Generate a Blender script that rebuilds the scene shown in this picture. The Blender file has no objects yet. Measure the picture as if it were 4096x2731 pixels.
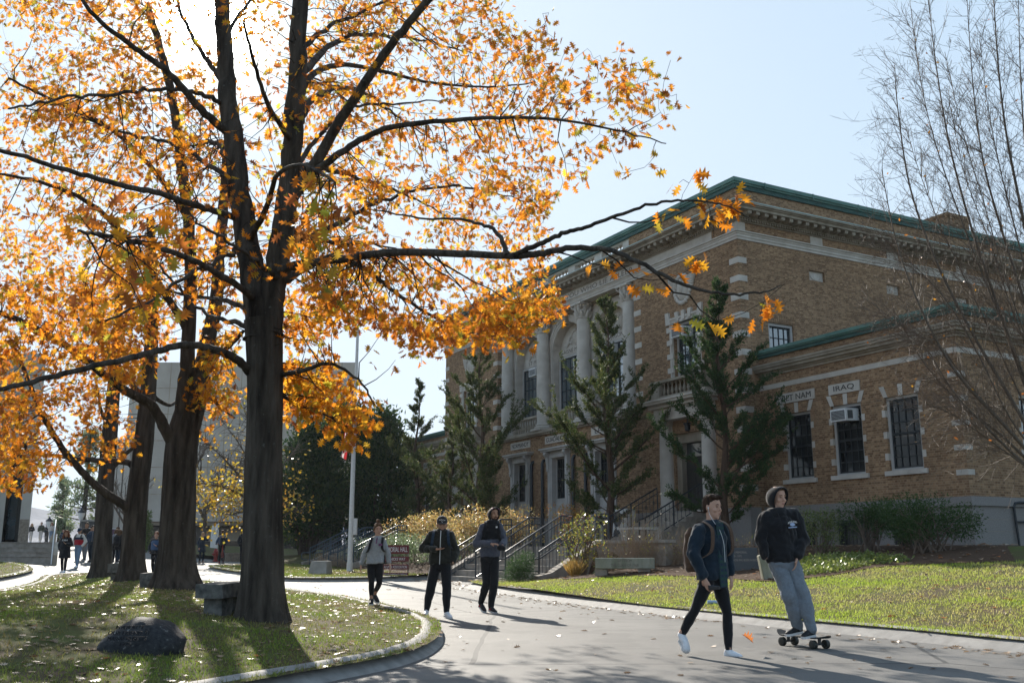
import bpy, bmesh, math, random
import numpy as np
from mathutils import Vector, Matrix, noise as mnoise
from mathutils.geometry import delaunay_2d_cdt
R = math.radians
scn = bpy.context.scene
COL = scn.collection
rng = np.random.default_rng(7)
random.seed(7)

# ------------------------------------------------------------------ camera, sky, sun
cam = bpy.data.cameras.new('camera'); cam.lens = 34.5; cam.sensor_width = 36
cam.clip_start = .1; cam.clip_end = 6000
co = bpy.data.objects.new('camera', cam); COL.objects.link(co)
co.location = (0, 0, 1.15); co.rotation_euler = (R(90 + 12.06), 0, 0)
scn.camera = co
SUN_EL, SUN_AZ = 28.8, -18.6            # azimuth measured from +Y towards +X
sdir = Vector((math.sin(R(SUN_AZ)) * math.cos(R(SUN_EL)), math.cos(R(SUN_AZ)) * math.cos(R(SUN_EL)), math.sin(R(SUN_EL))))
w = bpy.data.worlds.new('World'); scn.world = w; w.use_nodes = True
nt = w.node_tree; bg = nt.nodes['Background']
sky = nt.nodes.new('ShaderNodeTexSky'); sky.sky_type = 'NISHITA'; sky.sun_disc = False
sky.sun_elevation = R(SUN_EL); sky.sun_rotation = R(SUN_AZ); sky.air_density = 1.0; sky.dust_density = 1.0; sky.ozone_density = 1.2
bg.inputs["Strength"].default_value = .15
# bright aureole of the low sun in the sky
geo = nt.nodes.new('ShaderNodeNewGeometry')
dotn = nt.nodes.new('ShaderNodeVectorMath'); dotn.operation = 'DOT_PRODUCT'
nrm = nt.nodes.new('ShaderNodeTexCoord')
nt.links.new(nrm.outputs['Generated'], dotn.inputs[0]); dotn.inputs[1].default_value = sdir
def wmath(op, a, b):
    m = nt.nodes.new('ShaderNodeMath'); m.operation = op
    for i, q in enumerate((a, b)):
        if q is None: continue
        if isinstance(q, (int, float)): m.inputs[i].default_value = q
        else: nt.links.new(q, m.inputs[i])
    return m.outputs[0]
dcl = wmath('MAXIMUM', dotn.outputs['Value'], 0.0)
a1 = wmath('MULTIPLY', wmath('POWER', dcl, 2600.0), 260.0)
a2 = wmath('MULTIPLY', wmath("POWER", dcl, 420.0), 4.0)
aur = wmath('ADD', a1, a2)
def vmath(op, a, b):
    m = nt.nodes.new('ShaderNodeVectorMath'); m.operation = op
    for i, q in enumerate((a, b)):
        if isinstance(q, tuple): m.inputs[i].default_value = q
        else: nt.links.new(q, m.inputs[i])
    return m.outputs[0]
# the picture's sky is even: pull the bright part round the sun towards the rest
skc = vmath('DIVIDE', sky.outputs[0], vmath('ADD', (1, 1, 1), vmath('MULTIPLY', sky.outputs[0], (.80, .80, .75))))
skc = vmath('MULTIPLY', skc, (2.8, 3.28, 3.55))
mixc = nt.nodes.new('ShaderNodeMix'); mixc.data_type = 'RGBA'; mixc.blend_type = 'ADD'
mixc.inputs[0].default_value = 1.0
comb = nt.nodes.new('ShaderNodeCombineColor')
nt.links.new(aur, comb.inputs[0]); nt.links.new(aur, comb.inputs[1]); nt.links.new(wmath('MULTIPLY', aur, .9), comb.inputs[2])
nt.links.new(skc, mixc.inputs[6]); nt.links.new(comb.outputs[0], mixc.inputs[7])
nt.links.new(mixc.outputs[2], bg.inputs['Color'])
sl = bpy.data.lights.new('sun', 'SUN'); sl.energy = 5.0; sl.angle = R(.5); sl.color = (1, .93, .82)
so = bpy.data.objects.new('sun', sl); COL.objects.link(so)
so.rotation_euler = sdir.to_track_quat('Z', 'Y').to_euler()
vs = scn.view_settings; vs.view_transform = 'Standard'; vs.look = 'None'; vs.exposure = EXPOSURE = 0.8; vs.gamma = 1
scn.cycles.max_bounces = 7; scn.cycles.diffuse_bounces = 4; scn.cycles.glossy_bounces = 3
scn.cycles.transmission_bounces = 4; scn.cycles.transparent_max_bounces = 6
scn.cycles.sample_clamp_indirect = 6.0; scn.cycles.caustics_reflective = False; scn.cycles.caustics_refractive = False

# ------------------------------------------------------------------ picture measure -> place (2352 x 1568 pixel measure of the survey photo)
F_, CP_, SP_, H_ = 3925.0, math.cos(R(12.06)), math.sin(R(12.06)), 1.15
SC = 4096 / 2352
def at(x, y, Y):
    a, b = x * SC - 2048, 1365.5 - y * SC
    r = Vector((a, F_ * CP_ - b * SP_, b * CP_ + F_ * SP_))
    return Vector((0, 0, H_)) + r * (Y / r.y)
# building frame: s runs along the front to the left, d runs into the building
UX, UY, VX, VY = math.sin(R(-28.6)), math.cos(R(-28.6)), math.cos(R(-28.6)), -math.sin(R(-28.6))
MX, MY = 8.0116, 33.4
def B(s, d, z=0.0): return (MX + UX * s + VX * d, MY + UY * s + VY * d, z)
def toB(x, y): return ((x - MX) * UX + (y - MY) * UY, (x - MX) * VX + (y - MY) * VY)

# ------------------------------------------------------------------ objects
def tag(o, label=None, cat=None, group=None, kind=None):
    if label: o['label'] = label
    if cat: o['category'] = cat
    if group: o['group'] = group
    if kind: o['kind'] = kind
    return o
def thing(name, loc, label, cat, group=None):
    o = bpy.data.objects.new(name, None); COL.objects.link(o); o.location = loc; o.empty_display_size = .1
    return tag(o, label, cat, group)
def wloc(o):
    v = Vector((0, 0, 0))
    while o is not None: v += o.location; o = o.parent
    return v
def copy_tree(o, parent=None):
    c = o.copy(); COL.objects.link(c)
    if parent is not None:
        c.parent = parent; c.matrix_parent_inverse = o.matrix_parent_inverse
    for ch in o.children: copy_tree(ch, c)
    return c
def sstep(a, b, x):
    t = min(1, max(0, (x - a) / (b - a))); return t * t * (3 - 2 * t)
def ident(x, y, z): return (x, y, z)
class MB:
    """collects shapes, builds ONE mesh object"""
    def __init__(self, xf=ident): self.v = []; self.lv = []; self.f = []; self.mi = []; self.xf = xf; self.m = 0
    def add(self, vs, fs):
        o = len(self.v)
        for p in vs: self.lv.append(tuple(p)); self.v.append(tuple(self.xf(*p)))
        for f in fs: self.f.append(tuple(i + o for i in f)); self.mi.append(self.m)
        return self
    def box(self, a0, a1, b0, b1, c0, c1):
        a0, a1 = min(a0, a1), max(a0, a1); b0, b1 = min(b0, b1), max(b0, b1); c0, c1 = min(c0, c1), max(c0, c1)
        return self.add([(a0,b0,c0),(a1,b0,c0),(a1,b1,c0),(a0,b1,c0),(a0,b0,c1),(a1,b0,c1),(a1,b1,c1),(a0,b1,c1)],
                        [(0,3,2,1),(4,5,6,7),(0,1,5,4),(1,2,6,5),(2,3,7,6),(3,0,4,7)])
    def hexa(self, p): return self.add(p, [(0,3,2,1),(4,5,6,7),(0,1,5,4),(1,2,6,5),(2,3,7,6),(3,0,4,7)])
    def prism(self, poly, axis, e0, e1):
        """poly: 2D outline; axis: which coordinate is extruded (0,1,2)"""
        n = len(poly)
        def mk(q, e):
            r = list(q); r.insert(axis, e); return tuple(r)
        vs = [mk(q, e0) for q in poly] + [mk(q, e1) for q in poly]
        return self.add(vs, [tuple(range(n))[::-1], tuple(range(n, 2 * n))] + [(i, (i + 1) % n, n + (i + 1) % n, n + i) for i in range(n)])
    def tube(self, pts, rad, n=8, cap=True):
        pts = [Vector(p) for p in pts]; N = len(pts)
        if isinstance(rad, (int, float)): rad = [rad] * N
        vs = []; ref = None
        for i in range(N):
            t = (pts[min(i + 1, N - 1)] - pts[max(i - 1, 0)])
            t = t.normalized() if t.length > 1e-9 else Vector((0, 0, 1))
            if ref is None:
                ref = t.cross(Vector((0, 0, 1)))
                if ref.length < .1: ref = t.cross(Vector((0, 1, 0)))
                ref.normalize()
            ref = ref - t * ref.dot(t)
            if ref.length < 1e-4: ref = t.orthogonal()
            ref.normalize(); bi = t.cross(ref)
            for k in range(n):
                a = 2 * math.pi * k / n
                vs.append(pts[i] + (ref * math.cos(a) + bi * math.sin(a)) * rad[i])
        fs = [(i * n + k, i * n + (k + 1) % n, (i + 1) * n + (k + 1) % n, (i + 1) * n + k) for i in range(N - 1) for k in range(n)]
        if cap: fs += [tuple(range(n))[::-1], tuple((N - 1) * n + k for k in range(n))]
        return self.add(vs, fs)
    def lathe(self, c, prof, n=16, sx=1, sy=1):
        """prof: (radius, z) list about a vertical axis at c=(x,y)"""
        vs = [(c[0] + r * sx * math.cos(2*math.pi*k/n), c[1] + r * sy * math.sin(2*math.pi*k/n), z) for r, z in prof for k in range(n)]
        N = len(prof)
        fs = [(i*n+k, i*n+(k+1) % n, (i+1)*n+(k+1) % n, (i+1)*n+k) for i in range(N-1) for k in range(n)]
        return self.add(vs, fs + [tuple(range(n))[::-1], tuple((N-1)*n+k for k in range(n))])
    def ball(self, c, r, n=10, m=8):
        if isinstance(r, (int, float)): r = (r, r, r)
        vs = []; fs = []
        for i in range(1, m):
            th = math.pi * i / m
            for k in range(n):
                a = 2 * math.pi * k / n
                vs.append((c[0] + r[0]*math.sin(th)*math.cos(a), c[1] + r[1]*math.sin(th)*math.sin(a), c[2] + r[2]*math.cos(th)))
        t = len(vs); vs += [(c[0], c[1], c[2]+r[2]), (c[0], c[1], c[2]-r[2])]
        for i in range(m-2):
            for k in range(n): fs.append((i*n+k, (i+1)*n+k, (i+1)*n+(k+1) % n, i*n+(k+1) % n))
        for k in range(n): fs.append((t, k, (k+1) % n)); fs.append((t+1, (m-2)*n+(k+1) % n, (m-2)*n+k))
        return self.add(vs, fs)
    def build(self, name, mats, parent=None, smooth=None, bevel=0):
        me = bpy.data.meshes.new(name)
        off = wloc(parent)
        me.from_pydata([(p[0]-off.x, p[1]-off.y, p[2]-off.z) for p in self.v], [], self.f)
        if not isinstance(mats, (list, tuple)): mats = [mats]
        for m in mats: me.materials.append(m)
        if len(mats) > 1: me.polygons.foreach_set('material_index', self.mi)
        uv = me.uv_layers.new(name='UV'); data = []
        for f in self.f:
            P = [Vector(self.lv[i]) for i in f]
            nn = Vector((0, 0, 0))
            for i in range(len(P)):
                a, b = P[i], P[(i+1) % len(P)]
                nn += a.cross(b)
            ax, ay, az = abs(nn.x), abs(nn.y), abs(nn.z)
            for p in P:
                data += [p.x, p.y] if az > ax and az > ay else ([p.y, p.z] if ax > ay else [p.x, p.z])
        uv.data.foreach_set('uv', data)
        bm = bmesh.new(); bm.from_mesh(me); bmesh.ops.recalc_face_normals(bm, faces=bm.faces)
        if bevel: bmesh.ops.bevel(bm, geom=bm.edges, offset=bevel, segments=1, affect='EDGES')
        bm.to_mesh(me); bm.free()
        if smooth is not None:
            me.polygons.foreach_set('use_smooth', [True] * len(me.polygons)); me.set_sharp_from_angle(angle=R(smooth))
        o = bpy.data.objects.new(name, me); COL.objects.link(o)
        if parent is not None: o.parent = parent
        return o
def np_mesh(name, V, faces, mat, parent=None, cols=None, smooth=False, k=None):
    """V (n,3) array; faces (m,k) int array or list of arrays of different k"""
    me = bpy.data.meshes.new(name)
    if not isinstance(faces, (list, tuple)): faces = [faces]
    off = wloc(parent)
    V = np.asarray(V, dtype=np.float32) - np.array(off, dtype=np.float32)
    me.vertices.add(len(V)); me.vertices.foreach_set('co', V.ravel())
    nl = sum(f.size for f in faces); nf = sum(len(f) for f in faces)
    me.loops.add(nl); me.polygons.add(nf)
    me.loops.foreach_set('vertex_index', np.concatenate([f.ravel() for f in faces]).astype(np.int32))
    tot = np.concatenate([np.full(len(f), f.shape[1]) for f in faces]); st = np.concatenate([[0], np.cumsum(tot)[:-1]])
    me.polygons.foreach_set('loop_start', st.astype(np.int32)); me.polygons.foreach_set('loop_total', tot.astype(np.int32))
    if smooth: me.polygons.foreach_set('use_smooth', np.ones(nf, dtype=bool))
    me.update(calc_edges=True); me.validate()
    if cols is not None:
        at_ = me.attributes.new('tint', 'FLOAT_COLOR', 'POINT')
        c4 = np.ones((len(V), 4), dtype=np.float32); c4[:, :3] = cols; at_.data.foreach_set('color', c4.ravel())
    if mat is not None: me.materials.append(mat)
    o = bpy.data.objects.new(name, me); COL.objects.link(o)
    if parent is not None: o.parent = parent
    return o

# ------------------------------------------------------------------ materials
def newmat(name):
    m = bpy.data.materials.new(name); m.use_nodes = True
    return m, m.node_tree, m.node_tree.nodes['Principled BSDF']
def nd(t, kind, **kw):
    n = t.nodes.new(kind)
    for k_, v_ in kw.items(): setattr(n, k_, v_)
    return n
def ramp(t, fac, stops):
    r = t.nodes.new('ShaderNodeValToRGB'); e = r.color_ramp.elements
    while len(e) < len(stops): e.new(.5)
    for i, (p, c) in enumerate(stops): e[i].position = p; e[i].color = (*c, 1)
    t.links.new(fac, r.inputs[0]); return r.outputs[0]
def noise_tex(t, scale, detail=4, coord='Object', rough=.55, stretch=None):
    tc = t.nodes.new('ShaderNodeTexCoord'); n = t.nodes.new('ShaderNodeTexNoise')
    n.inputs['Scale'].default_value = scale; n.inputs['Detail'].default_value = detail; n.inputs['Roughness'].default_value = rough
    src = tc.outputs[coord]
    if stretch:
        mp = t.nodes.new('ShaderNodeMapping'); mp.inputs['Scale'].default_value = stretch
        t.links.new(src, mp.inputs[0]); src = mp.outputs[0]
    t.links.new(src, n.inputs['Vector']); return n.outputs['Fac']
def mixrgb(t, fac, a, b, mode='MIX'):
    m = t.nodes.new('ShaderNodeMix'); m.data_type = 'RGBA'; m.blend_type = mode
    if isinstance(fac, (int, float)): m.inputs[0].default_value = fac
    else: t.links.new(fac, m.inputs[0])
    for i, q in ((6, a), (7, b)):
        if isinstance(q, tuple): m.inputs[i].default_value = (*q, 1)
        else: t.links.new(q, m.inputs[i])
    return m.outputs[2]
def bump(t, p, h, strength=.3, dist=.01):
    b = t.nodes.new('ShaderNodeBump'); b.inputs['Strength'].default_value = strength; b.inputs['Distance'].default_value = dist
    t.links.new(h, b.inputs['Height']); t.links.new(b.outputs[0], p.inputs['Normal'])
def mat_noise(name, c1, c2, scale=6, rough=.8, detail=5, bmp=0, bscale=None, spec=.3, stops=None, metal=0, stretch=None, sheen=0):
    m, t, p = newmat(name)
    f = noise_tex(t, scale, detail, stretch=stretch)
    t.links.new(ramp(t, f, stops or [(.3, c1), (.7, c2)]), p.inputs['Base Color'])
    p.inputs['Roughness'].default_value = rough; p.inputs['Specular IOR Level'].default_value = spec; p.inputs['Metallic'].default_value = metal
    if sheen: p.inputs['Sheen Weight'].default_value = sheen; p.inputs['Sheen Roughness'].default_value = .5
    if bmp: bump(t, p, noise_tex(t, bscale or scale * 4, 4, stretch=stretch), bmp, .01)
    return m
def mat_leaf(name, trans=.55, rough=.6, spec=.25, mul=None):
    """leaf: colour from the per-leaf attribute, light comes through"""
    m, t, p = newmat(name); t.nodes.remove(p)
    out = t.nodes['Material Output']
    a = nd(t, 'ShaderNodeAttribute', attribute_name='tint')
    col = a.outputs['Color']
    d = nd(t, 'ShaderNodeBsdfPrincipled'); d.inputs['Roughness'].default_value = rough; d.inputs['Specular IOR Level'].default_value = spec
    tr = nd(t, 'ShaderNodeBsdfTranslucent')
    mx = nd(t, 'ShaderNodeMixShader'); mx.inputs[0].default_value = trans
    t.links.new(col, d.inputs['Base Color'])
    if mul:
        t.links.new(mixrgb(t, 1.0, col, mul, 'MULTIPLY'), tr.inputs['Color'])
    else: t.links.new(col, tr.inputs['Color'])
    t.links.new(d.outputs[0], mx.inputs[1]); t.links.new(tr.outputs[0], mx.inputs[2]); t.links.new(mx.outputs[0], out.inputs[0])
    return m
def mat_brick(name):
    m, t, p = newmat(name)
    uv = nd(t, 'ShaderNodeUVMap', uv_map='UV')
    b = nd(t, 'ShaderNodeTexBrick'); b.offset = .5; b.offset_frequency = 2; b.squash = .5; b.squash_frequency = 2
    b.inputs['Scale'].default_value = 1; b.inputs['Brick Width'].default_value = .215; b.inputs['Row Height'].default_value = .0677
    b.inputs['Mortar Size'].default_value = .0055; b.inputs['Mortar Smooth'].default_value = .15; b.inputs['Bias'].default_value = -.1
    b.inputs['Color1'].default_value = (.20, .115, .066, 1); b.inputs['Color2'].default_value = (.41, .265, .158, 1); b.inputs['Mortar'].default_value = (.37, .285, .20, 1)
    t.links.new(uv.outputs[0], b.inputs['Vector'])
    f = noise_tex(t, .55, 3)
    c = mixrgb(t, .55, b.outputs['Color'], ramp(t, f, [(.3, (.62, .6, .58)), (.7, (1.1, 1.08, 1.05))]), 'MULTIPLY')
    f2 = noise_tex(t, 9, 2)
    c = mixrgb(t, .5, c, ramp(t, f2, [(.35, (.7, .68, .66)), (.65, (1.15, 1.1, 1.05))]), 'MULTIPLY')
    t.links.new(c, p.inputs['Base Color']); p.inputs['Roughness'].default_value = .9; p.inputs['Specular IOR Level'].default_value = .15
    inv = nd(t, 'ShaderNodeMath', operation='SUBTRACT'); inv.inputs[0].default_value = 1; t.links.new(b.outputs['Fac'], inv.inputs[1])
    bump(t, p, inv.outputs[0], .6, .006)
    return m
def mat_plain(name, c, rough=.6, spec=.4, metal=0):
    return mat_noise(name, tuple(q * .88 for q in c), tuple(min(1, q * 1.1) for q in c), 14, rough, 4, 0, None, spec, None, metal)
def mat_glass(name, tint=(.03, .035, .04), rough=.04, spec=.9, ior=1.5):
    m, t, p = newmat(name)
    f = noise_tex(t, 1.2, 3)
    t.links.new(ramp(t, f, [(.35, tuple(q * .5 for q in tint)), (.7, tuple(q * 1.6 for q in tint))]), p.inputs['Base Color'])
    p.inputs['Roughness'].default_value = rough; p.inputs['Specular IOR Level'].default_value = spec; p.inputs['IOR'].default_value = ior
    bump(t, p, noise_tex(t, 2.5, 2), .12, .02)
    return m
M_ = {}
M_['brick'] = mat_brick('tan_brick')
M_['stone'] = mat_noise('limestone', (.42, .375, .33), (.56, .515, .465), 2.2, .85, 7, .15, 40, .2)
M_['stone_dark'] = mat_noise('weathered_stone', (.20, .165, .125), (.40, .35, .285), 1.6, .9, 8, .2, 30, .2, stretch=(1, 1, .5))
M_['granite'] = mat_noise('granite', (.17, .155, .145), (.28, .262, .25), 60, .8, 6, .1, 80, .25)
M_['copper'] = mat_noise('green_copper', (.05, .125, .105), (.10, .21, .175), 1.5, .55, 6, 0, None, .4, stretch=(1, 1, .3))
M_['copper_dk'] = mat_noise('dark_copper', (.02, .06, .055), (.045, .11, .095), 2, .6, 6)
M_['copper_lt'] = mat_noise('pale_copper_flashing', (.28, .42, .42), (.5, .62, .62), 2, .5, 5)
M_['white_trim'] = mat_noise('white_paint', (.36, .34, .325), (.46, .44, .425), 3, .6, 5)
M_['sash'] = mat_noise('dark_sash_paint', (.012, .015, .018), (.03, .034, .038), 8, .5, 3)
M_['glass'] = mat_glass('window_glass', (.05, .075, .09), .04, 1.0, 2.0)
M_['glass_low'] = mat_glass('dimmed_window_glass', (.016, .017, .018), .06, .32)  # darkened and dulled in place of dark trees mirrored in the lower panes
M_['roof'] = mat_plain('roof_gravel', (.2, .19, .18), .95)
M_['letter'] = mat_plain('carved_letter_dark', (.05, .045, .045), .8)
M_['letter_in'] = mat_plain('incised_letter', (.16, .135, .115), .9)
M_['ac_white'] = mat_plain('ac_white_casing', (.68, .68, .68), .5)
M_['ac_dark'] = mat_plain('ac_grille', (.08, .085, .09), .6)
M_['iron'] = mat_plain('painted_iron', (.012, .016, .022), .45, .5)
M_['rail_grey'] = mat_plain('grey_rail_paint', (.035, .037, .042), .38, .6)
M_['rail_blue'] = mat_plain('blue_rail_paint', (.02, .045, .07), .4, .6)
M_['concrete'] = mat_noise('concrete', (.24, .22, .195), (.36, .335, .3), 3, .9, 8, .15, 30)
M_['door'] = mat_plain('dark_door', (.02, .018, .016), .45)

FONTS = {}
def text_mesh(txt, size, extrude):
    cu = bpy.data.curves.new('t', 'FONT'); cu.body = txt; cu.size = size; cu.extrude = extrude; cu.align_x = 'CENTER'; cu.align_y = 'CENTER'; cu.resolution_u = 3
    ob = bpy.data.objects.new('t', cu); COL.objects.link(ob)
    dg = bpy.context.evaluated_depsgraph_get(); me = bpy.data.meshes.new_from_object(ob.evaluated_get(dg))
    V = [tuple(v.co) for v in me.vertices]; Fc = [tuple(p.vertices) for p in me.polygons]
    bpy.data.objects.remove(ob); bpy.data.curves.remove(cu); bpy.data.meshes.remove(me)
    return V, Fc
def lettering(name, txt, place, height, width, mat, parent, depth=.012):
    """text as raised or painted letters; place(x, y, h) maps reading direction x, up y, out h to the world"""
    V, Fc = text_mesh(txt, 1.0, .5)
    xs = [v[0] for v in V]; ys = [v[1] for v in V]
    cx, cy = (max(xs)+min(xs))/2, (max(ys)+min(ys))/2; kx = width/(max(xs)-min(xs)); ky = height/(max(ys)-min(ys))
    mb = MB(); mb.add([place((v[0]-cx)*kx, (v[1]-cy)*ky, v[2]*depth*2) for v in V], Fc)
    return mb.build(name, mat, parent)
# ================================================================== THE BRICK HALL
hall = thing('brick_hall', B(12.3, 0, 1.3), 'tan brick memorial hall with stone columns, arched windows and green copper roof edge', 'building')
GZ = 1.0                       # walls go down into the ground
mir = lambda s: 24.6 - s
def bmb(): return MB(B)
def wall(mb, s0, s1, z0, z1, d0, d1, holes):
    """wall slab split round rectangular holes (hs0,hs1,hz0,hz1)"""
    S = sorted({s0, s1, *[h[0] for h in holes], *[h[1] for h in holes]}); S = [q for q in S if s0 <= q <= s1]
    for a, b in zip(S, S[1:]):
        m = (a + b) / 2; hh = sorted([h for h in holes if h[0] < m < h[1]], key=lambda h: h[2]); z = z0
        for h in hh:
            if h[2] > z: mb.box(a, b, d0, d1, z, h[2])
            z = max(z, h[3])
        if z < z1: mb.box(a, b, d0, d1, z, z1)
def window(s0, s1, z0, z1, d, cols, rows, parent=hall, mid=True, fr=.09, bar=.022, name='window', lab=None, glass='glass'):
    """white outer frame > dark sash with glazing bars > pane"""
    f = bmb(); e = .06
    f.box(s0, s0+fr, d-e, d+.12, z0, z1); f.box(s1-fr, s1, d-e, d+.12, z0, z1); f.box(s0+fr, s1-fr, d-e, d+.12, z1-fr, z1); f.box(s0+fr, s1-fr, d-e, d+.12, z0, z0+fr*.7)
    fo = f.build(name, M_['white_trim'], parent)
    if lab: fo['label'] = lab
    a0, a1, c0, c1 = s0+fr, s1-fr, z0+fr*.7, z1-fr
    m = bmb(); t = .055
    m.box(a0, a0+t, d-.02, d+.05, c0, c1); m.box(a1-t, a1, d-.02, d+.05, c0, c1); m.box(a0+t, a1-t, d-.02, d+.05, c0, c0+t); m.box(a0+t, a1-t, d-.02, d+.05, c1-t, c1)
    if mid == 'v':
        q = (a0+a1)/2; m.box(q-.045, q+.045, d-.022, d+.05, c0+t, c1-t)
    elif mid:
        q = (c0+c1)/2; m.box(a0+t, a1-t, d-.03, d+.05, q-.035, q+.035)
    for i in range(1, cols):
        x = a0+(a1-a0)*i/cols
        if mid == 'v' and abs(x-(a0+a1)/2) < .05: continue
        m.box(x-bar/2, x+bar/2, d-.012, d+.03, c0+t, c1-t)
    for j in range(1, rows):
        z = c0+(c1-c0)*j/rows
        if mid is True and abs(z-(c0+c1)/2) < .05: continue
        m.box(a0+t, a1-t, d-.0135, d+.03, z-bar/2, z+bar/2)
    so_ = m.build('sash', M_['sash'], fo)
    g = bmb(); g.box(a0+.02, a1-.02, d+.012, d+.028, c0+.02, c1-.02); g.build('pane', M_[glass], fo)
    return fo
# ---------------- main block walls
D1 = 23.0
mb = bmb()
holes_r = [(2.42, 3.78, 7.55, 9.68), (2.2, 4.0, 2.5, 5.45)]
holes_l = [(mir(h[1]), mir(h[0]), h[2], h[3]) for h in holes_r]
wall(mb, 0, 6.32, GZ, 12.02, 0, .45, holes_r); wall(mb, 18.28, 24.6, GZ, 12.02, 0, .45, holes_l)
cw = [(12.3+q-.62, 12.3+q+.62, 1.3, 5.32) for q in (-3.55, 0, 3.55)]
wall(mb, 6.32, 18.28, GZ, 6.42, 0, .45, cw)
# right side wall with its upper windows, left side wall, back
def sidewall(mb, s0, s1, holes):
    Dd = sorted({.45, D1, *[h[0] for h in holes], *[h[1] for h in holes]})
    for a, b in zip(Dd, Dd[1:]):
        m = (a+b)/2; hh = [h for h in holes if h[0] < m < h[1]]; z = GZ
        for h in hh:
            mb.box(s0, s1, a, b, z, h[2]); z = h[3]
        mb.box(s0, s1, a, b, z, 12.02)
sidewall(mb, 0, .45, [(1.25, 2.45, 7.3, 9.12), (3.42, 4.2, 10.96, 11.35), (7.52, 8.26, 10.96, 11.35), (11.6, 12.35, 10.96, 11.35)])
sidewall(mb, 24.15, 24.6, [])
mb.box(.45, 24.15, D1-.45, D1, GZ, 12.02)
mb.box(5.9, 6.32, .45, 1.6, 6.42, 12.02); mb.box(18.28, 18.7, .45, 1.6, 6.42, 12.02)
mb.box(.0, 24.6, .0, D1, 12.335, 12.68)          # frieze course
# parapet, open in the middle of the front
mb.box(.02, 6.6, .02, .4, 13.2, 13.96); mb.box(18.0, 24.58, .02, .4, 13.2, 13.96)
mb.box(.02, .4, .4, D1-.02, 13.2, 13.96); mb.box(24.2, 24.58, .4, D1-.02, 13.2, 13.96); mb.box(.4, 24.2, D1-.4, D1-.02, 13.2, 13.96)
mb.build('brick_wall', M_['brick'], hall)
# chimney behind the side parapet
mb = bmb(); mb.box(.5, 1.7, 12.2, 13.6, 12.9, 15.1); mb.box(.44, 1.76, 12.14, 13.66, 15.1, 15.24); mb.build('chimney', M_['brick'], hall)
mb = bmb(); mb.box(.4, 24.2, .4, D1-.4, 13.0, 13.25); mb.build('roof', M_['roof'], hall)
# ---------------- stone architrave, cornice
def ring(mb, p, z0, z1, back=.0): mb.box(-p, 24.6+p, -p, D1+p, z0, z1)
mb = bmb(); ring(mb, .035, 12.02, 12.12); ring(mb, .06, 12.12, 12.22); ring(mb, .085, 12.22, 12.29); ring(mb, .13, 12.29, 12.335)
mb.build('architrave', M_['stone'], hall)
mb = bmb(); ring(mb, .06, 12.68, 12.72); ring(mb, .10, 12.72, 12.80); ring(mb, .17, 12.80, 12.84); ring(mb, .15, 12.84, 12.985)
ring(mb, .55, 12.985, 13.09); ring(mb, .60, 13.09, 13.14); ring(mb, .66, 13.14, 13.2)
for i in range(206):
    s = -.08 + i * .1202; mb.box(s-.03, s+.03, -.152, -.09, 12.725, 12.797)
for i in range(192):
    d = -.08 + i * .12; mb.box(-.152, -.09, d-.03, d+.03, 12.725, 12.797)
for i in range(62):
    s = .16 + i * .398; mb.box(s-.085, s+.085, -.50, -.14, 12.86, 12.986); mb.box(s-.07, s+.07, -.46, -.14, 12.8405, 12.862)
for i in range(57):
    d = .2 + i * .398; mb.box(-.50, -.14, d-.085, d+.085, 12.86, 12.986); mb.box(-.46, -.14, d-.07, d+.07, 12.8405, 12.862)
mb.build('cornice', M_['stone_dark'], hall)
mb = bmb(); ring(mb, .675, 13.2, 13.228); mb.build('cornice_flashing', M_['copper_lt'], hall)
def coping(mb, p, q, z0, z1):
    mb.box(-p, 24.6+p, -p, q, z0, z1); mb.box(-p, q, q, D1+p, z0, z1); mb.box(24.6-q, 24.6+p, q, D1+p, z0, z1); mb.box(q, 24.6-q, D1-q, D1+p, z0, z1)
mb = bmb(); coping(mb, .05, .46, 13.94, 14.1); mb.build('copper_fascia', M_['copper_dk'], hall)
mb = bmb(); coping(mb, .10, .5, 14.1, 14.17); coping(mb, .15, .52, 14.17, 14.31)
for i in range(9): mb.box(-.165, -.14, 1.3+i*2.4, 1.36+i*2.4, 14.1, 14.32)
mb.build('copper_coping', M_['copper'], hall)
# ---------------- frieze panels and inscription
def panel(*b): mb = bmb(); mb.box(*b); mb.build('frieze_panel', M_['stone'], hall)
for a, b in ((1.35, 5.76), (18.84, 23.25), (24.08, 24.6)): panel(a, b, -.02, .1, 12.345, 12.675)
panel(5.95, 18.65, -.025, .1, 12.342, 12.678); panel(-.021, .52, -.021, .38, 12.345, 12.675)
for d in (3.57, 7.67, 11.77, 15.87): panel(-.02, .1, d, d+.62, 12.345, 12.675)
fplace = lambda s0, z0, d0: (lambda x, y, h: B(s0 - x, d0 - h, z0 + y))
lettering('inscription', 'WE WILL KEEP FAITH WITH YOU WHO LIE ASLEEP', fplace(12.3, 12.51, -.026), .225, 11.9, M_['letter_in'], hall, .004)
# ---------------- quoins
mb = bmb(); q = .012
zq = [11.37 - .667*k for k in range(13)]
def block(name, *b):
    mb = bmb(); mb.box(*b); return mb.build(name, M_['stone'], hall)
for z in zq:
    block('quoin', -q, .46, -q, .38, z-.215, z); block('quoin', 24.14, 24.6+q, -q, .38, z-.215, z)
    if z > 6.9: block('quoin', 5.86, 6.32+q, -q, .3, z-.215, z); block('quoin', 18.28-q, 18.74, -q, .3, z-.215, z)
mb = bmb()
for a, b in ((-.06, 7.8), (9.7, 11.35), (13.25, 14.9), (16.8, 24.66)):
    mb.box(a, b, -.06, .4, GZ, 2.35); mb.box(a-.03 if a < 0 else a, b+.03 if b > 24 else b, -.09, .4, 2.35, 2.6)
mb.box(-.06, .4, .4, D1, GZ, 2.35); mb.box(24.2, 24.66, .4, D1, GZ, 2.35)
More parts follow.
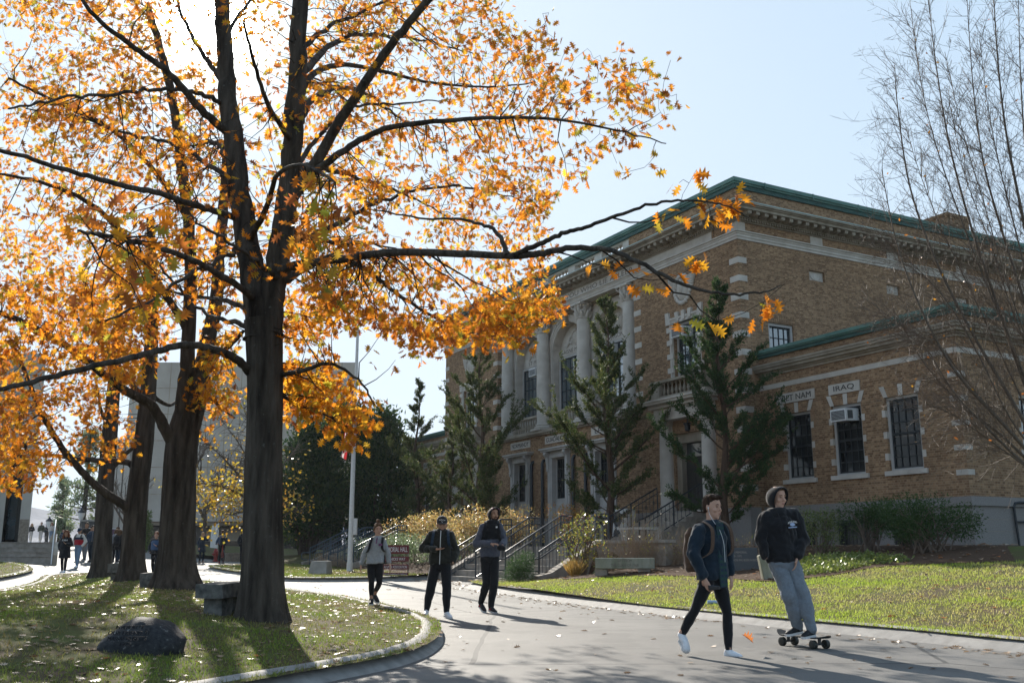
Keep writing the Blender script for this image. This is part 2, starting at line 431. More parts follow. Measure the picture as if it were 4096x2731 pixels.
# keep the base clear of the middle windows: the plinth is cut there by their white panels, which stand proud
mb.build('granite_base', M_['granite'], hall)
# ---------------- loggia: ledge, columns, arches
mb = bmb(); mb.box(6.0, 18.6, -.12, 1.3, 6.42, 6.5); mb.box(5.93, 18.67, -.2, 1.3, 6.5, 6.6); mb.box(5.97, 18.63, -.15, 1.3, 6.6, 6.66)
mb.box(6.32, 18.28, .42, 1.3, 11.93, 12.02)
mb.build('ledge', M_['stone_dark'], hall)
def baluster_mesh(h, r):
    mb = MB(); p = [(.75, 0), (.75, .06), (.45, .08), (.42, .12), (.85, .24), (.98, .34), (.8, .46), (.45, .62), (.36, .74), (.4, .82), (.62, .85), (.62, .9), (.75, .93), (.75, 1)]
    mb.lathe((0, 0), [(a*r, b*h) for a, b in p], 10)
    o = mb.build('baluster', M_['stone_dark'], hall, smooth=50); me = o.data; bpy.data.objects.remove(o); 
    # mesh was built relative to the hall; move back to its own base
    off = wloc(hall)
    for v in me.vertices: v.co += off
    return me
bal_me = baluster_mesh(.5, .075); bal_small = baluster_mesh(.44, .068); bal_top = baluster_mesh(.52, .08)
def put_baluster(me, s, d, z, parent):
    o = bpy.data.objects.new('baluster', me); COL.objects.link(o); o.parent = parent
    o.location = Vector(B(s, d, z)) - wloc(parent); return o
def column_mesh(sx, dx):
    c = (sx, dx); r = .33
    mb = bmb()
    mb.box(sx-.46, sx+.46, dx-.46, dx+.4, 6.66, 6.76)
    mb.lathe(c, [(.43, 6.76), (.45, 6.80), (.43, 6.85), (.38, 6.87), (.37, 6.9), (.40, 6.93), (.37, 6.97), (r, 6.99), (r, 8.6), (.318, 9.8), (.292, 11.2), (.285, 11.3)], 28)
    return mb
def capital(sx, dx, parent):
    mb = bmb(); c = (sx, dx)
    mb.lathe(c, [(.285, 11.3), (.32, 11.31), (.32, 11.35), (.28, 11.36), (.29, 11.6), (.34, 11.8), (.42, 11.9), (.42, 11.91)], 20)
    mb.box(sx-.43, sx+.43, dx-.43, dx+.43, 11.91, 12.0)
    for tier, (z0, hgt, n, ph) in enumerate(((11.37, .24, 8, 0), (11.52, .28, 8, .39))):
        for k in range(n):
            a = 2*math.pi*k/n+ph; ca, sa = math.cos(a), math.sin(a)
            prof = [(.27, 0), (.335, hgt*.5), (.37, hgt*.85), (.42, hgt), (.44, hgt*.88)]
            pts = [(sx+ca*p, dx+sa*p, z0+z) for p, z in prof]
            mb.tube(pts, [.075, .085, .07, .05, .02], 6)
    for k in range(4):
        a = math.pi/4+k*math.pi/2; ca, sa = math.cos(a), math.sin(a)
        sp = [(.32+.13*t/6+.085*(1-t/16)*math.cos(t*.75+2.6), 11.83+.085*(1-t/16)*math.sin(t*.75+2.6)) for t in range(11)]
        mb.tube([(sx+ca*(p+.04), dx+sa*(p+.04), z) for p, z in sp], [.045-.002*t for t in range(11)], 6)
    for k in range(4):
        a = k*math.pi/2; mb.ball((sx+math.cos(a)*.42, dx+math.sin(a)*.42, 11.92), .07, 8, 6)
    mb.build('capital', M_['stone'], parent, smooth=40)
for k, sx in enumerate((12.3-5.33, 12.3-1.78, 12.3+1.78, 12.3+5.33)):
    o = column_mesh(sx, .25).build('column', M_['stone'], hall, smooth=35); capital(sx, .25, o)
ARC = [12.3-3.55, 12.3, 12.3+3.55]; RO, ZS = 1.36, 10.18
mb = bmb(); d0, d1 = .55, 1.0
edges = [6.32]+[(ARC[0]+ARC[1])/2, (ARC[1]+ARC[2])/2]+[18.28]
for i, sc in enumerate(ARC):
    mb.box(edges[i], sc-RO, d0, d1, 6.66, 11.93); mb.box(sc+RO, edges[i+1], d0, d1, 6.66, 11.93)
    N = 20
    for j in range(N):
        a0, a1 = math.pi*j/N, math.pi*(j+1)/N
        x0, x1 = sc-RO*math.cos(a0), sc-RO*math.cos(a1); z0, z1 = ZS+RO*math.sin(a0), ZS+RO*math.sin(a1)
        mb.hexa([(x0,d0,z0),(x1,d0,z1),(x1,d1,z1),(x0,d1,z0),(x0,d0,11.93),(x1,d0,11.93),(x1,d1,11.93),(x0,d1,11.93)])
    # pilaster strips under the springing, and a low wall under the window
    for sg in (-1, 1):
        mb.box(sc+sg*(RO+.03), sc+sg*(RO+.30), d0-.05, d0+.02, 6.67, ZS-.14)
        mb.box(sc+sg*(RO+.0), sc+sg*(RO+.34), d0-.08, d0+.02, ZS-.14, ZS-.02)
        for zz in np.arange(7.3, 10, .66): mb.box(sc+sg*(RO-.003), sc+sg*(RO+.31), d0-.054, d0+.3, zz, zz+.012) if False else None
    mb.box(sc-RO, sc+RO, d0+.25, d1, 6.66, 7.5)
mb.box(6.32, 18.28, 1.0, 1.3, 6.66, 11.93)
mb.build('loggia_wall', M_['stone'], hall)
for sc in ARC:
    mb = bmb(); N = 24
    for (ra, rb, pr) in ((RO+.02, RO+.12, .05), (RO+.12, RO+.24, .075), (RO+.24, RO+.33, .11)):
        for j in range(N):
            a0, a1 = math.pi*j/N, math.pi*(j+1)/N
            p = lambda r, a, d: (sc-r*math.cos(a), d, ZS+r*math.sin(a))
            mb.hexa([p(ra,a0,d0-pr),p(ra,a1,d0-pr),p(ra,a1,d0+.01),p(ra,a0,d0+.01),p(rb,a0,d0-pr),p(rb,a1,d0-pr),p(rb,a1,d0+.01),p(rb,a0,d0+.01)])
    mb.build('archivolt', M_['stone'], hall)
    mb = bmb()   # scrolled keystone
    mb.hexa([(sc-.12,d0-.2,11.48),(sc+.12,d0-.2,11.48),(sc+.12,d0+.02,11.44),(sc-.12,d0+.02,11.44),(sc-.19,d0-.3,11.93),(sc+.19,d0-.3,11.93),(sc+.19,d0+.02,11.93),(sc-.19,d0+.02,11.93)])
    mb.tube([(sc-.16,d0-.24,11.86),(sc+.16,d0-.24,11.86)], .09, 10); mb.tube([(sc-.12,d0-.2,11.5),(sc+.12,d0-.2,11.5)], .06, 10)
    mb.build('keystone', M_['stone_dark'], hall, smooth=40)
    # carved tympanum: lettered band, shield and scrolls in relief
    mb = bmb(); N = 20
    for j in range(N):
        a0, a1 = math.pi*j/N, math.pi*(j+1)/N; r = RO-.02
        x0, x1 = sc-r*math.cos(a0), sc-r*math.cos(a1); z0, z1 = ZS+r*math.sin(a0), ZS+r*math.sin(a1)
        mb.hexa([(x0,.94,10.1),(x1,.94,10.1),(x1,1.0,10.1),(x0,1.0,10.1),(x0,.94,max(z0,10.12)),(x1,.94,max(z1,10.12)),(x1,1.0,max(z1,10.12)),(x0,1.0,max(z0,10.12))])
    mb.box(sc-1.1, sc+1.1, .915, .945, 10.16, 10.5)
    mb.ball((sc, .93, 10.88), (.24, .06, .3), 14, 10); mb.ball((sc, .9, 10.88), (.15, .05, .2), 12, 8)
    mb.tube([(sc+.3*math.cos(t*.4), .92, 10.88+.38*math.sin(t*.4)) for t in range(16)], .03, 6)
    for sg in (-1, 1):
        mb.tube([(sc+sg*(.32+.1*t), .92, 10.62+.12*math.sin(t*1.1)) for t in range(7)], [.05, .06, .055, .05, .045, .04, .03], 6)
        mb.tube([(sc+sg*(.3+.09*t), .92, 10.95-.045*t*t*.5+.06*math.sin(t*2)) for t in range(5)], .04, 6)
        mb.ball((sc+sg*.55, .92, 10.72), (.09, .05, .09), 8, 6)
    mb.ball((sc, .91, 11.24), (.12, .06, .08), 8, 6)
    mb.build('tympanum', M_['stone'], hall, smooth=40)
for sc, txt, wd in zip(ARC, ('ARGONNE', 'AISNE MARNE', 'ST MIHIEL'), (1.5, 2.0, 1.6)):
    lettering('carved_name', txt, fplace(sc, 10.33, .913), .2, wd, M_['letter_in'], hall, .004)
    window(sc-1.3, sc+1.3, 7.4, 10.1, .9, 6, 5, mid='v', fr=.1, bar=.03, name='tall_window')
    bl = bmb(); bl.box(sc-1.34, sc+1.34, .28, .46, 7.4, 7.5); bl.box(sc-1.34, sc+1.34, .3, .44, 6.66, 6.76); bl.box(sc-1.38, sc-1.2, .3, .44, 6.76, 7.4); bl.box(sc+1.2, sc+1.38, .3, .44, 6.76, 7.4)
    bo = bl.build('balustrade', M_['stone_dark'], hall)
    me = baluster_mesh(.64, .085) if sc == ARC[0] else me
    for i in range(10): put_baluster(me, sc-1.08+i*.24, .37, 6.76, bo)
# parapet balustrade
bl = bmb(); bl.box(6.6, 18.0, .06, .38, 13.2, 13.36); bl.box(6.6, 18.0, .06, .38, 13.86, 13.95)
for s in (6.78, 8.95, 11.15, 13.45, 15.65, 17.82): bl.box(s-.28, s+.28, .04, .4, 13.36, 13.86)
bo = bl.build('parapet_balustrade', M_['stone'], hall)
for a, b in ((6.78, 8.95), (8.95, 11.15), (11.15, 13.45), (13.45, 15.65), (15.65, 17.82)):
    n = 6
    for i in range(n): put_baluster(bal_me, a+.28+(b-a-.56)*(i+.5)/n, .22, 13.36, bo)
# ---------------- end bays (right one first, the left one mirrors it)
for side in (0, 1):
    X = (lambda s: s) if side == 0 else mir
    cs = X(3.1)
    # window, stone surround with ears and keystones
    window(min(X(2.42), X(3.78)), max(X(2.42), X(3.78)), 7.55, 9.68, .2, 4, 5, mid='v', fr=.1, bar=.034)
    mb = bmb()
    for sg in (-1, 1):
        mb.box(cs+sg*.70, cs+sg*.92, -.03, .2, 7.5, 9.72)
        mb.box(cs+sg*.78, cs+sg*.88, -.06, 0, 7.5, 9.7)
        for z in (7.78, 8.32, 8.86, 9.36): mb.box(cs+sg*.69, cs+sg*1.04, -.075, .02, z, z+.2)
        mb.hexa([(cs+sg*.78,-.09,9.66),(cs+sg*1.06,-.09,9.66),(cs+sg*1.06,.02,9.66),(cs+sg*.78,.02,9.66),(cs+sg*.9,-.09,10.15),(cs+sg*1.1,-.09,10.15),(cs+sg*1.1,.02,10.15),(cs+sg*.9,.02,10.15)])
    mb.box(cs-.9, cs+.9, -.05, .2, 9.68, 9.82); mb.box(cs-.9, cs+.9, -.08, .05, 9.82, 9.9)
    for k in (-1, 0, 1):
        a, b = k*.34, k*.40; hw = .085
        mb.hexa([(cs+a-hw,-.1,9.72),(cs+a+hw,-.1,9.72),(cs+a+hw,.02,9.72),(cs+a-hw,.02,9.72),(cs+b-hw*1.2,-.1,10.08),(cs+b+hw*1.2,-.1,10.08),(cs+b+hw*1.2,.02,10.08),(cs+b-hw*1.2,.02,10.08)])
    mb.build('window_surround', M_['stone'], hall)
    # balcony over the portico
    mb = bmb(); pr = -.47
    mb.box(cs-1.62, cs+1.62, pr-.02, 0, 6.72, 6.86)
    for sg in (-1, 1): mb.box(cs+sg*1.6, cs+sg*1.1, pr, 0.0, 6.86, 7.38)
    mb.box(cs-1.1, cs+1.1, pr+.02, pr+.3, 6.86, 6.88)
    mb.box(cs-1.66, cs+1.66, pr-.06, 0, 7.38, 7.47)
    bo = mb.build('balcony', M_['stone_dark'], hall)
    me2 = baluster_mesh(.5, .08)
    for i in range(9): put_baluster(me2, cs-.96+i*.24, pr+.16, 6.88, bo)
    # portico entablature
    mb = bmb()
    mb.box(cs-1.58, cs+1.58, pr+.02, .02, 5.95, 6.05); mb.box(cs-1.6, cs+1.6, pr, .02, 6.05, 6.13); mb.box(cs-1.55, cs+1.55, pr+.05, .02, 6.13, 6.42)
    mb.box(cs-1.7, cs+1.7, pr-.1, .02, 6.42, 6.5)
    for i in range(44): mb.box(cs-1.66+i*.0772-.02, cs-1.66+i*.0772+.02, pr-.13, pr-.09, 6.505, 6.555)
    mb.box(cs-1.66, cs+1.66, pr-.09, .02, 6.5, 6.56); mb.box(cs-1.85, cs+1.85, pr-.3, .02, 6.56, 6.65); mb.box(cs-1.9, cs+1.9, pr-.36, .02, 6.65, 6.72)
    for sg in (-1, 1):
        mb.box(cs+sg*1.2, cs+sg*1.5, pr+.02, pr+.1, 6.17, 6.38); mb.box(cs+sg*.95, cs-sg*.95, pr+.035, pr+.1, 6.16, 6.39) if sg == 1 else None
    mb.build('portico_entablature', M_['stone'], hall)
    for sg in (-1, 1):
        c = (cs+sg*1.23, pr+.36)
        mb = bmb(); mb.box(c[0]-.36, c[0]+.36, c[1]-.36, c[1]+.36, 2.5, 2.62)
        mb.lathe(c, [(.34, 2.62), (.36, 2.67), (.33, 2.73), (.3, 2.75), (.29, 2.78), (.31, 2.81), (.285, 2.84), (.275, 2.86), (.275, 4), (.255, 5.1), (.235, 5.72), (.26, 5.74), (.235, 5.76), (.235, 5.95)], 24)
        # pilaster behind it
        mb.box(c[0]-.26, c[0]+.26, -.02, .06, 2.6, 5.95)
        o = mb.build('portico_column', M_['stone'], hall, smooth=35)
        mb = bmb()
        for s2 in (-1, 1):
            for dd in (-.24, .22):
                sp = [(c[0]+s2*.24+s2*.1*(1-t/14)*math.cos(t*.8), c[1]+dd, 5.83+.1*(1-t/14)*math.sin(t*.8)) for t in range(12)]
                mb.tube(sp, [.035-.0018*t for t in range(12)], 6)
            mb.tube([(c[0]+s2*.24, c[1]-.24, 5.83), (c[0]+s2*.24, c[1]+.24, 5.83)], .06, 8)
        mb.box(c[0]-.3, c[0]+.3, c[1]-.28, c[1]+.28, 5.89, 5.951)
        mb.tube([(c[0]-.2, c[1]-.22, 5.84), (c[0]+.2, c[1]-.22, 5.84)], .05, 8)
        mb.build('ionic_capital', M_['stone'], o, smooth=40)
    # doorway: stone jambs, dark door with transom
    mb = bmb()
    for sg in (-1, 1): mb.box(cs+sg*.62, cs+sg*.9, .12, .5, 2.5, 5.45)
    mb.box(cs-.62, cs+.62, .12, .5, 5.1, 5.45); mb.box(cs-1.0, cs+1.0, -.46, .5, 2.3, 2.5)
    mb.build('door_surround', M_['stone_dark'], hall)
    mb = bmb(); mb.box(cs-.62, cs+.62, .34, .4, 2.5, 4.5); mb.box(cs-.62, cs+.62, .31, .42, 4.5, 4.58)
    for sg in (-1, 1):
        for z0, z1 in ((2.7, 3.35), (3.5, 4.35)): mb.box(cs+sg*.1, cs+sg*.52, .325, .345, z0, z1)
    do = mb.build('door', M_['door'], hall)
    mb = bmb(); mb.box(cs-.6, cs+.6, .36, .38, 4.58, 5.1); mb.build('transom_pane', M_['glass'], do)
    mb = bmb(); mb.tube([(cs-.05, .3, 3.35), (cs-.05, .3, 3.6)], .018, 6); mb.build('handle', M_['iron'], do)
    # porch lamp under the soffit
    mb = bmb(); mb.lathe((cs, -.05), [(.03, 5.95), (.03, 5.8), (.16, 5.78), (.17, 5.74), (.12, 5.72), (.11, 5.52), (.05, 5.48)], 10); mb.build('porch_lamp', M_['iron'], hall, smooth=40)
    # carved winged medallion
    mb = bmb(); zc = 10.92; ec = X(3.15)
    mb.ball((ec, .0, zc), (.36, .1, .44), 16, 10); mb.ball((ec, -.08, zc+.05), (.14, .07, .24), 10, 8); mb.ball((ec, -.09, zc+.3), (.08, .06, .09), 8, 6)
    for k in range(22):
        a = 2*math.pi*k/22; mb.ball((ec+.46*math.cos(a), -.02, zc+.54*math.sin(a)), (.1, .07, .1), 7, 5)
    for sg in (-1, 1):
        for k in range(6):
            mb.tube([(ec+sg*.3, -.02, zc+.12+.06*k), (ec+sg*(.62+.03*k), -.03, zc+.02+.085*k), (ec+sg*(.8+.015*k-.03*abs(k-4)), -.02, zc+.06+.1*k)], [.05, .05, .015], 6)
    mb.build('winged_medallion', M_['stone'], hall, smooth=60)
# ---------------- ground floor windows of the middle
for k, sc in enumerate((12.3-3.55, 12.3, 12.3+3.55)):
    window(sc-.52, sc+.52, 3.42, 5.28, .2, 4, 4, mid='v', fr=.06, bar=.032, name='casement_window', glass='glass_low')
    mb = bmb()
    mb.box(sc-.93, sc-.55, -.07, .25, 1.2, 5.3); mb.box(sc+.55, sc+.93, -.07, .25, 1.2, 5.3); mb.box(sc-.55, sc+.55, -.07, .25, 5.28, 5.4)
    mb.box(sc-.78, sc-.68, -.1, 0, 1.2, 5.3); mb.box(sc+.68, sc+.78, -.1, 0, 1.2, 5.3); mb.box(sc-.93, sc+.93, -.09, .2, 5.3, 5.42)
    mb.build('window_surround', M_['white_trim'], hall)
    mb = bmb(); mb.box(sc-.55, sc+.55, .14, .22, 1.2, 3.44); mb.box(sc-.4, sc+.4, .11, .15, 1.7, 2.4); mb.box(sc-.4, sc+.4, .11, .15, 2.55, 3.25); mb.build('spandrel_panel', M_['white_trim'], hall)
    mb = bmb(); mb.box(sc-1.0, sc+1.0, -.05, .02, 5.42, 5.58); mb.box(sc-1.18, sc+1.18, -.3, .02, 5.58, 5.66); mb.box(sc-1.25, sc+1.25, -.37, .02, 5.66, 5.73)
    for sg in (-1, 1):
        x = sc+sg*.83
        pr = [(-.07, 5.58), (-.3, 5.56), (-.33, 5.46), (-.28, 5.38), (-.2, 5.3), (-.17, 5.1), (-.14, 4.92), (-.17, 4.86), (-.13, 4.78), (-.07, 4.78)]
        mb.prism(pr, 0, x-.09, x+.09); mb.tube([(x-.1, -.25, 5.47), (x+.1, -.25, 5.47)], .07, 8); mb.ball((x, -.14, 4.74), (.06, .05, .07), 8, 6)
    mb.build('door_hood', M_['white_trim'], hall)
for s in (14.62, 13.9-.28, 10.98, 9.98):
    mb = bmb(); mb.tube([(s, -.12, 1.2), (s, -.12, 5.1), (s, -.06, 5.22), (s, .05, 5.25)], .075, 10); mb.build('vent_pipe', M_['iron'], hall, smooth=40)
# ---------------- name plaques
def plaque(s0, s1, z0, z1, d, txt, sz=.62, wf=.86):
    mb = bmb(); mb.box(s0, s1, d-.035, d+.02, z0, z1)
    o = mb.build('name_plaque', M_['white_trim'] if False else M_['stone'], hall); o['label'] = 'pale stone plaque lettered ' + txt
    mb = bmb()
    for a in (s0+.06, s1-.06):
        for b in (z0+.05, z1-.05): mb.ball((a, d-.036, b), .012, 6, 4)
    lettering('letters', txt, fplace((s0+s1)/2, (z0+z1)/2, d-.036), (z1-z0)*sz, (s1-s0)*wf, M_['letter'], o, .006)
plaque(14.9, 16.82, 5.97, 6.31, 0, 'NORMANDY'); plaque(11.05, 13.5, 5.97, 6.31, 0, 'GUADALCANAL', .62, .9); plaque(7.72, 9.6, 5.97, 6.31, 0, 'LEYTE', .62, .7)
# ---------------- relief tablets on the side wall and its upper window
for d in (3.42, 7.52, 11.6):
    mb = bmb(); mb.box(.1, .3, d, d+.78, 10.96, 11.35)
    mb.ball((.1, d+.39, 11.16), (.02, .12, .12), 10, 8); mb.tube([(.09, d+.39+.26*math.cos(t*.35+3.14), 11.2+.18*math.sin(t*.35+3.14)) for t in range(10)], .02, 6)
    for q in (.12, .66): mb.ball((.1, d+q, 11.2), (.015, .06, .08), 8, 6)
    mb.build('relief_tablet', M_['stone'], hall, smooth=40)
def side_window(sx, sgn, d0, d1, z0, z1, cols, rows, parent=hall):
    """window in a wall that faces -s; glass plane at sx"""
    f = bmb(); fr = .1
    f.box(sx-.08, sx+.12, d0, d0+fr, z0, z1); f.box(sx-.08, sx+.12, d1-fr, d1, z0, z1); f.box(sx-.08, sx+.12, d0+fr, d1-fr, z1-fr, z1); f.box(sx-.08, sx+.12, d0+fr, d1-fr, z0, z0+fr*.7)
    fo = f.build('window', M_['white_trim'], parent)
    m = bmb(); a0, a1, c0, c1 = d0+fr, d1-fr, z0+.07, z1-fr; t = .05
    m.box(sx-.02, sx+.05, a0, a0+t, c0, c1); m.box(sx-.02, sx+.05, a1-t, a1, c0, c1); m.box(sx-.02, sx+.05, a0+t, a1-t, c0, c0+t); m.box(sx-.02, sx+.05, a0+t, a1-t, c1-t, c1); m.box(sx-.03, sx+.05, a0+t, a1-t, (c0+c1)/2-.035, (c0+c1)/2+.035)
    for i in range(1, cols): x = a0+(a1-a0)*i/cols; m.box(sx-.012, sx+.03, x-.014, x+.014, c0+t, c1-t)
    for j in range(1, rows):
        z = c0+(c1-c0)*j/rows
        if abs(z-(c0+c1)/2) > .05: m.box(sx-.0135, sx+.03, a0+t, a1-t, z-.014, z+.014)
    m.build('sash', M_['sash'], fo)
    g = bmb(); g.box(sx+.012, sx+.028, a0+.02, a1-.02, c0+.02, c1-.02); g.build('pane', M_['glass'], fo)
side_window(.14, -1, 1.25, 2.45, 7.3, 9.12, 4, 4)
mb = bmb()
for i in range(15):
    a = -.7+i*.1; b = a*1.16; dc = 1.85
    mb.hexa([(-.012,dc+a-.042,9.14),(-.012,dc+a+.042,9.14),(.06,dc+a+.042,9.14),(.06,dc+a-.042,9.14),(-.012,dc+b-.047,9.44),(-.012,dc+b+.047,9.44),(.06,dc+b+.047,9.44),(.06,dc+b-.047,9.44)])
mb.build('flat_arch', M_['brick'], hall)
# ---------------- wings
WD = .68
for side in (0, 1):
    X = (lambda s: s) if side == 0 else mir
    def bx(mb, a, b, *r): mb.box(min(X(a), X(b)), max(X(a), X(b)), *r)
    wc = [-5.89, -3.79, -1.69]                   # window centres
    ln = -7.89
    mb = bmb()
    hol = [(min(X(c-.6), X(c+.6)), max(X(c-.6), X(c+.6)), 3.46, 5.64) for c in wc]
    hol += [(min(X(c-.62), X(c+.62)), max(X(c-.62), X(c+.62)), 1.3, 2.1) for c in wc] if False else []
    wall(mb, min(X(ln), X(0)), max(X(ln), X(0)), 2.6, 7.1, WD, WD+.4, hol)
    if side == 0:
        for a, b, z0, z1 in ((WD+.4, 3.2, 2.6, 7.1), (3.2, 4.5, 2.6, 3.4), (3.2, 4.5, 5.6, 7.1), (4.5, 14, 2.6, 7.1)): mb.box(ln, ln+.4, a, b, z0, z1)
    else: bx(mb, ln, ln+.4, WD+.4, 14, 2.6, 7.1)
    bx(mb, ln+.02, -.0, WD+.03, WD+.4, 7.42, 7.74); bx(mb, ln+.02, ln+.4, WD+.4, 14, 7.42, 7.74); bx(mb, ln, 0, 13.6, 14, 2.6, 7.74)
    mb.build('wing_wall', M_['brick'], hall)
    mb = bmb(); bx(mb, ln+.3, 0, WD+.3, 13.8, 7.3, 7.46); mb.build('wing_roof', M_['roof'], hall)
    mb = bmb(); bx(mb, ln-.05, 0, WD-.05, WD+.46, 7.7, 7.82); bx(mb, ln-.05, ln+.46, WD+.46, 14, 7.7, 7.82); mb.build('copper_fascia', M_['copper_dk'], hall)
    mb = bmb(); bx(mb, ln-.1, 0, WD-.1, WD+.5, 7.82, 7.87); bx(mb, ln-.1, ln+.5, WD+.5, 14, 7.82, 7.87); bx(mb, ln-.14, 0, WD-.14, WD+.5, 7.87, 7.98); bx(mb, ln-.14, ln+.5, WD+.5, 14, 7.87, 7.98)
    mb.build('copper_coping', M_['copper'], hall)
    mb = bmb()
    for p, z0, z1 in ((.04, 7.04, 7.12), (.1, 7.12, 7.18), (.2, 7.18, 7.28), (.27, 7.28, 7.36), (.3, 7.36, 7.42)): bx(mb, ln-p, 0, WD-p, 14, z0, z1)
    mb.build('wing_cornice', M_['stone_dark'], hall)
    mb = bmb(); bx(mb, ln-.015, 0, WD-.015, WD+.1, 6.58, 6.74); bx(mb, ln-.015, ln+.1, WD+.1, 14, 6.58, 6.74); mb.build('belt_course', M_['stone'], hall)
    for z in (3.34, 4.02, 4.70, 5.38, 6.06): mb = bmb(); bx(mb, ln-.012, ln+.36, WD-.012, WD+.27, z-.15, z); mb.build('quoin', M_['stone'], hall)
    mb = bmb(); bx(mb, ln-.04, 0, WD-.04, WD+.4, GZ, 2.36); bx(mb, ln-.04, ln+.4, WD+.4, 14, GZ, 2.36)
    bx(mb, ln-.1, 0, WD-.1, WD+.4, 2.36, 2.52); bx(mb, ln-.07, 0, WD-.07, WD+.4, 2.52, 2.61); bx(mb, ln-.1, ln+.4, WD+.4, 14, 2.36, 2.52); bx(mb, ln-.07, ln+.4, WD+.4, 14, 2.52, 2.61)
    mb.build('granite_base', M_['granite'], hall)
    mb = bmb()           # granite joints
    for c in wc: 
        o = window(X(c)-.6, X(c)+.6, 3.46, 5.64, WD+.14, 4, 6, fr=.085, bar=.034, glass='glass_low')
        mb = bmb(); mb.box(X(c)-.74, X(c)+.74, WD-.07, WD+.1, 3.32, 3.46); mb.build('sill', M_['stone'], o)
        mb = bmb()
        for sg in (-1, 1):
            for z in (3.78, 4.42, 5.06): block('jamb_block', X(c)+sg*.597, X(c)+sg*.72, WD-.012, WD+.1, z, z+.2)
        for k in (-1, 0, 1):
            a, b = k*.55, k*.68; hw = .075
            mb = bmb(); mb.hexa([(X(c)+a-hw,WD-.014,5.64),(X(c)+a+hw,WD-.014,5.64),(X(c)+a+hw,WD+.1,5.64),(X(c)+a-hw,WD+.1,5.64),(X(c)+b-hw*1.15,WD-.014,5.98),(X(c)+b+hw*1.15,WD-.014,5.98),(X(c)+b+hw*1.15,WD+.1,5.98),(X(c)+b-hw*1.15,WD+.1,5.98)])
            mb.build('voussoir', M_['stone'], hall)
        # basement window behind the shrubs
        bw = bmb(); bw.box(X(c)-.56, X(c)+.56, WD-.075, WD-.02, 1.28, 2.08); bw.build('basement_window', M_['sash'], hall)
        bw = bmb(); bw.box(X(c)-.5, X(c)+.5, WD-.09, WD-.06, 1.36, 2.0); bw.build('basement_pane', M_['glass_low'], hall)
        bw = bmb()
        for i in range(7): bw.tube([(X(c)-.45+i*.15, WD-.11, 1.32), (X(c)-.45+i*.15, WD-.11, 2.04)], .008, 5)
        bw.box(X(c)-.64, X(c)+.64, WD-.1, WD, 1.2, 1.29)
        bw.build('basement_grille', M_['iron'], hall)
    nm = ('IRAQ', 'VIET NAM') if side == 0 else ('AFGHANISTAN', 'KOREA')
    plaque(X(wc[1])-.63, X(wc[1])+.63, 6.0, 6.32, WD, nm[0], .6, .66 if side == 0 else .9); plaque(X(wc[2])-.86, X(wc[2])+.86, 6.0, 6.33, WD, nm[1], .58, .82)
side_window(-7.89+.16, -1, 3.2, 4.5, 3.4, 5.6, 4, 6)
for z in (3.78, 4.42, 5.06): block('jamb_block', -7.902, -7.8, 3.08, 3.203, z, z+.2)
for z in (2.0, 1.68): mb = bmb(); mb.box(-7.934, -7.92, WD+.42, 13, z, z+.008); mb.build('granite_joint', M_['stone_dark'], hall)
# ---------------- window air conditioners
def air_con(s, d, z, wd, label, side=-1, tilt=.05):
    t = thing('air_conditioner', B(s, d, z), label, 'air conditioner', 'window air conditioners')
    w2, h, dp = wd/2, .38, .5
    xf = lambda a, b, c: B(s+a, d+b, z+c+b*tilt)
    mb = MB(xf); mb.box(-w2, w2, -dp, .1, 0, h); mb.build('casing', M_['ac_white'], t)
    mb = MB(xf); mb.box(-w2+.045, w2-.045, -dp-.012, -dp+.01, .045, h-.05)
    mb.box(-w2-.008, -w2+.01, -dp+.08, -dp+.3, .06, h-.06); mb.box(w2-.01, w2+.008, -dp+.08, -dp+.3, .06, h-.06); mb.build('grille', M_['ac_dark'], t)
    mb = MB(xf)
    for i in range(7): mb.box(-w2+.05, w2-.05, -dp-.02, -dp-.01, .06+i*.042, .066+i*.042)
    mb.build('louvre', M_['ac_white'], t)
air_con(3.22, .18, 9.06, .66, 'white window air conditioner in the upper window over the right portico')
air_con(-3.84, .76, 5.1, .62, 'white window air conditioner in the window below the IRAQ plaque')
air_con(9.15, .85, 9.55, .66, 'white window air conditioner in the arched window below the carved ARGONNE')
air_con(15.35, .85, 9.5, .62, 'white window air conditioner in the arched window at the left end of the loggia')
# ================================================================== GROUND
def rz(x, y):
    """level of the road and paths"""
    q = max(0, y - 20); l = min(23, -x)
    return .013 * q * q / (q + 3) + (.02 * max(0, l - 12) + .04 * max(0, l - 17)) * sstep(24, 36, y)
def bank(x, y):
    """level of the lawn that climbs to the hall"""
    s, d = toB(x, y); r = rz(x, y)
    if d > -5.4 and s > -.2 and s < 30: hi = 1.32
    a = sstep(-11.2, -9.6, d)
    z0 = r + .13
    # right part: long even slope
    zr = z0 + (1.28 - z0) * min(1, max(0, (d + 11.3) / 9.6)) ** 1.0
    # in front of the main block: nearly level bed, then terrace behind the wall
    zb = .2 + .13 + .06 * min(1, max(0, (d + 11) / 3)) if d < -6.35 else 1.3
    if d >= -6.35: zb = 1.3
    else: zb = max(z0, z0 + .22 * min(1, max(0, (d + 10.5) / 4)))
    zl = z0 + (1.3 - z0) * sstep(-8.6, -4.2, d)
    k = sstep(-.2, -3.2, s) if False else 1 - sstep(-3.2, -.4, s)
    z = zr * k + zb * (1 - k)
    k2 = sstep(6.7, 7.3, s)
    return z * (1 - k2) + zl * k2
def mound(x, y):
    """lawn island under the oaks"""
    dd = poly_dist(ISLAND, x, y)
    return rz(x, y) + .12 + .3 * sstep(0, 4.5, dd)
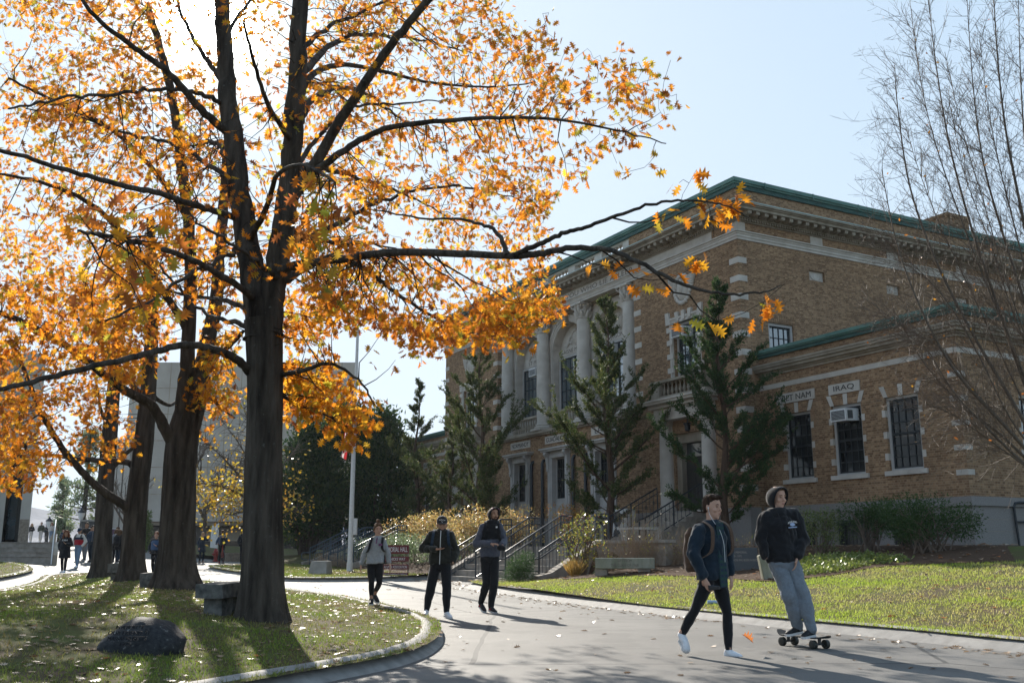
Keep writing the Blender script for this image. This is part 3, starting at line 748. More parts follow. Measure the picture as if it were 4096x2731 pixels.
def poly_dist(P, x, y):
    m = 1e9
    for (ax, ay), (bx_, by) in zip(P, P[1:] + P[:1]):
        ex, ey = bx_ - ax, by - ay; t = max(0, min(1, ((x - ax) * ex + (y - ay) * ey) / (ex * ex + ey * ey + 1e-12)))
        m = min(m, math.hypot(x - ax - t * ex, y - ay - t * ey))
    return m
def inside(P, X, Y):
    P = np.asarray(P); r = np.zeros(len(X), dtype=bool); n = len(P); j = n - 1
    for i in range(n):
        c = ((P[i, 1] > Y) != (P[j, 1] > Y)) & (X < (P[j, 0] - P[i, 0]) * (Y - P[i, 1]) / (P[j, 1] - P[i, 1] + 1e-12) + P[i, 0])
        r ^= c; j = i
    return r
def smooth_poly(P, it=2, closed=True):
    for _ in range(it):
        Q = []
        n = len(P)
        for i in range(n if closed else n - 1):
            a, b = P[i], P[(i + 1) % n]
            Q += [(a[0]*.75+b[0]*.25, a[1]*.75+b[1]*.25), (a[0]*.25+b[0]*.75, a[1]*.25+b[1]*.75)]
        if not closed: Q = [P[0]] + Q + [P[-1]]
        P = Q
    return P
ISLAND = smooth_poly([(-1.9, 8.9), (-1.2, 10.3), (-.95, 11.6), (-.9, 13.2), (-1.1, 15.6), (-1.65, 17.8), (-2.6, 20.6), (-3.9, 23.6), (-5.7, 26.6), (-7.7, 29.6), (-10.4, 33.2), (-13.2, 36.2), (-15.6, 37.0), (-16.3, 35.0), (-14.6, 31.0), (-13.4, 27.0), (-12.6, 22.5), (-12.5, 16), (-13, 8), (-13, -2), (-4, -2), (-3.0, 6.5)], 2)
RCURB = [(16.0, -6.0), (11.2, 2.4), (8.4, 7.6), (5.98, 11.96), (5.40, 13.5), (4.56, 15.2), (3.3, 18.0), (2.0, 21.3), (.35, 25.3), (-.75, 28.2), (-1.25, 29.9)]
RCURB = smooth_poly(RCURB, 2, False)
RLAWN = RCURB + [(-1.2, 30.6), B(2.2, -9.1)[:2], B(.25, -8.5)[:2], B(.25, .5)[:2], B(-8, 1.2)[:2], B(-8, 20)[:2], B(-40, 20)[:2], (40, -6)]
PLAWN_F = smooth_poly([B(6.85, -8.7)[:2], (-3.0, 35.2), (-4.3, 34.5), (-6.6, 33.6), (-8.3, 34.6), (-9.6, 38), (-12.2, 42.6), (-14.2, 46.6), (-14.4, 48.8), (-13.2, 50.6), (-12.6, 54)], 2, False)
PLAWN = PLAWN_F + [(-16, 58), B(29, -6)[:2], B(32, .9)[:2], B(24.5, .9)[:2], B(24.5, .5)[:2], B(6.85, .5)[:2]]
FLAWN_F = smooth_poly([(-14.6, 24), (-15.9, 30), (-17.3, 36.3), (-18.4, 38.8), (-20.0, 41.2), (-22.6, 43.4), (-30, 44)], 2, False)
FLAWN = FLAWN_F + [(-45, 44), (-45, 24)]
def sheet(name, P, zf, step, mat, kind='structure', lift=0):
    xs = [p[0] for p in P]; ys = [p[1] for p in P]
    gx, gy = np.meshgrid(np.arange(min(xs), max(xs), step), np.arange(min(ys), max(ys), step))
    X = gx.ravel() + rng.uniform(-.1, .1, gx.size) * step; Y = gy.ravel() + rng.uniform(-.1, .1, gx.size) * step
    k = inside(P, X, Y); X, Y = X[k], Y[k]
    k = np.array([poly_dist(P, x, y) > step * .3 for x, y in zip(X, Y)]) if len(X) < 60000 else np.ones(len(X), bool)
    pts = [Vector(p) for p in P] + [Vector((x, y)) for x, y in zip(X[k], Y[k])]
    n = len(P)
    vs, es, fs, *_ = delaunay_2d_cdt(pts, [(i, (i + 1) % n) for i in range(n)], [], 1, 1e-5)
    mb = MB(); mb.add([(v.x, v.y, zf(v.x, v.y) + lift) for v in vs], [tuple(f) for f in fs])
    o = mb.build(name, mat, None, smooth=60); 
    bmf = bmesh.new(); bmf.from_mesh(o.data)
    for f in bmf.faces:
        if f.normal.z < 0: f.normal_flip()
    bmf.to_mesh(o.data); bmf.free()
    if kind: o['kind'] = kind
    return o
def curb(name, P, zf, mat, inward=1, h=.14, wdt=.2, berm=False):
    """kerb swept along P; the lawn lies on the left of P when inward=1"""
    prof = [(-.06, -.05), (-.03, .012), (.05, h*.42), (.11, h*.8), (.17, h), (wdt*.75+.08, h+.012), (wdt+.08, h*.9), (wdt+.11, h*.4)]
    if berm: prof = [(-.24, -.03), (-.17, .012), (-.09, .055), (0, .10), (.07, .132), (.18, .15), (.28, .14), (.36, .10), (.44, .10)]
    n = len(P); vs = []
    for i in range(n):
        a, b = P[max(0, i-1)], P[min(n-1, i+1)]
        tx, ty = b[0]-a[0], b[1]-a[1]; L = math.hypot(tx, ty) + 1e-9; nx, ny = -ty/L*inward, tx/L*inward
        j = .006*math.sin(i*1.7)+.006*math.sin(i*.63)
        for o_, z in prof: vs.append((P[i][0]+nx*(o_+j), P[i][1]+ny*(o_+j), zf(P[i][0], P[i][1])+z))
    m = len(prof); fs = [(i*m+k, (i+1)*m+k, (i+1)*m+k+1, i*m+k+1) for i in range(n-1) for k in range(m-1)]
    mb = MB(); mb.add(vs, fs + [tuple(range(m)), tuple((n-1)*m+k for k in range(m))[::-1]])
    o = mb.build(name, mat, None, smooth=40); o['kind'] = 'structure'; return o
# materials of the ground
def mat_asphalt():
    m, t, p = newmat('asphalt')
    f = noise_tex(t, .35, 6); g_ = noise_tex(t, 90, 3)
    c = ramp(t, f, [(.3, (.105, .102, .098)), (.7, (.165, .16, .153))])
    c = mixrgb(t, .6, c, ramp(t, g_, [(.35, (.6, .6, .6)), (.65, (1.3, 1.3, 1.3))]), 'MULTIPLY')
    pt = noise_tex(t, 1.1, 2); c = mixrgb(t, .5, c, ramp(t, pt, [(.42, (.82, .82, .82)), (.46, (1.12, 1.11, 1.1))]), 'MULTIPLY')
    st_ = noise_tex(t, 320, 2); c = mixrgb(t, .7, c, ramp(t, st_, [(.38, (.5, .5, .5)), (.62, (1.5, 1.48, 1.45))]), 'MULTIPLY')
    # long cracks sealed with tar
    tc = nd(t, 'ShaderNodeTexCoord'); v = nd(t, 'ShaderNodeTexVoronoi', feature='DISTANCE_TO_EDGE'); v.inputs['Scale'].default_value = .16
    n2 = nd(t, 'ShaderNodeTexNoise'); n2.inputs['Scale'].default_value = .9; n2.inputs['Detail'].default_value = 5
    t.links.new(tc.outputs['Object'], n2.inputs['Vector']); mx = mixrgb(t, .12, tc.outputs['Object'], n2.outputs['Color'], 'ADD'); t.links.new(mx, v.inputs['Vector'])
    lt = nd(t, 'ShaderNodeMath', operation='LESS_THAN'); t.links.new(v.outputs['Distance'], lt.inputs[0]); lt.inputs[1].default_value = .004
    c = mixrgb(t, lt.outputs[0], c, (.05, .05, .05))
    t.links.new(c, p.inputs['Base Color']); p.inputs['Roughness'].default_value = .72; p.inputs['Specular IOR Level'].default_value = .3
    bump(t, p, noise_tex(t, 140, 3), .5, .006)
    return m
M_['asphalt'] = mat_asphalt()
M_['kerb'] = mat_noise('asphalt_kerb', (.2, .19, .18), (.32, .305, .285), 5, .8, 8, .5, 60, .3)
M_['turf'] = mat_noise('thin_turf', (.055, .05, .02), (.12, .12, .035), 1.3, .95, 8, .6, 50, .1, stops=[(.34, (.085, .06, .04)), (.5, (.08, .072, .03)), (.72, (.075, .10, .025))])
M_['mulch'] = mat_noise('bark_mulch', (.035, .022, .015), (.11, .065, .04), 22, .95, 8, .9, 60, .1)
M_['ground_far'] = mat_noise('far_grass', (.07, .075, .03), (.13, .12, .06), .2, .95, 6)
M_['paving'] = mat_noise('paving', (.2, .19, .18), (.3, .285, .27), 2, .8, 6, .2, 50)
# far ground sheet to the horizon
def axis(c0, c1, far):
    a = list(np.arange(c0, c1 + .1, 8.0)); d = 8.0; lo, hi = [], []; x = c0
    while x > -far: d *= 1.6; x -= d; lo.append(x)
    d = 8.0; x = c1
    while x < far: d *= 1.6; x += d; hi.append(x)
    return lo[::-1] + a + hi
ax_, ay_ = axis(-80, 60, 2600), axis(-40, 160, 2600)
mb = MB(); nx_, ny_ = len(ax_), len(ay_)
mb.add([(x, y, rz(x, min(y, 160)) - .16) for y in ay_ for x in ax_], [(j*nx_+i, j*nx_+i+1, (j+1)*nx_+i+1, (j+1)*nx_+i) for j in range(ny_-1) for i in range(nx_-1)])
tag(mb.build('ground', M_['ground_far'], None, smooth=60), kind='structure')
ROADP = [(-48, -12), (34, -12), (34, 3), (3.0, 40), (-2, 60), (-4, 100), (-30, 118), (-60, 118), (-60, 44)]
sheet('road', ROADP, rz, 1.2, M_['asphalt'])
sheet('lawn_island', ISLAND, mound, .45, M_['turf'])
sheet('lawn', RLAWN, bank, .6, M_['turf'])
sheet('lawn', PLAWN, bank, .6, M_['turf'])
sheet('lawn', FLAWN, lambda x, y: rz(x, y) + .13 + .25 * sstep(0, 5, poly_dist(FLAWN, x, y)), .8, M_['turf'])
curb('kerb', ISLAND + ISLAND[:1], rz, M_['kerb'], 1)
curb('kerb', RCURB, rz, M_['kerb'], -1, .15, .26, True)
curb('kerb', PLAWN_F, rz, M_['kerb'], -1, .15, .2)
curb('kerb', FLAWN_F, rz, M_['kerb'], 1, .15, .2)
# planting beds
BED_L = [B(6.9, -8.3)[:2], B(9, -8.6)[:2], B(13, -8.4)[:2], B(17.5, -8.6)[:2], B(17.9, -.1)[:2], B(6.9, -.1)[:2]]
ground_z = {}
def gz(x, y):
    """top of whatever ground is there"""
    X, Y = np.array([x]), np.array([y])
    if inside(ISLAND, X, Y)[0]: return mound(x, y)
    if inside(RLAWN, X, Y)[0] or inside(PLAWN, X, Y)[0]: return bank(x, y)
    if inside(FLAWN, X, Y)[0]: return rz(x, y) + .13 + .25 * sstep(0, 5, poly_dist(FLAWN, x, y))
    return rz(x, y)
def vstep(a, b, x): t = np.clip((x - a) / (b - a), 0, 1); return t * t * (3 - 2 * t)
def vrz(x, y):
    q = np.maximum(0, y - 20); l = np.minimum(23, -x)
    return .013 * q * q / (q + 3) + (.02 * np.maximum(0, l - 12) + .04 * np.maximum(0, l - 17)) * vstep(24, 36, y)
def vbank(x, y):
    s = (x - MX) * UX + (y - MY) * UY; d = (x - MX) * VX + (y - MY) * VY; z0 = vrz(x, y) + .13
    zr = z0 + (1.28 - z0) * np.clip((d + 11.3) / 9.6, 0, 1)
    zb = np.where(d >= -6.35, 1.3, z0 + .22 * np.clip((d + 10.5) / 4, 0, 1))
    zl = z0 + (1.3 - z0) * vstep(-8.6, -4.2, d); k = 1 - vstep(-3.2, -.4, s); k2 = vstep(6.7, 7.3, s)
    return (zr * k + zb * (1 - k)) * (1 - k2) + zl * k2
def vdist(P, x, y):
    m = np.full(len(x), 1e9)
    for (ax, ay), (bx_, by) in zip(P, P[1:] + P[:1]):
        ex, ey = bx_ - ax, by - ay; t = np.clip(((x - ax) * ex + (y - ay) * ey) / (ex * ex + ey * ey + 1e-12), 0, 1)
        m = np.minimum(m, np.hypot(x - ax - t * ex, y - ay - t * ey))
    return m
def vgz(x, y):
    z = vrz(x, y); a = inside(ISLAND, x, y); z0 = z.copy()
    if a.any(): z[a] = z0[a] + .12 + .3 * vstep(0, 4.5, vdist(ISLAND, x[a], y[a]))
    b = inside(RLAWN, x, y) | inside(PLAWN, x, y); z[b] = vbank(x[b], y[b])
    c = inside(FLAWN, x, y)
    if c.any(): z[c] = z0[c] + .13 + .25 * vstep(0, 5, vdist(FLAWN, x[c], y[c]))
    return z
PINY = np.concatenate([np.arange(4, 40, .06), np.arange(40, 140, .3)])
def pin(x, y):
    """ground point under a picture position (walks along the sight line)"""
    p = at(x, y, 1.0); X = p.x * PINY; Z = 1.15 + (p.z - 1.15) * PINY; G = vgz(X, PINY)
    k = np.nonzero(Z <= G)[0]; k = k[0] if len(k) else len(PINY) - 1
    return Vector((X[k], PINY[k], G[k]))
def pins(pts):
    g = [pin(*q) for q in pts]; return g

BEDF = [tuple(pin(x, y))[:2] for x, y in ((1218, 1336), (1300, 1331), (1380, 1327), (1470, 1322), (1560, 1323), (1650, 1327), (1760, 1338), (1840, 1331), (1930, 1320), (2000, 1305), (2100, 1298), (2230, 1293), (2330, 1290))]
BED_R = smooth_poly(BEDF, 1, False) + [B(-9.2, .62)[:2], B(-7.8, .62)[:2], B(.1, .62)[:2], B(.15, -8.4)[:2]]
sheet('planting_bed', BED_R, bank, .4, M_['mulch'], lift=.02)
sheet('planting_bed', BED_L, bank, .4, M_['mulch'], lift=.02)
# ================================================================== OAKS
def mat_bark(name, c1, c2, lichen=True):
    m, t, p = newmat(name)
    f = noise_tex(t, 7, 7, stretch=(1, 1, .16))
    c = ramp(t, f, [(.3, c1), (.7, c2)])
    if lichen:
        l = noise_tex(t, 16, 3); c = mixrgb(t, ramp(t, l, [(.66, (0, 0, 0)), (.74, (.55, .55, .55))]), c, (.16, .165, .15))
    t.links.new(c, p.inputs['Base Color']); p.inputs['Roughness'].default_value = .92; p.inputs['Specular IOR Level'].default_value = .15
    bump(t, p, noise_tex(t, 26, 5, stretch=(1, 1, .14)), 1.0, .06)
    return m
M_['bark'] = mat_bark('oak_bark', (.02, .016, .013), (.11, .092, .075))
M_['twig'] = mat_bark('oak_twig', (.018, .014, .011), (.06, .048, .038), False)
M_['oak_leaf'] = mat_leaf('oak_leaf', .74, .5, .35)
HALF = [(.012, 0), (.016, .16), (.20, .20), (.07, .32), (.37, .40), (.10, .50), (.43, .68), (.11, .70), (.26, .88), (.06, .85), (0, 1.0)]
HALF_FAR = [(.02, 0), (.2, .25), (.09, .38), (.34, .55), (.12, .68), (.22, .88), (0, 1.0)]
def leaf_mesh(name, P, A, Nn, L, cols, mat, parent=None, half=HALF, fold=.35, curl=.25, kind=None):
    """lobed leaves: base point P, axis A, normal Nn, length L"""
    P, A, Nn, L = map(np.asarray, (P, A, Nn, L)); n = len(P)
    A = A / np.linalg.norm(A, axis=1, keepdims=True)
    S = np.cross(A, Nn); S /= np.linalg.norm(S, axis=1, keepdims=True) + 1e-9; Nn = np.cross(S, A)
    h = np.array(half); k = len(h)
    loc = [(x, y, x * fold - curl * y * y) for x, y in half] + [(-x, y, x * fold - curl * y * y) for x, y in half[1:-1]]
    loc = np.array(loc)
    wv = rng.uniform(.75, 1.15, n)
    cu = rng.uniform(-.6, 1.6, n)
    V = (P[:, None, :] + L[:, None, None] * (loc[None, :, 0:1] * S[:, None, :] * wv[:, None, None] + loc[None, :, 1:2] * A[:, None, :]
         + (np.abs(loc[None, :, 0:1]) * fold * cu[:, None, None] - curl * cu[:, None, None] * loc[None, :, 1:2] ** 2) * Nn[:, None, :])).reshape(-1, 3)
    m = len(loc)
    f1 = np.arange(k); f2 = np.concatenate([[0], [k - 1], np.arange(m - 1, k - 1, -1)])
    base = (np.arange(n) * m)[:, None]
    F = np.concatenate([base + f1[None, :], base + f2[None, :]])
    cc = np.repeat(np.asarray(cols), m, axis=0)
    o = np_mesh(name, V, F, mat, parent, cc)
    if kind: o['kind'] = kind
    return o
def leaf_colors(n, w=(.56, .17, .10, .17), wt=None):
    base = np.array([(.70, .235, .02), (.82, .41, .03), (.40, .37, .045), (.36, .115, .035)])
    i = rng.choice(4, n, p=np.array(w) / sum(w)); j = rng.choice(4, n, p=np.array(w) / sum(w))
    t = rng.uniform(0, .45, n)[:, None]
    return np.clip((base[i] * (1 - t) + base[j] * t) * rng.uniform(.7, 1.2, n)[:, None], 0, .9)
def smooth_path(pts, per=6):
    out = []; n = len(pts)
    for i in range(n - 1):
        p0, p1, p2, p3 = pts[max(0, i-1)], pts[i], pts[i+1], pts[min(n-1, i+2)]
        for j in range(per):
            t = j / per
            out.append(.5*((2*p1)+(p2-p0)*t+(2*p0-5*p1+4*p2-p3)*t*t+(3*p1-p0-3*p2+p3)*t**3))
    out.append(pts[-1]); return out
def in_poly_pts(poly, n):
    P = np.array(poly); lo, hi = P.min(0), P.max(0); out = np.zeros((0, 2))
    while len(out) < n:
        q = rng.uniform(lo, hi, (n * 2, 2)); out = np.concatenate([out, q[inside(poly, q[:, 0], q[:, 1])]])
    return out[:n]
class Oak:
    def __init__(self, name, base, label, group='oak trees on the lawn island'):
        self.t = thing(name, base, label, 'tree', group); self.limbs = []; self.nodes = []; self.twigs = MB(); self.branches = MB(); self.leaf = ([], [], [], [], [])
    def trunk(self, pts, radii, flare=1.5):
        pts = smooth_path([Vector(p) for p in pts], 14); n = len(pts)
        rr = np.interp(np.linspace(0, 1, n), np.linspace(0, 1, len(radii)), radii)
        z0 = pts[0].z
        rr = [r * (1 + (flare - 1) * math.exp(-max(0, p.z - z0) / .28)) for r, p in zip(rr, pts)]
        mb = MB(); ns = 72; mb.tube(pts, rr, ns)
        for i in range(n):
            for k in range(ns):
                q = i * ns + k; v = Vector(mb.v[q]); c = pts[i]; a = 2*math.pi*k/ns
                amp = .03*rr[i]*math.sin(a*17+2.5*math.sin(v.z*1.7)+1.2*math.sin(v.z*4.3))+.022*rr[i]*math.sin(a*9+3*mnoise.noise(Vector((a, v.z*1.4, 2))))+.06*rr[i]*mnoise.noise(Vector((a*1.5, v.z*.6, z0)))
                fl = math.exp(-max(0, v.z-z0)/.3)*.16*rr[i]*math.sin(a*5+1)
                d = (v - c); d.normalize() if d.length > 1e-6 else None
                mb.v[q] = tuple(v + d * (amp + fl))
        mb.build('trunk', M_['bark'], self.t, smooth=60)
        for p, r in zip(pts[n//3:], rr[n//3:]): self.nodes.append((p, r))
    def limb(self, pts, r0, r1, jit=.012):
        pts = smooth_path([Vector(p) for p in pts], 7); n = len(pts)
        for i in range(1, n - 1): pts[i] = pts[i] + Vector([random.gauss(0, jit * .5) for _ in range(3)])
        rr = [r0 + (r1 - r0) * (i / (n - 1)) ** .8 for i in range(n)]
        rr[0] *= 1.25; rr[1] *= 1.1
        self.branches.tube(pts, rr, 10)
        for p, r in zip(pts[1:], rr[1:]): self.nodes.append((p, r))
    def grow(self, att, nl=(5, 9), size=(.13, .19), wcol=(.48, .25, .10, .17), spread=.2, maxlen=4.5):
        """att (n,3): each gets a twig from the nearest wood and a tuft of leaves"""
        att = np.asarray(att); N = np.array([p for p, r in self.nodes]); Rr = np.array([r for p, r in self.nodes])
        d = np.min(np.linalg.norm(att[:, None, :] - N[None, ::3, :], axis=2), axis=1); order = np.argsort(d)
        ext = np.empty((len(N) + len(att) * 6, 3)); er = np.empty(len(ext)); cnt = len(N); ext[:cnt] = N; er[:cnt] = Rr
        for idx in order:
            T = att[idx]; dd = np.linalg.norm(ext[:cnt] - T, axis=1); j = int(np.argmin(dd + .5 / (er[:cnt] * 60 + .4)))
            L = dd[j]
            if L > maxlen: continue
            a, r0 = Vector(ext[j]), er[j]; b = Vector(T)
            r = min(r0 * .75, .004 + .0065 * L); n = max(2, int(L / .28) + 1)
            mid = Vector([random.gauss(0, .10 * L) for _ in range(3)]); mid.z += -.06 * L
            pts = [a.lerp(b, i / n) + mid * (4 * (i / n) * (1 - i / n) * .5) + (Vector([random.gauss(0, .02) for _ in range(3)]) if 0 < i < n else Vector()) for i in range(n + 1)]
            self.twigs.tube(pts, [max(.0028, r * (1 - .75 * i / n)) for i in range(n + 1)], 5 if r > .01 else 4, False)
            for i in range(1, n + 1):
                if cnt < len(ext): ext[cnt] = pts[i]; er[cnt] = max(.003, r * (1 - .75 * i / n)); cnt += 1
            ax = (b - pts[-2]).normalized()
            for _ in range(random.randint(*nl)):
                t = random.random() ** 1.5 * min(1.1, L)
                q = b - ax * t + Vector([random.gauss(0, spread * .35) for _ in range(3)])
                dr = ax * .5 + Vector((random.gauss(0, .6), random.gauss(0, .6), random.gauss(-.55, .5)))
                self.leaf[0].append(q); self.leaf[1].append(dr); self.leaf[2].append([random.gauss(0, 1) for _ in range(3)])
                self.leaf[3].append(random.uniform(*size))
        self.leaf[4].append((len(self.leaf[0]) - sum(q[0] for q in self.leaf[4]), wcol))
    def finish(self):
        self.branches.build('limbs', M_['bark'], self.t, smooth=70)
        if self.twigs.v: self.twigs.build('twigs', M_['twig'], self.t)
        cols = np.concatenate([leaf_colors(n, w_) for n, w_ in self.leaf[4]])
        L = self.leaf; leaf_mesh('crown', L[0], L[1], L[2], L[3], cols, M_['oak_leaf'], self.t)
def att_region(poly, n, y0, y1, skip=((485, 50, 62),)):
    q = in_poly_pts(poly, int(n * 1.15)); Y = rng.uniform(y0, y1, len(q)); out = []
    for (x, y), Yd in zip(q, Y):
        if any((x - a) ** 2 + (y - b) ** 2 < r * r for a, b, r in skip): continue
        out.append(at(x, y, Yd))
    return np.array(out[:n])
def clump(att, k=.55, s=.5):
    """pull attractors into loose clumps so that gaps open between them"""
    c = att[rng.choice(len(att), max(3, len(att) // 9), replace=False)]
    out = att.copy()
    for i in range(len(att)):
        j = np.argmin(np.linalg.norm(c - att[i], axis=1)); out[i] = att[i] + (c[j] - att[i]) * k * rng.uniform(.3, 1) + rng.normal(0, .12, 3)
    return out
A = lambda *q: [at(*p) for p in q]
# ---- nearest oak
b1 = pin(602, 1424); Y1 = b1.y
o1 = Oak('oak_tree', b1, 'nearest oak, straight dark trunk beside the stone bench and the widest orange crown')
o1.trunk([at(603, 1432, Y1), at(603, 1330, Y1), at(605, 1150, Y1), at(609, 950, Y1), at(608, 820, Y1), at(605, 735, Y1)], [.30, .265, .245, .23, .24, .255], 1.18)
o1.limb(A((613, 770, Y1), (628, 660, Y1), (648, 540, Y1-.1), (668, 380, Y1-.2), (682, 180, Y1-.3), (690, 0, Y1-.3), (700, -250, Y1-.2)), .20, .10, .02)
o1.limb(A((600, 780, Y1), (585, 660, Y1), (562, 520, Y1+.2), (535, 330, Y1+.3), (518, 160, Y1+.4), (508, 0, Y1+.4), (495, -250, Y1+.5)), .21, .10, .02)
o1.limb(A((660, 470, Y1-.2), (715, 390, Y1-.4), (775, 290, Y1-.6), (850, 170, Y1-.9), (925, 70, Y1-1.2), (1010, -30, Y1-1.5), (1080, -140, Y1-1.7)), .092, .04)
o1.limb(A((690, 420, Y1-.3), (770, 360, Y1-.6), (850, 310, Y1-.8), (930, 287, Y1-1), (1050, 276, Y1-1.2), (1160, 270, Y1-1.4), (1290, 276, Y1-1.8), (1420, 300, Y1-2), (1530, 330, Y1-2.2)), .06, .006)
o1.limb(A((640, 620, Y1-.1), (700, 606, Y1-.5), (800, 592, Y1-1), (900, 580, Y1-1.6), (1040, 582, Y1-2.4), (1170, 588, Y1-3.1), (1250, 582, Y1-3.6), (1310, 569, Y1-4.0), (1400, 575, Y1-4.4), (1470, 605, Y1-4.7), (1560, 650, Y1-5), (1660, 674, Y1-5.2), (1745, 672, Y1-5.3), (1795, 655, Y1-5.3)), .068, .004, .01)
o1.limb(A((1180, 588, Y1-3.2), (1240, 560, Y1-3.6), (1290, 538, Y1-3.9), (1345, 522, Y1-4.1), (1430, 490, Y1-4.4), (1520, 463, Y1-4.7), (1600, 462, Y1-4.9), (1670, 473, Y1-5), (1720, 500, Y1-5.1)), .032, .004, .01)
o1.limb(A((1165, 584, Y1-3.1), (1150, 545, Y1-3), (1120, 520, Y1-2.9), (1060, 505, Y1-2.6), (960, 500, Y1-2.2), (860, 480, Y1-1.8)), .03, .008)
o1.limb(A((660, 640, Y1-.2), (760, 590, Y1+.8), (840, 620, Y1+1.6), (920, 680, Y1+2.2), (1010, 735, Y1+2.8), (1090, 765, Y1+3.0), (1160, 775, Y1+3)), .06, .01)
o1.limb(A((648, 860, Y1), (700, 850, Y1-.6), (760, 835, Y1-1), (830, 880, Y1-1.2), (860, 930, Y1-1.3)), .04, .008)
o1.limb(A((645, 905, Y1), (690, 930, Y1+.5), (760, 960, Y1+.9), (830, 1000, Y1+1.2)), .032, .006)
o1.limb(A((580, 860, Y1), (545, 825, Y1-.4), (500, 806, Y1-.9), (440, 792, Y1-1.4), (380, 800, Y1-1.8), (300, 822, Y1-2.4), (180, 850, Y1-3), (60, 880, Y1-3.6), (-40, 900, Y1-4)), .066, .022)
o1.limb(A((545, 500, Y1+.2), (470, 478, Y1-.6), (380, 448, Y1-1.4), (280, 425, Y1-2.2), (170, 395, Y1-3), (60, 362, Y1-3.8), (-40, 335, Y1-4.3)), .052, .018)
o1.limb(A((528, 310, Y1+.3), (460, 250, Y1-.2), (390, 170, Y1-.7), (310, 110, Y1-1.2), (220, 40, Y1-1.7), (150, -60, Y1-2)), .07, .02)
o1.limb(A((520, 200, Y1+.4), (470, 130, Y1+.8), (420, 40, Y1+1.2), (380, -80, Y1+1.6)), .05, .02)
o1.limb(A((676, 240, Y1-.2), (720, 170, Y1+.8), (790, 150, Y1+1.6), (880, 165, Y1+2.4), (990, 190, Y1+3.2), (1120, 200, Y1+3.8), (1230, 190, Y1+4.2)), .06, .012)
o1.limb(A((672, 330, Y1-.2), (620, 250, Y1-1.2), (585, 150, Y1-2.0), (560, 50, Y1-2.6)), .045, .015)
o1.limb(A((570, 560, Y1+.2), (610, 480, Y1-1.0), (640, 400, Y1-2), (700, 380, Y1-3), (770, 420, Y1-4)), .05, .012)
o1.limb(A((590, 690, Y1), (520, 640, Y1-1.2), (430, 590, Y1-2.6), (330, 560, Y1-4), (240, 540, Y1-5.2), (180, 530, Y1-6)), .055, .01)
o1.limb(A((585, 720, Y1), (520, 690, Y1+1), (440, 680, Y1+2), (350, 660, Y1+3)), .05, .015)
for pth, r0, r1 in (([(560, 560, .2), (500, 600, -.6), (420, 640, -1.4), (330, 700, -2.2), (230, 740, -3)], .04, .01), ([(520, 240, .4), (450, 215, -.2), (370, 205, -.8), (270, 215, -1.4), (150, 225, -2.2), (20, 250, -3)], .04, .012),
        ([(545, 420, .2), (480, 380, .8), (400, 330, 1.4), (300, 310, 2), (180, 270, 2.6), (60, 250, 3.2)], .045, .012), ([(600, 760, 0), (540, 740, .8), (470, 720, 1.8), (400, 650, 2.6), (330, 560, 3.4)], .05, .012),
        ([(668, 400, -.2), (720, 330, .6), (800, 250, 1.6), (900, 240, 2.6), (1020, 230, 3.4)], .045, .01), ([(660, 560, -.1), (760, 520, .8), (880, 460, 1.8), (1000, 430, 2.8), (1120, 440, 3.6), (1230, 470, 4.2)], .05, .008),
        ([(685, 120, -.3), (760, 60, .6), (850, 20, 1.4), (960, -40, 2)], .045, .015), ([(512, 100, .4), (560, 20, 1.2), (620, -60, 2)], .04, .015), ([(640, 640, -.1), (560, 580, -1.6), (500, 540, -3), (430, 500, -4.2)], .035, .008)):
    o1.limb([at(x, y, Y1 + q) for x, y, q in pth], r0, r1, .03)
for pth in ([(672, 300, 0), (720, 230, 2), (780, 200, 4.5), (850, 220, 7), (930, 280, 9.5), (1010, 330, 11.5)], [(660, 420, 0), (720, 380, 2.5), (800, 400, 5), (890, 430, 7.5), (980, 470, 10), (1060, 520, 11.5)], [(655, 520, .1), (700, 540, 2.5), (770, 560, 5), (860, 560, 7.5), (960, 590, 9.5)], [(680, 200, -.2), (740, 120, 2), (830, 80, 5), (950, 90, 8), (1080, 120, 10)], [(540, 380, .3), (500, 330, 3), (450, 330, 6), (400, 350, 9)]):
    o1.limb([at(x, y, Y1 + q) for x, y, q in pth], .075, .012, .04)
RA = [(650, -150), (1100, -150), (1190, 0), (1240, 90), (1270, 300), (1290, 560), (1290, 690), (1180, 770), (1050, 740), (800, 700), (660, 600)]
o1.grow(clump(att_region(RA, 950, 12, 19)), (3, 6), (.10, .155))
o1.grow(clump(att_region(RA, 800, 18.5, 27)), (4, 7), (.12, .175))
o1.grow(clump(att_region([(1190, 20), (1260, 70), (1400, 110), (1510, 165), (1560, 270), (1480, 330), (1400, 400), (1310, 450), (1250, 300)], 150, 11.5, 15.5)), (3, 5), (.11, .16))
o1.grow(clump(att_region([(660, 640), (1000, 740), (1270, 640), (1300, 690), (1170, 785), (1000, 790), (960, 810), (800, 730), (660, 800)], 480, 11.5, 20.5)), (4, 7), (.11, .165))
o1.grow(clump(att_region([(650, 780), (760, 800), (830, 900), (865, 930), (830, 1010), (790, 1020), (720, 960), (655, 960)], 190, 13, 17)), (4, 7), (.12, .17), (.4, .42, .13, .05))
o1.grow(clump(att_region([(60, -150), (660, -150), (660, 560), (560, 760), (300, 700), (150, 600), (60, 300)], 1150, 11.5, 21)), (3, 5), (.10, .155))
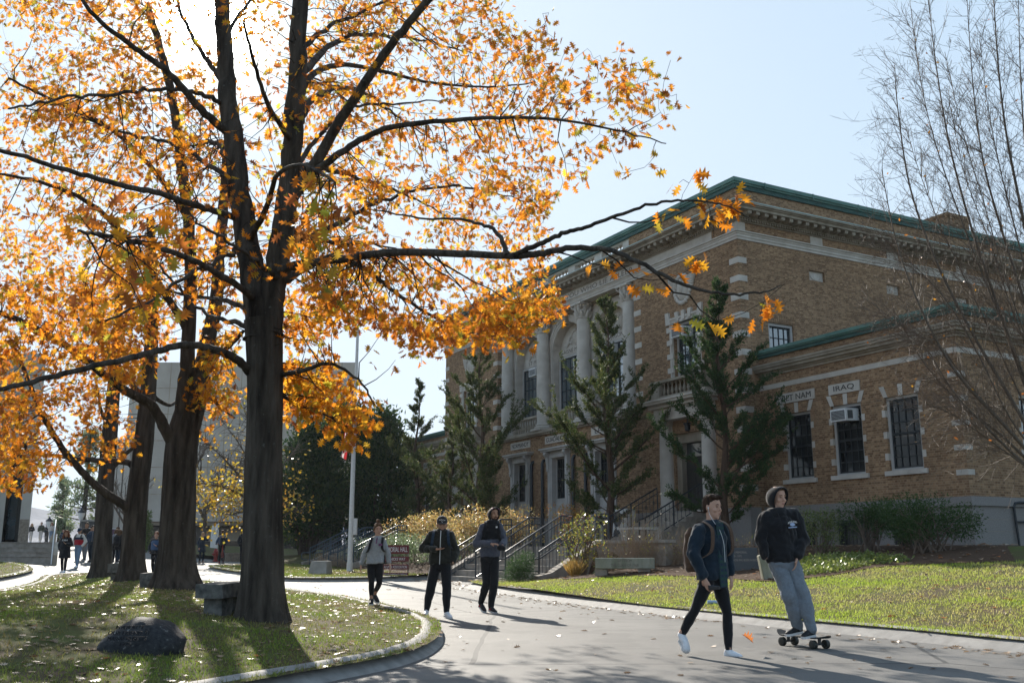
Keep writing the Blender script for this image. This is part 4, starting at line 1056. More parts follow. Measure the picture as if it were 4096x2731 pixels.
near = A((1700, 468, 9.4), (1672, 500, 9.5), (1610, 598, 9.3), (1590, 600, 9.4), (1662, 742, 9.2), (1745, 728, 9.2), (1765, 690, 9.2), (1802, 652, 9.1), (1443, 610, 9.9), (1533, 640, 9.5), (1700, 455, 9.3), (1622, 462, 9.4), (1560, 420, 9.9), (1560, 480, 9.6), (1600, 390, 9.9), (1480, 385, 10.4), (1420, 400, 10.6), (1500, 500, 9.9), (1640, 545, 9.5), (1690, 485, 9.4), (1645, 470, 9.4))
o1.grow(np.array(near), (3, 5), (.15, .19), (.6, .3, .1, .05), .12, 2.5)
o1.grow(att_region([(150, 470), (440, 470), (450, 620), (420, 720), (180, 720)], 26, 7.6, 9.2), (2, 4), (.15, .2), (.4, .2, .2, .3))
o1.grow(att_region([(640, 380), (820, 420), (800, 680), (660, 700)], 26, 8.2, 10.5), (3, 5), (.15, .2), (.4, .2, .25, .25))
o1.finish()
# ---- second oak
b2 = pin(405, 1352); Y2 = b2.y
o2 = Oak('oak_tree', b2, 'thick oak behind the stone bench, splitting low into three stems')
o2.trunk([at(404, 1358, Y2), at(406, 1270, Y2), at(412, 1130, Y2), at(419, 1010, Y2), at(440, 930, Y2), at(459, 860, Y2)], [.40*Y2/21, .355*Y2/21, .335*Y2/21, .33*Y2/21, .29*Y2/21, .235*Y2/21])
o2.limb(A((420, 1030, Y2), (440, 940, Y2), (458, 865, Y2), (480, 770, Y2), (495, 700, Y2+.2), (506, 570, Y2+.4), (520, 400, Y2+.6), (535, 180, Y2+.8)), .24, .09, .02)
o2.limb(A((416, 1020, Y2), (426, 900, Y2-.2), (432, 800, Y2-.4), (438, 600, Y2-.6), (420, 400, Y2-.8), (390, 200, Y2-1), (340, 20, Y2-1)), .20, .07, .02)
o2.limb(A((408, 1035, Y2), (380, 985, Y2-.3), (345, 928, Y2-.6), (290, 898, Y2-1), (220, 845, Y2-1.6), (130, 780, Y2-2.2), (30, 730, Y2-2.8), (-60, 700, Y2-3.2)), .14, .04)
o2.limb(A((470, 830, Y2), (520, 800, Y2-.8), (560, 760, Y2-1.4)), .08, .03)
o2.limb(A((455, 880, Y2), (500, 930, Y2+.6), (540, 960, Y2+1)), .05, .015)
o2.limb(A((432, 760, Y2-.4), (370, 660, Y2-1.2), (300, 560, Y2-2.4), (210, 470, Y2-3.4), (100, 420, Y2-4.2), (0, 400, Y2-5)), .09, .02)
o2.limb(A((430, 500, Y2-.7), (360, 400, Y2-1.2), (260, 300, Y2-2), (140, 240, Y2-3), (20, 180, Y2-3.6)), .07, .02)
o2.grow(clump(att_region([(-60, -120), (360, -120), (440, 350), (430, 600), (330, 760), (100, 700), (-60, 650)], 850, 16, 27)), (3, 6), (.12, .17))
o2.grow(clump(att_region([(440, 740), (560, 740), (565, 940), (500, 1000), (440, 940)], 130, 18, 24)), (4, 7), (.13, .18), (.4, .42, .12, .06))
o2.grow(clump(att_region([(-60, 600), (300, 640), (380, 760), (330, 900), (120, 860), (-60, 900)], 560, 14, 25)), (3, 6), (.12, .18))
o2.finish()
# ---- third and fourth oaks
b3 = pin(303, 1334); Y3 = b3.y
o3 = Oak('oak_tree', b3, 'oak with one long low limb reaching left, just right of the small stone bench')
o3.trunk([at(303, 1338, Y3), at(306, 1250, Y3), at(318, 1120, Y3), at(332, 1000, Y3), at(342, 880, Y3), at(350, 700, Y3), at(345, 500, Y3)], [v_*Y3/27 for v_ in (.33, .29, .27, .25, .2, .16, .1)], 1.35)
o3.limb(A((306, 1185, Y3), (285, 1160, Y3-.2), (240, 1130, Y3-.5), (200, 1095, Y3-.8), (160, 1050, Y3-1.2), (125, 1000, Y3-1.6), (90, 940, Y3-2), (60, 860, Y3-2.4), (20, 780, Y3-2.8)), .13, .04)
o3.limb(A((322, 1075, Y3), (285, 1060, Y3+.3), (210, 1055, Y3+.6), (140, 1048, Y3+1), (70, 1040, Y3+1.2), (20, 1030, Y3+1.3)), .10, .03, .02)
o3.limb(A((335, 930, Y3), (290, 860, Y3+1), (230, 790, Y3+2), (150, 700, Y3+3)), .1, .03)
o3.limb(A((340, 900, Y3), (390, 930, Y3+1), (430, 900, Y3+2)), .07, .03)
o3.grow(clump(att_region([(-60, 880), (120, 860), (250, 880), (330, 1000), (300, 1075), (150, 1060), (110, 1120), (-60, 1140)], 360, 17, 28)), (3, 5), (.11, .165), (.62, .2, .03, .15))
o3.grow(clump(att_region([(180, 620), (360, 600), (420, 800), (300, 900), (180, 860)], 200, 20, 29)), (5, 8), (.14, .19))
o3.grow(clump(att_region([(-60, 880), (135, 900), (125, 1110), (-60, 1150)], 150, 15, 24)), (4, 6), (.12, .17), (.6, .2, .05, .15))
o3.finish()
b4 = pin(233, 1325); Y4 = b4.y
o4 = Oak('oak_tree', b4, 'farthest and slimmest oak of the lawn island, left of the small stone bench')
o4.trunk([at(232, 1329, Y4), at(237, 1220, Y4), at(243, 1110, Y4), at(252, 1000, Y4), at(262, 880, Y4), at(272, 720, Y4), (at(270, 500, Y4))], [v_*Y4/32 for v_ in (.30, .26, .25, .24, .19, .14, .08)], 1.4)
o4.limb(A((252, 990, Y4), (235, 950, Y4-.4), (225, 900, Y4-.6), (215, 840, Y4-.8)), .07, .03)
o4.limb(A((258, 1075, Y4), (285, 1045, Y4), (310, 1020, Y4-.6), (330, 960, Y4-1)), .09, .04)
o4.grow(clump(att_region([(60, 560), (260, 560), (330, 700), (320, 1040), (240, 1020), (120, 900)], 190, 24, 34)), (5, 8), (.14, .19))
o4.finish()
print('TREES', b1, b2, b3, b4, len(o1.leaf[0]), len(o2.leaf[0]), len(o3.leaf[0]))
# ================================================================== PLANTS
M_['needle'] = mat_leaf('evergreen_spray', .35, .6, .2)
M_['shrub_leaf'] = mat_leaf('shrub_leaf', .45, .32, .5)
M_['dry_stem'] = mat_plain('dry_stem', (.26, .19, .13), .9)
M_['grey_twig'] = mat_plain('grey_twig', (.10, .075, .056), .7)
M_['shrub_bark'] = mat_plain('shrub_bark', (.13, .095, .07), .65)
M_['cedar_bark'] = mat_bark('cedar_bark', (.05, .03, .02), (.13, .085, .06), False)
def quads(name, C, Ax, Nn, L, W, cols, mat, parent, kind=None):
    """small kite-shaped leaves or sprays"""
    C, Ax, Nn = map(lambda q: np.asarray(q, float), (C, Ax, Nn)); L, W = np.asarray(L)[:, None], np.asarray(W)[:, None]
    Ax = Ax / (np.linalg.norm(Ax, axis=1, keepdims=True) + 1e-9); S = np.cross(Ax, Nn); S /= np.linalg.norm(S, axis=1, keepdims=True) + 1e-9
    Nn = np.cross(S, Ax)
    V = np.stack([C, C + Ax * L * .45 + S * W * .5 + Nn * L * .06, C + Ax * L, C + Ax * L * .45 - S * W * .5 + Nn * L * .06], 1).reshape(-1, 3)
    F = (np.arange(len(C)) * 4)[:, None] + np.arange(4)[None, :]
    o = np_mesh(name, V, F, mat, parent, np.repeat(np.asarray(cols), 4, axis=0))
    if kind: o['kind'] = kind
    return o
def tint(n, stops, var=.25):
    """random mix of the given colours"""
    st = np.array(stops); i = rng.integers(0, len(st), n); j = rng.integers(0, len(st), n); t = rng.uniform(0, .5, n)[:, None]
    return np.clip((st[i] * (1 - t) + st[j] * t) * rng.uniform(1 - var, 1 + var, n)[:, None], 0, 1)
def juniper(base, h, r, label, seed, cols, dens=1.0, lean=0, open_=.5):
    random.seed(seed); base = Vector(base)
    t = thing('juniper_tree', base, label, 'juniper', 'open junipers in front of the hall')
    tr = MB(); n = 14; ax = [base + Vector((.10*math.sin(i*.8+seed)+lean*i/n, .08*math.cos(i*.6+seed), h*i/n)) for i in range(n+1)]
    tr.tube([ax[0]-Vector((0, 0, .2))]+ax[1:], [max(.012, .14*(1-i/n)**.9*h/8) for i in range(n+1)], 8); tr.build('trunk', M_['cedar_bark'], t, smooth=60)
    br = MB(); C, D_, N_, L_, W_ = [], [], [], [], []
    nb = int(6.0 * h * dens)
    for b in range(nb):
        f = .06 + .94 * (b + random.random()) / nb; z = f * h
        p = ax[min(n, int(f*n))].lerp(ax[min(n, int(f*n)+1)], f*n % 1)
        prof = (min(1, f / .16) ** .6) * (1 - f) ** 1.12 + .035
        L = r * prof * random.choice((.35, .6, .8, 1.0, 1.15, 1.45)); a = random.random() * 6.283; up = random.uniform(.1, .85) + f * .6
        d = Vector((math.cos(a), math.sin(a), up)).normalized(); m = 6
        pts = [p + d * L * i / m + Vector((0, 0, .16 * L * (i / m) ** 2)) + Vector([random.gauss(0, .03) for _ in range(3)]) * (i > 0) for i in range(m + 1)]
        br.tube(pts, [max(.004, (.012 + .012 * L) * (1 - .85 * i / m)) for i in range(m + 1)], 5, False)
        subs = [(pts[m // 2:], L * .5)]
        for q_ in range(int(3 + 5 * L)):
            k0 = random.randint(2, m); s0 = pts[k0]; sd_ = (d + Vector((random.gauss(0, .5), random.gauss(0, .5), random.gauss(.25, .25)))).normalized(); l_ = random.uniform(.22, .5) * (.5 + .5 * L)
            sp_ = [s0 + sd_ * l_ * e / 3 + Vector((0, 0, .08 * l_ * (e / 3) ** 2)) for e in range(4)]; br.tube(sp_, [.007, .006, .005, .003], 4, False); subs.append((sp_, l_))
        for sp_, l_ in subs:
            for k in range(int(8 + 15 * l_)):
                u = random.uniform(.1, 1.05) * (len(sp_) - 1); i0 = min(int(u), len(sp_) - 2); q = sp_[i0].lerp(sp_[i0 + 1], u - i0)
                tl = random.uniform(.07, .17); td = (d * .9 + Vector([random.gauss(0, .5) for _ in range(3)]) + Vector((0, 0, .45))).normalized()
                for e in range(5):
                    qq = q + td * tl * e / 5 + Vector([random.gauss(0, .022) for _ in range(3)])
                    C.append(qq); D_.append(td + Vector([random.gauss(0, .5) for _ in range(3)])); N_.append([random.gauss(0, 1) for _ in range(3)])
                    L_.append(random.uniform(.06, .135)); W_.append(random.uniform(.024, .05))
    br.build('branches', M_['cedar_bark'], t)
    quads('foliage', C, D_, N_, L_, W_, tint(len(C), cols), M_['needle'], t)
    return t
JC = [(.05, .085, .028), (.036, .066, .024), (.115, .135, .04), (.08, .105, .03), (.17, .165, .065)]
JD = [(.028, .062, .024), (.045, .09, .03), (.075, .11, .034)]
def jbase(s, d): x, y = B(s, d)[:2]; return (x, y, 1.28)
def topz(x, y, Y): return at(x, y, Y).z
for (s, d, tx, ty, r, lab, sd, cl, dn) in (
    (-1.0, -1.9, 1680, 655, 2.5, 'dark juniper beside the right portico, tallest and nearest of the junipers', 3, JD, 1.25),
    (5.0, -2.3, 1398, 690, 3.1, 'wide juniper in front of the arched windows, hiding the LEYTE plaque', 5, JC, 1.15),
    (15.6, -2.3, 1098, 795, 3.3, 'pale olive juniper in front of the left end bay of the hall', 8, JC, 1.1),
    (23.4, -2.2, 943, 880, 2.0, 'slender pointed juniper in front of the left wing', 11, JC, 1.1),
    (20.3, -1.6, 1006, 962, 1.2, 'smallest juniper, between the pale olive and the slender pointed junipers', 13, JC, 1.0)):
    p = jbase(s, d); juniper(p, topz(tx, ty, p[1]) - p[2], r, lab, sd, cl, dn)
def bush(name, base, rx, ry, h, n, cols, leaf, label, cat, group=None, stems=14, mat='shrub_leaf', bark='shrub_bark', z0=.12, flat=.5, clumps=14, ratio=.5, zmin=.1, pointed=False):
    base = Vector(base); t = thing(name, base, label, cat, group)
    st = MB(); cc = []
    for i in range(clumps):
        a = random.random()*6.283; rr = math.sqrt(random.random())*.8; zz = random.uniform(zmin, .85) if not pointed else random.uniform(zmin, 1) 
        k = math.sqrt(max(.05, 1-max(0, (zz-flat)/(1.02-flat))**2)) if not pointed else (1.02-zz)
        cc.append(Vector((rx*rr*k*math.cos(a), ry*rr*k*math.sin(a), h*zz)))
    for i in range(stems):
        c = random.choice(cc); p0 = Vector((rx*.18*random.gauss(0, 1), ry*.18*random.gauss(0, 1), -.05))
        mid = p0.lerp(c, .5)+Vector((random.gauss(0, .05), random.gauss(0, .05), .1*h)); pts = smooth_path([base+p0, base+mid, base+c], 3)
        st.tube(pts, [.016*(1-.7*j/(len(pts)-1))*max(.5, h) for j in range(len(pts))], 5, False)
    if stems: st.build('stems', M_[bark], t)
    j = rng.integers(0, clumps, n); c0 = np.array([tuple(q) for q in cc])[j]; rad = np.array([rx, ry, h*.6])*.42
    g_ = rng.normal(0, 1, (n, 3)); g_ /= np.linalg.norm(g_, axis=1, keepdims=True); P = c0 + g_*rad*(rng.uniform(.25, 1, (n, 1))**.5)
    P[:, 2] = np.clip(P[:, 2], z0*h*rng.uniform(0, 1, n), h*1.06)
    Ax = g_*.7+rng.normal(0, .6, (n, 3)); Nn = rng.normal(0, 1, (n, 3))
    quads('leaves', P+np.array(base), Ax, Nn, rng.uniform(.7, 1.3, n)*leaf, rng.uniform(.7, 1.3, n)*leaf*ratio, tint(n, cols), M_[mat], t)
    return t
GOLD = [(.62, .38, .11), (.72, .54, .2), (.5, .24, .07), (.66, .52, .3), (.4, .37, .1)]
WHTG = [(.13, .19, .07), (.2, .26, .13), (.30, .36, .24), (.09, .13, .04)]
YEW = [(.016, .042, .018), (.026, .06, .022), (.045, .08, .026), (.07, .095, .028)]
# hedge at the left of the stairs
hs = [(8.1, -4.6), (9.9, -4.9), (11.6, -4.6), (13.4, -5.0), (15.1, -4.8), (16.9, -5.3)]
hl = ['golden shrub touching the left rail of the near stairs', 'golden shrub behind the hooded man', 'golden shrub between the hooded man and the man in the cap', 'golden shrub behind the man in the cap', 'golden shrub above the maroon sign', 'golden shrub at the far left end of the hedge']
for (s, d), lb in zip(hs, hl):
    x, y = B(s, d)[:2]; bush('golden_shrub', (x, y, bank(x, y)), 1.25, 1.25, 1.55+random.uniform(-.1, .15), 2600, GOLD, .085, lb, 'shrub', 'golden hedge shrubs')
gs = [(9.2, -6.6), (11.2, -6.9), (13.2, -6.9), (15.2, -7.1), (17.2, -7.3)]
gl = ['silvery green shrub low in front of the hedge, nearest the stairs', 'silvery green shrub just right of the man in the cap', 'silvery green shrub left of the man in the cap', 'silvery green shrub behind the woman in the grey fleece', 'silvery green shrub beside the flagpole']
for (s, d), lb in zip(gs, gl):
    x, y = B(s, d)[:2]; bush('silver_green_shrub', (x, y, bank(x, y)), 1.15, 1.0, 1.2, 2300, WHTG, .07, lb, 'shrub', 'silvery green hedge shrubs')
x, y = B(7.0, -2.9)[:2]; bush('orange_shrub', (x, y, 1.3), 1.0, .9, 1.6, 1500, [(.5, .2, .05), (.55, .3, .08), (.3, .25, .06)], .08, 'orange tinged shrub on the terrace behind the stair rails', 'shrub')
# dark yews behind the flagpole
def yew(px, py_top, Y, wpx, label, seed):
    random.seed(seed); g0 = at(px, 1265, Y); base = Vector((g0.x, Y, 1.1)); H = topz(px, py_top, Y)-1.1; r = wpx/2335*Y*.5
    t = thing('yew_tree', base, label, 'yew', 'dark yews behind the flagpole'); tr = MB()
    for k in range(4):
        a = k*1.6+seed; tr.tube(smooth_path([base+Vector((.3*math.cos(a), .3*math.sin(a), -.2)), base+Vector((.7*math.cos(a), .7*math.sin(a), H*.25)), base+Vector((.9*r*.5*math.cos(a), .5*r*math.sin(a), H*.6))], 4), [.2, .19, .17, .16, .14, .12, .1, .08, .05], 7)
    for k in range(12):
        a = k*.55; z = H*random.uniform(.12, .3); tr.tube([base+Vector((.3*math.cos(a), .3*math.sin(a), z)), base+Vector((r*.6*math.cos(a), r*.6*math.sin(a), z+.2)), base+Vector((r*.95*math.cos(a), r*.95*math.sin(a), z-.1))], [.07, .05, .02], 5)
    tr.build('trunk', M_['bark'], t, smooth=60)
    nC = 170; C = []
    for i in range(nC):
        zz = random.uniform(.14, .97); a = random.random()*6.283; k = (1-max(0, (zz-.35)/.68)**1.7)**.6 if zz > .35 else .75+.7*(zz-.14)
        rr = math.sqrt(random.uniform(.3, 1.0)); C.append((r*k*rr*math.cos(a), r*k*rr*math.sin(a), H*zz))
    n = 15000; j = rng.integers(0, nC, n); g_ = rng.normal(0, 1, (n, 3)); g_ /= np.linalg.norm(g_, axis=1, keepdims=True)
    P = np.array(C)[j]+g_*np.array([.75, .75, .85])*rng.uniform(.2, 1, (n, 1))**.5*(1+.25*rng.normal(0, 1, (n, 1)))
    quads('foliage', P+np.array(base), g_*.5+rng.normal(0, .4, (n, 3))+np.array([0, 0, .5]), rng.normal(0, 1, (n, 3)), rng.uniform(.16, .36, n), rng.uniform(.07, .15, n), tint(n, YEW), M_['needle'], t)
yew(705, 985, 57, 150, 'dark yew at the left of the flagpole, nearest the oak trunk', 2)
yew(790, 935, 60, 170, 'dark yew directly behind the flagpole, the tallest of the three', 4)
yew(868, 945, 58, 120, 'dark yew at the right of the flagpole, beside the slender juniper', 6)
# ---- shrubs in the beds on the right
p = Vector((*B(.1, -8.8)[:2], bank(*B(-.2, -8.8)[:2]))); bush('dwarf_pine', p, .5, .5, .85, 5200, [(.05, .10, .03), (.08, .14, .04), (.03, .07, .025)], .11, 'round dwarf pine bush at the foot of the near stairs', 'shrub', stems=8, ratio=.08, mat='needle', clumps=26)
p = Vector((1.9, 28.5, bank(1.9, 28.5))); crab = bush('berry_shrub', p, .75, .7, 1.75, 900, [(.22, .25, .04), (.3, .3, .05), (.13, .17, .04), (.35, .25, .05)], .075, 'upright shrub with red berries and yellow green leaves beside the stairs', 'shrub', stems=20, flat=.8, zmin=.3)
mb = MB()
for i in range(130):
    a = random.random()*6.283; rr = .65*math.sqrt(random.random()); mb.ball((p.x+rr*math.cos(a), p.y+rr*math.sin(a), p.z+random.uniform(.7, 1.75)), .014, 6, 4)
bo = mb.build('berries', mat_plain('red_berry', (.3, .03, .02), .4), crab, smooth=60); bo['kind'] = 'stuff'
def grass_tuft(p, n, h, sp, col, label):
    p = Vector(p); a = rng.uniform(0, 6.283, n); b = rng.uniform(0, 1, n)
    Ax = np.stack([np.cos(a)*sp*b, np.sin(a)*sp*b, np.ones(n)], 1); C = np.array(p)+np.stack([np.cos(a)*.1*b, np.sin(a)*.1*b, np.zeros(n)], 1)
    t = thing('ornamental_grass', p, label, 'ornamental grass')
    quads('blades', C, Ax, rng.normal(0, 1, (n, 3)), rng.uniform(.6, 1.1, n)*h, np.full(n, .012), tint(n, col), M_['shrub_leaf'], t)
grass_tuft((1.72, 27.7, bank(1.72, 27.7)), 420, .55, .8, [(.45, .3, .08), (.5, .36, .14), (.38, .2, .05)], 'tuft of golden ornamental grass at the foot of the stair wall')
def dry_shrub(p, n, h, sp, label, buds=40, rad=.006):
    p = Vector(p); t = thing('dry_shrub', p, label, 'shrub', 'bare dry shrubs in the bed'); mb = MB(); tips = []
    for i in range(n):
        a = random.random()*6.283; b = random.random()*sp; L = h*random.uniform(.4, 1.1)
        d = Vector((math.cos(a)*b, math.sin(a)*b, 1)).normalized(); q = p+Vector((random.gauss(0, .12), random.gauss(0, .12), -.03))
        pts = [q+d*L*k/5+Vector((math.cos(a)*.12*b*(k/5)**2*L, math.sin(a)*.12*b*(k/5)**2*L, -.15*b*L*(k/5)**2))+Vector([random.gauss(0, .012*L) for _ in range(3)]) for k in range(6)]
        mb.tube(pts, [rad*(1-.6*k/5) for k in range(6)], 4, False); tips.append(pts)
        for _ in range(3):
            s_ = random.choice(pts[2:5]); dd = (d+Vector([random.gauss(0, .6) for _ in range(3)])).normalized(); mb.tube([s_, s_+dd*L*.16, s_+dd*L*.28+Vector((0, 0, .02))], [rad*.6, rad*.45, rad*.3], 4, False)
    mb.build('stems', M_['dry_stem'], t)
    if buds:
        C = [random.choice(random.choice(tips)[2:])+Vector([random.gauss(0, .03) for _ in range(3)]) for _ in range(buds)]
        quads('leaves', C, rng.normal(0, 1, (buds, 3)), rng.normal(0, 1, (buds, 3)), rng.uniform(.03, .07, buds), rng.uniform(.02, .04, buds), tint(buds, [(.35, .34, .06), (.4, .28, .08), (.25, .3, .06)]), M_['shrub_leaf'], t)
for (x, y, n, h, sp, lb, bd) in ((1400, 1300, 90, 1.0, 1.3, 'grey tangle of bare stems behind the left half of the lettered bench', 30), (1450, 1302, 60, 1.75, .75, 'tall arching bare stems behind the middle of the lettered bench', 90), (1500, 1300, 80, 1.25, 1.0, 'bare tan shrub behind the right end of the lettered bench', 120), (1560, 1302, 90, 1.0, 1.2, 'low brown tangle just left of the man with the brown backpack', 60), (1710, 1262, 50, .8, .9, 'dry flower stems behind the black memorial stone', 40)):
    yy = {1400: 28.6, 1450: 28.0, 1500: 27.6, 1560: 27.2, 1710: 26.0}[x]; xx = at(x, 1300, yy).x; dry_shrub((xx, yy, bank(xx, yy)), n, h, sp, lb, bd)
for i in range(3): dry_shrub(pin((742, 790, 770)[i], (1306, 1304, 1300)[i]), 55, .75, 1.1, ('bare reddish twigs right of the concrete block', 'bare reddish twigs around the foot of the flagpole', 'bare reddish twigs between concrete block and flagpole')[i], 0, .008)
random.seed(17)
def wb(s, d): x, y = B(s, d)[:2]; return (x, y, bank(x, y))
BOXW = [(.10, .15, .03), (.16, .2, .05), (.07, .11, .025), (.22, .24, .09)]
DYEW = [(.03, .065, .02), (.045, .09, .026), (.07, .11, .03)]
p = pin(1885, 1272); bush('glossy_shrub', p, .62, .6, 1.15, 2300, BOXW, .06, 'rounded glossy yellow green shrub right of the skateboarder', 'shrub', stems=16, zmin=.3)
p = pin(2005, 1266); bush('spreading_yew', p, .85, .7, 1.25, 4200, DYEW, .075, 'spreading dark yew shrub under the IRAQ window', 'shrub', 'spreading yews under the wing windows', stems=26, ratio=.35, mat='needle', zmin=.45, clumps=24)
p = pin(2140, 1268); bush('spreading_yew', p, 1.15, .8, 1.3, 6000, DYEW, .075, 'widest spreading dark yew shrub, at the corner of the wing', 'shrub', 'spreading yews under the wing windows', stems=34, ratio=.35, mat='needle', zmin=.4, clumps=34)
p = pin(1705, 1245); bush('green_shrub', p, .7, .6, .75, 1500, BOXW, .06, 'low green shrub between the two walking men, below the dark juniper', 'shrub', stems=8)
p = pin(2090, 1262); bush('spreading_yew', p, .5, .45, .8, 1700, DYEW, .07, 'small dark yew shrub between the two spreading yews', 'shrub', 'spreading yews under the wing windows', stems=16, ratio=.35, mat='needle', zmin=.3)
# ivy patch
def patch(name, poly_px, n, leaf, cols, h, mat, label=None, cat=None):
    W_ = [tuple(pin(x, y))[:2] for x, y in poly_px]; q = in_poly_pts(W_, n); C = np.column_stack([q, vgz(q[:, 0], q[:, 1])]); C[:, 2] += rng.uniform(.02, h, n)*rng.uniform(.2, 1, n)
    o = quads(name, C, rng.normal(0, 1, (n, 3)), rng.normal(0, .5, (n, 3))+np.array([0, 0, 1]), rng.uniform(.7, 1.4, n)*leaf, rng.uniform(.7, 1.2, n)*leaf*.8, tint(n, cols), M_[mat], None)
    o['kind'] = 'stuff'; return o
patch('ground_cover', [(1838, 1290), (1880, 1280), (1990, 1276), (2060, 1284), (2100, 1291), (2000, 1300), (1930, 1316), (1842, 1324)], 4200, .07, [(.14, .2, .03), (.2, .25, .05), (.1, .14, .03), (.28, .3, .1)], .16, 'shrub_leaf')
# ---- bare multi-stemmed tree at the right edge
random.seed(5)
bt_base = Vector((8.0, 14.2, bank(8.0, 14.2)))
bt = thing('bare_tree', bt_base, 'bare many stemmed tree with fine twigs reaching in from the right edge', 'tree')
mb = MB(); tw = MB()
stems_px = [[(2425, 1080), (2352, 880), (2290, 700), (2230, 520), (2180, 330), (2150, 150), (2130, -20)], [(2430, 1080), (2370, 760), (2310, 560), (2260, 380), (2235, 200), (2220, -20)], [(2435, 1060), (2390, 700), (2345, 480), (2310, 300), (2290, 120), (2280, -60)],
 [(2420, 1090), (2330, 930), (2230, 760), (2150, 600), (2090, 430), (2062, 250), (2055, 150)], [(2415, 1100), (2310, 980), (2200, 860), (2120, 720), (2060, 560), (2025, 390)], [(2415, 1110), (2300, 1000), (2210, 930), (2120, 830), (2055, 715)], [(2420, 1120), (2330, 1045), (2260, 975), (2190, 900), (2130, 800)],
 [(2440, 1000), (2400, 760), (2362, 420), (2345, 200), (2338, -40)], [(2430, 1080), (2340, 830), (2260, 640), (2195, 470), (2140, 300), (2110, 160), (2100, 60)], [(2430, 1060), (2380, 860), (2320, 700), (2275, 560), (2215, 400), (2185, 250)], [(2440, 1010), (2420, 600), (2390, 300), (2375, 0)], [(2425, 1085), (2330, 880), (2240, 690), (2160, 520), (2110, 390), (2080, 290)], [(2420, 1095), (2320, 960), (2250, 820), (2180, 700), (2110, 620), (2040, 560)], [(2420, 1105), (2330, 1000), (2240, 900), (2160, 800), (2090, 760), (2030, 720)], [(2415, 1115), (2300, 1030), (2200, 960), (2140, 930)], [(2430, 1070), (2375, 840), (2310, 640), (2255, 450), (2210, 300), (2170, 120)], [(2435, 1050), (2395, 800), (2340, 560), (2300, 400), (2270, 250), (2250, 90)]]
def sub(p, d, L, r, lev):
    m = 5; pts = [p]; dd = d.copy()
    for k in range(m):
        dd = (dd + Vector((random.gauss(0, .09), random.gauss(0, .09), random.gauss(.01, .08)))).normalized(); pts.append(pts[-1]+dd*L/m)
    tw.tube(pts, [max(.0016, r*(1-.75*k/m)) for k in range(m+1)], 4, False)
    if lev > 0:
        for _ in range(random.randint(2, 4) if lev == 2 else random.randint(2, 4)):
            k = random.randint(1, m-1); e = (dd+Vector([random.gauss(0, .5) for _ in range(3)])).normalized(); sub(pts[k], e, L*random.uniform(.3, .6), r*.55, lev-1)
lf = []
for si, st in enumerate(stems_px):
    dy = random.uniform(-.9, .9); Ys = [14.2+dy*(i/len(st)) for i in range(len(st))]
    P = smooth_path([at(x, y, Y) for (x, y), Y in zip(st, Ys)], 6); n = len(P); r0 = random.uniform(.022, .034) if si < 8 else random.uniform(.012, .02)
    mb.tube(P, [max(.004, r0*(1-.85*i/(n-1))) for i in range(n)], 7, False)
    mb.tube(smooth_path([bt_base+Vector((random.gauss(0, .1), random.gauss(0, .1), -.1)), bt_base.lerp(P[0], .6)+Vector((.1, 0, 0)), P[0]], 4), [.045, .043, .04, .038, .036, .034, .032, .03, r0], 7, False)
    for i in range(5, n-1):
        for _ in range(3):
            t_ = (P[i+1]-P[i-1]).normalized(); d = (t_*.95+Vector([random.gauss(0, .38) for _ in range(3)])+Vector((-.12, 0, 0))).normalized()
            if st[0][1] > 1085 and random.random() < .35: d = (t_*.4+Vector((random.gauss(-.3, .5), random.gauss(0, .5), random.gauss(-.25, .4)))).normalized()
            sub(P[i], d, random.uniform(.35, 1.25)*(1-.4*i/n), random.uniform(.003, .0055), 2)
    for _ in range(6): lf.append(random.choice(P[8:])+Vector([random.gauss(0, .35) for _ in range(3)]))
mb.build('stems', M_['grey_twig'], bt, smooth=60); tw.build('twigs', M_['shrub_bark'], bt)
nl_ = len(lf); quads('leaves', lf, rng.normal(0, 1, (nl_, 3)), rng.normal(0, 1, (nl_, 3)), rng.uniform(.04, .08, nl_), rng.uniform(.02, .04, nl_), tint(nl_, [(.6, .3, .03), (.5, .16, .03)]), M_['shrub_leaf'], bt)
# ---- small yellow tree behind the nearest oak
yt_b = pin(600, 1288); Yy = 52; yb = at(598, 1280, Yy)
yt = thing('yellow_leaved_tree', (yb.x, yb.y, gz(yb.x, yb.y)), 'thin spreading tree with the last yellow leaves, half hidden by the nearest oak', 'tree')
mb = MB(); tb = Vector((yb.x, yb.y, gz(yb.x, yb.y)-.1)); fk = at(596, 1165, Yy)
mb.tube(smooth_path([tb, tb.lerp(fk, .5)+Vector((.1, 0, 0)), fk], 4), [.22, .2, .19, .18, .17, .16, .16, .15, .15], 8)
tips = []
for br in ([(596, 1165), (560, 1140), (520, 1120), (470, 1110), (430, 1105)], [(596, 1160), (570, 1120), (530, 1070), (490, 1030), (450, 1000)], [(598, 1155), (580, 1080), (550, 1020), (510, 965)], [(600, 1150), (600, 1060), (575, 985), (560, 930)], [(594, 1175), (560, 1175), (520, 1180), (480, 1165)], [(600, 1150), (640, 1080), (680, 1030)], [(600, 1170), (640, 1160), (690, 1175)]):
    P = smooth_path([at(x, y, Yy+random.uniform(-1, 1)) for x, y in br], 5); n = len(P); mb.tube(P, [max(.012, .09*(1-i/n)) for i in range(n)], 6, False)
    for i in range(4, n):
        for _ in range(5):
            d = Vector((random.gauss(-.2, .8), random.gauss(0, .8), random.gauss(.15, .7))).normalized(); L = random.uniform(.5, 1.5); q = P[i]+d*L
            mb.tube([P[i], P[i].lerp(q, .5)+Vector((0, 0, .06)), q], [.018, .012, .006], 4, False); tips.append((q, P[i]))
mb.build('trunk', M_['grey_twig'], yt)
C = []
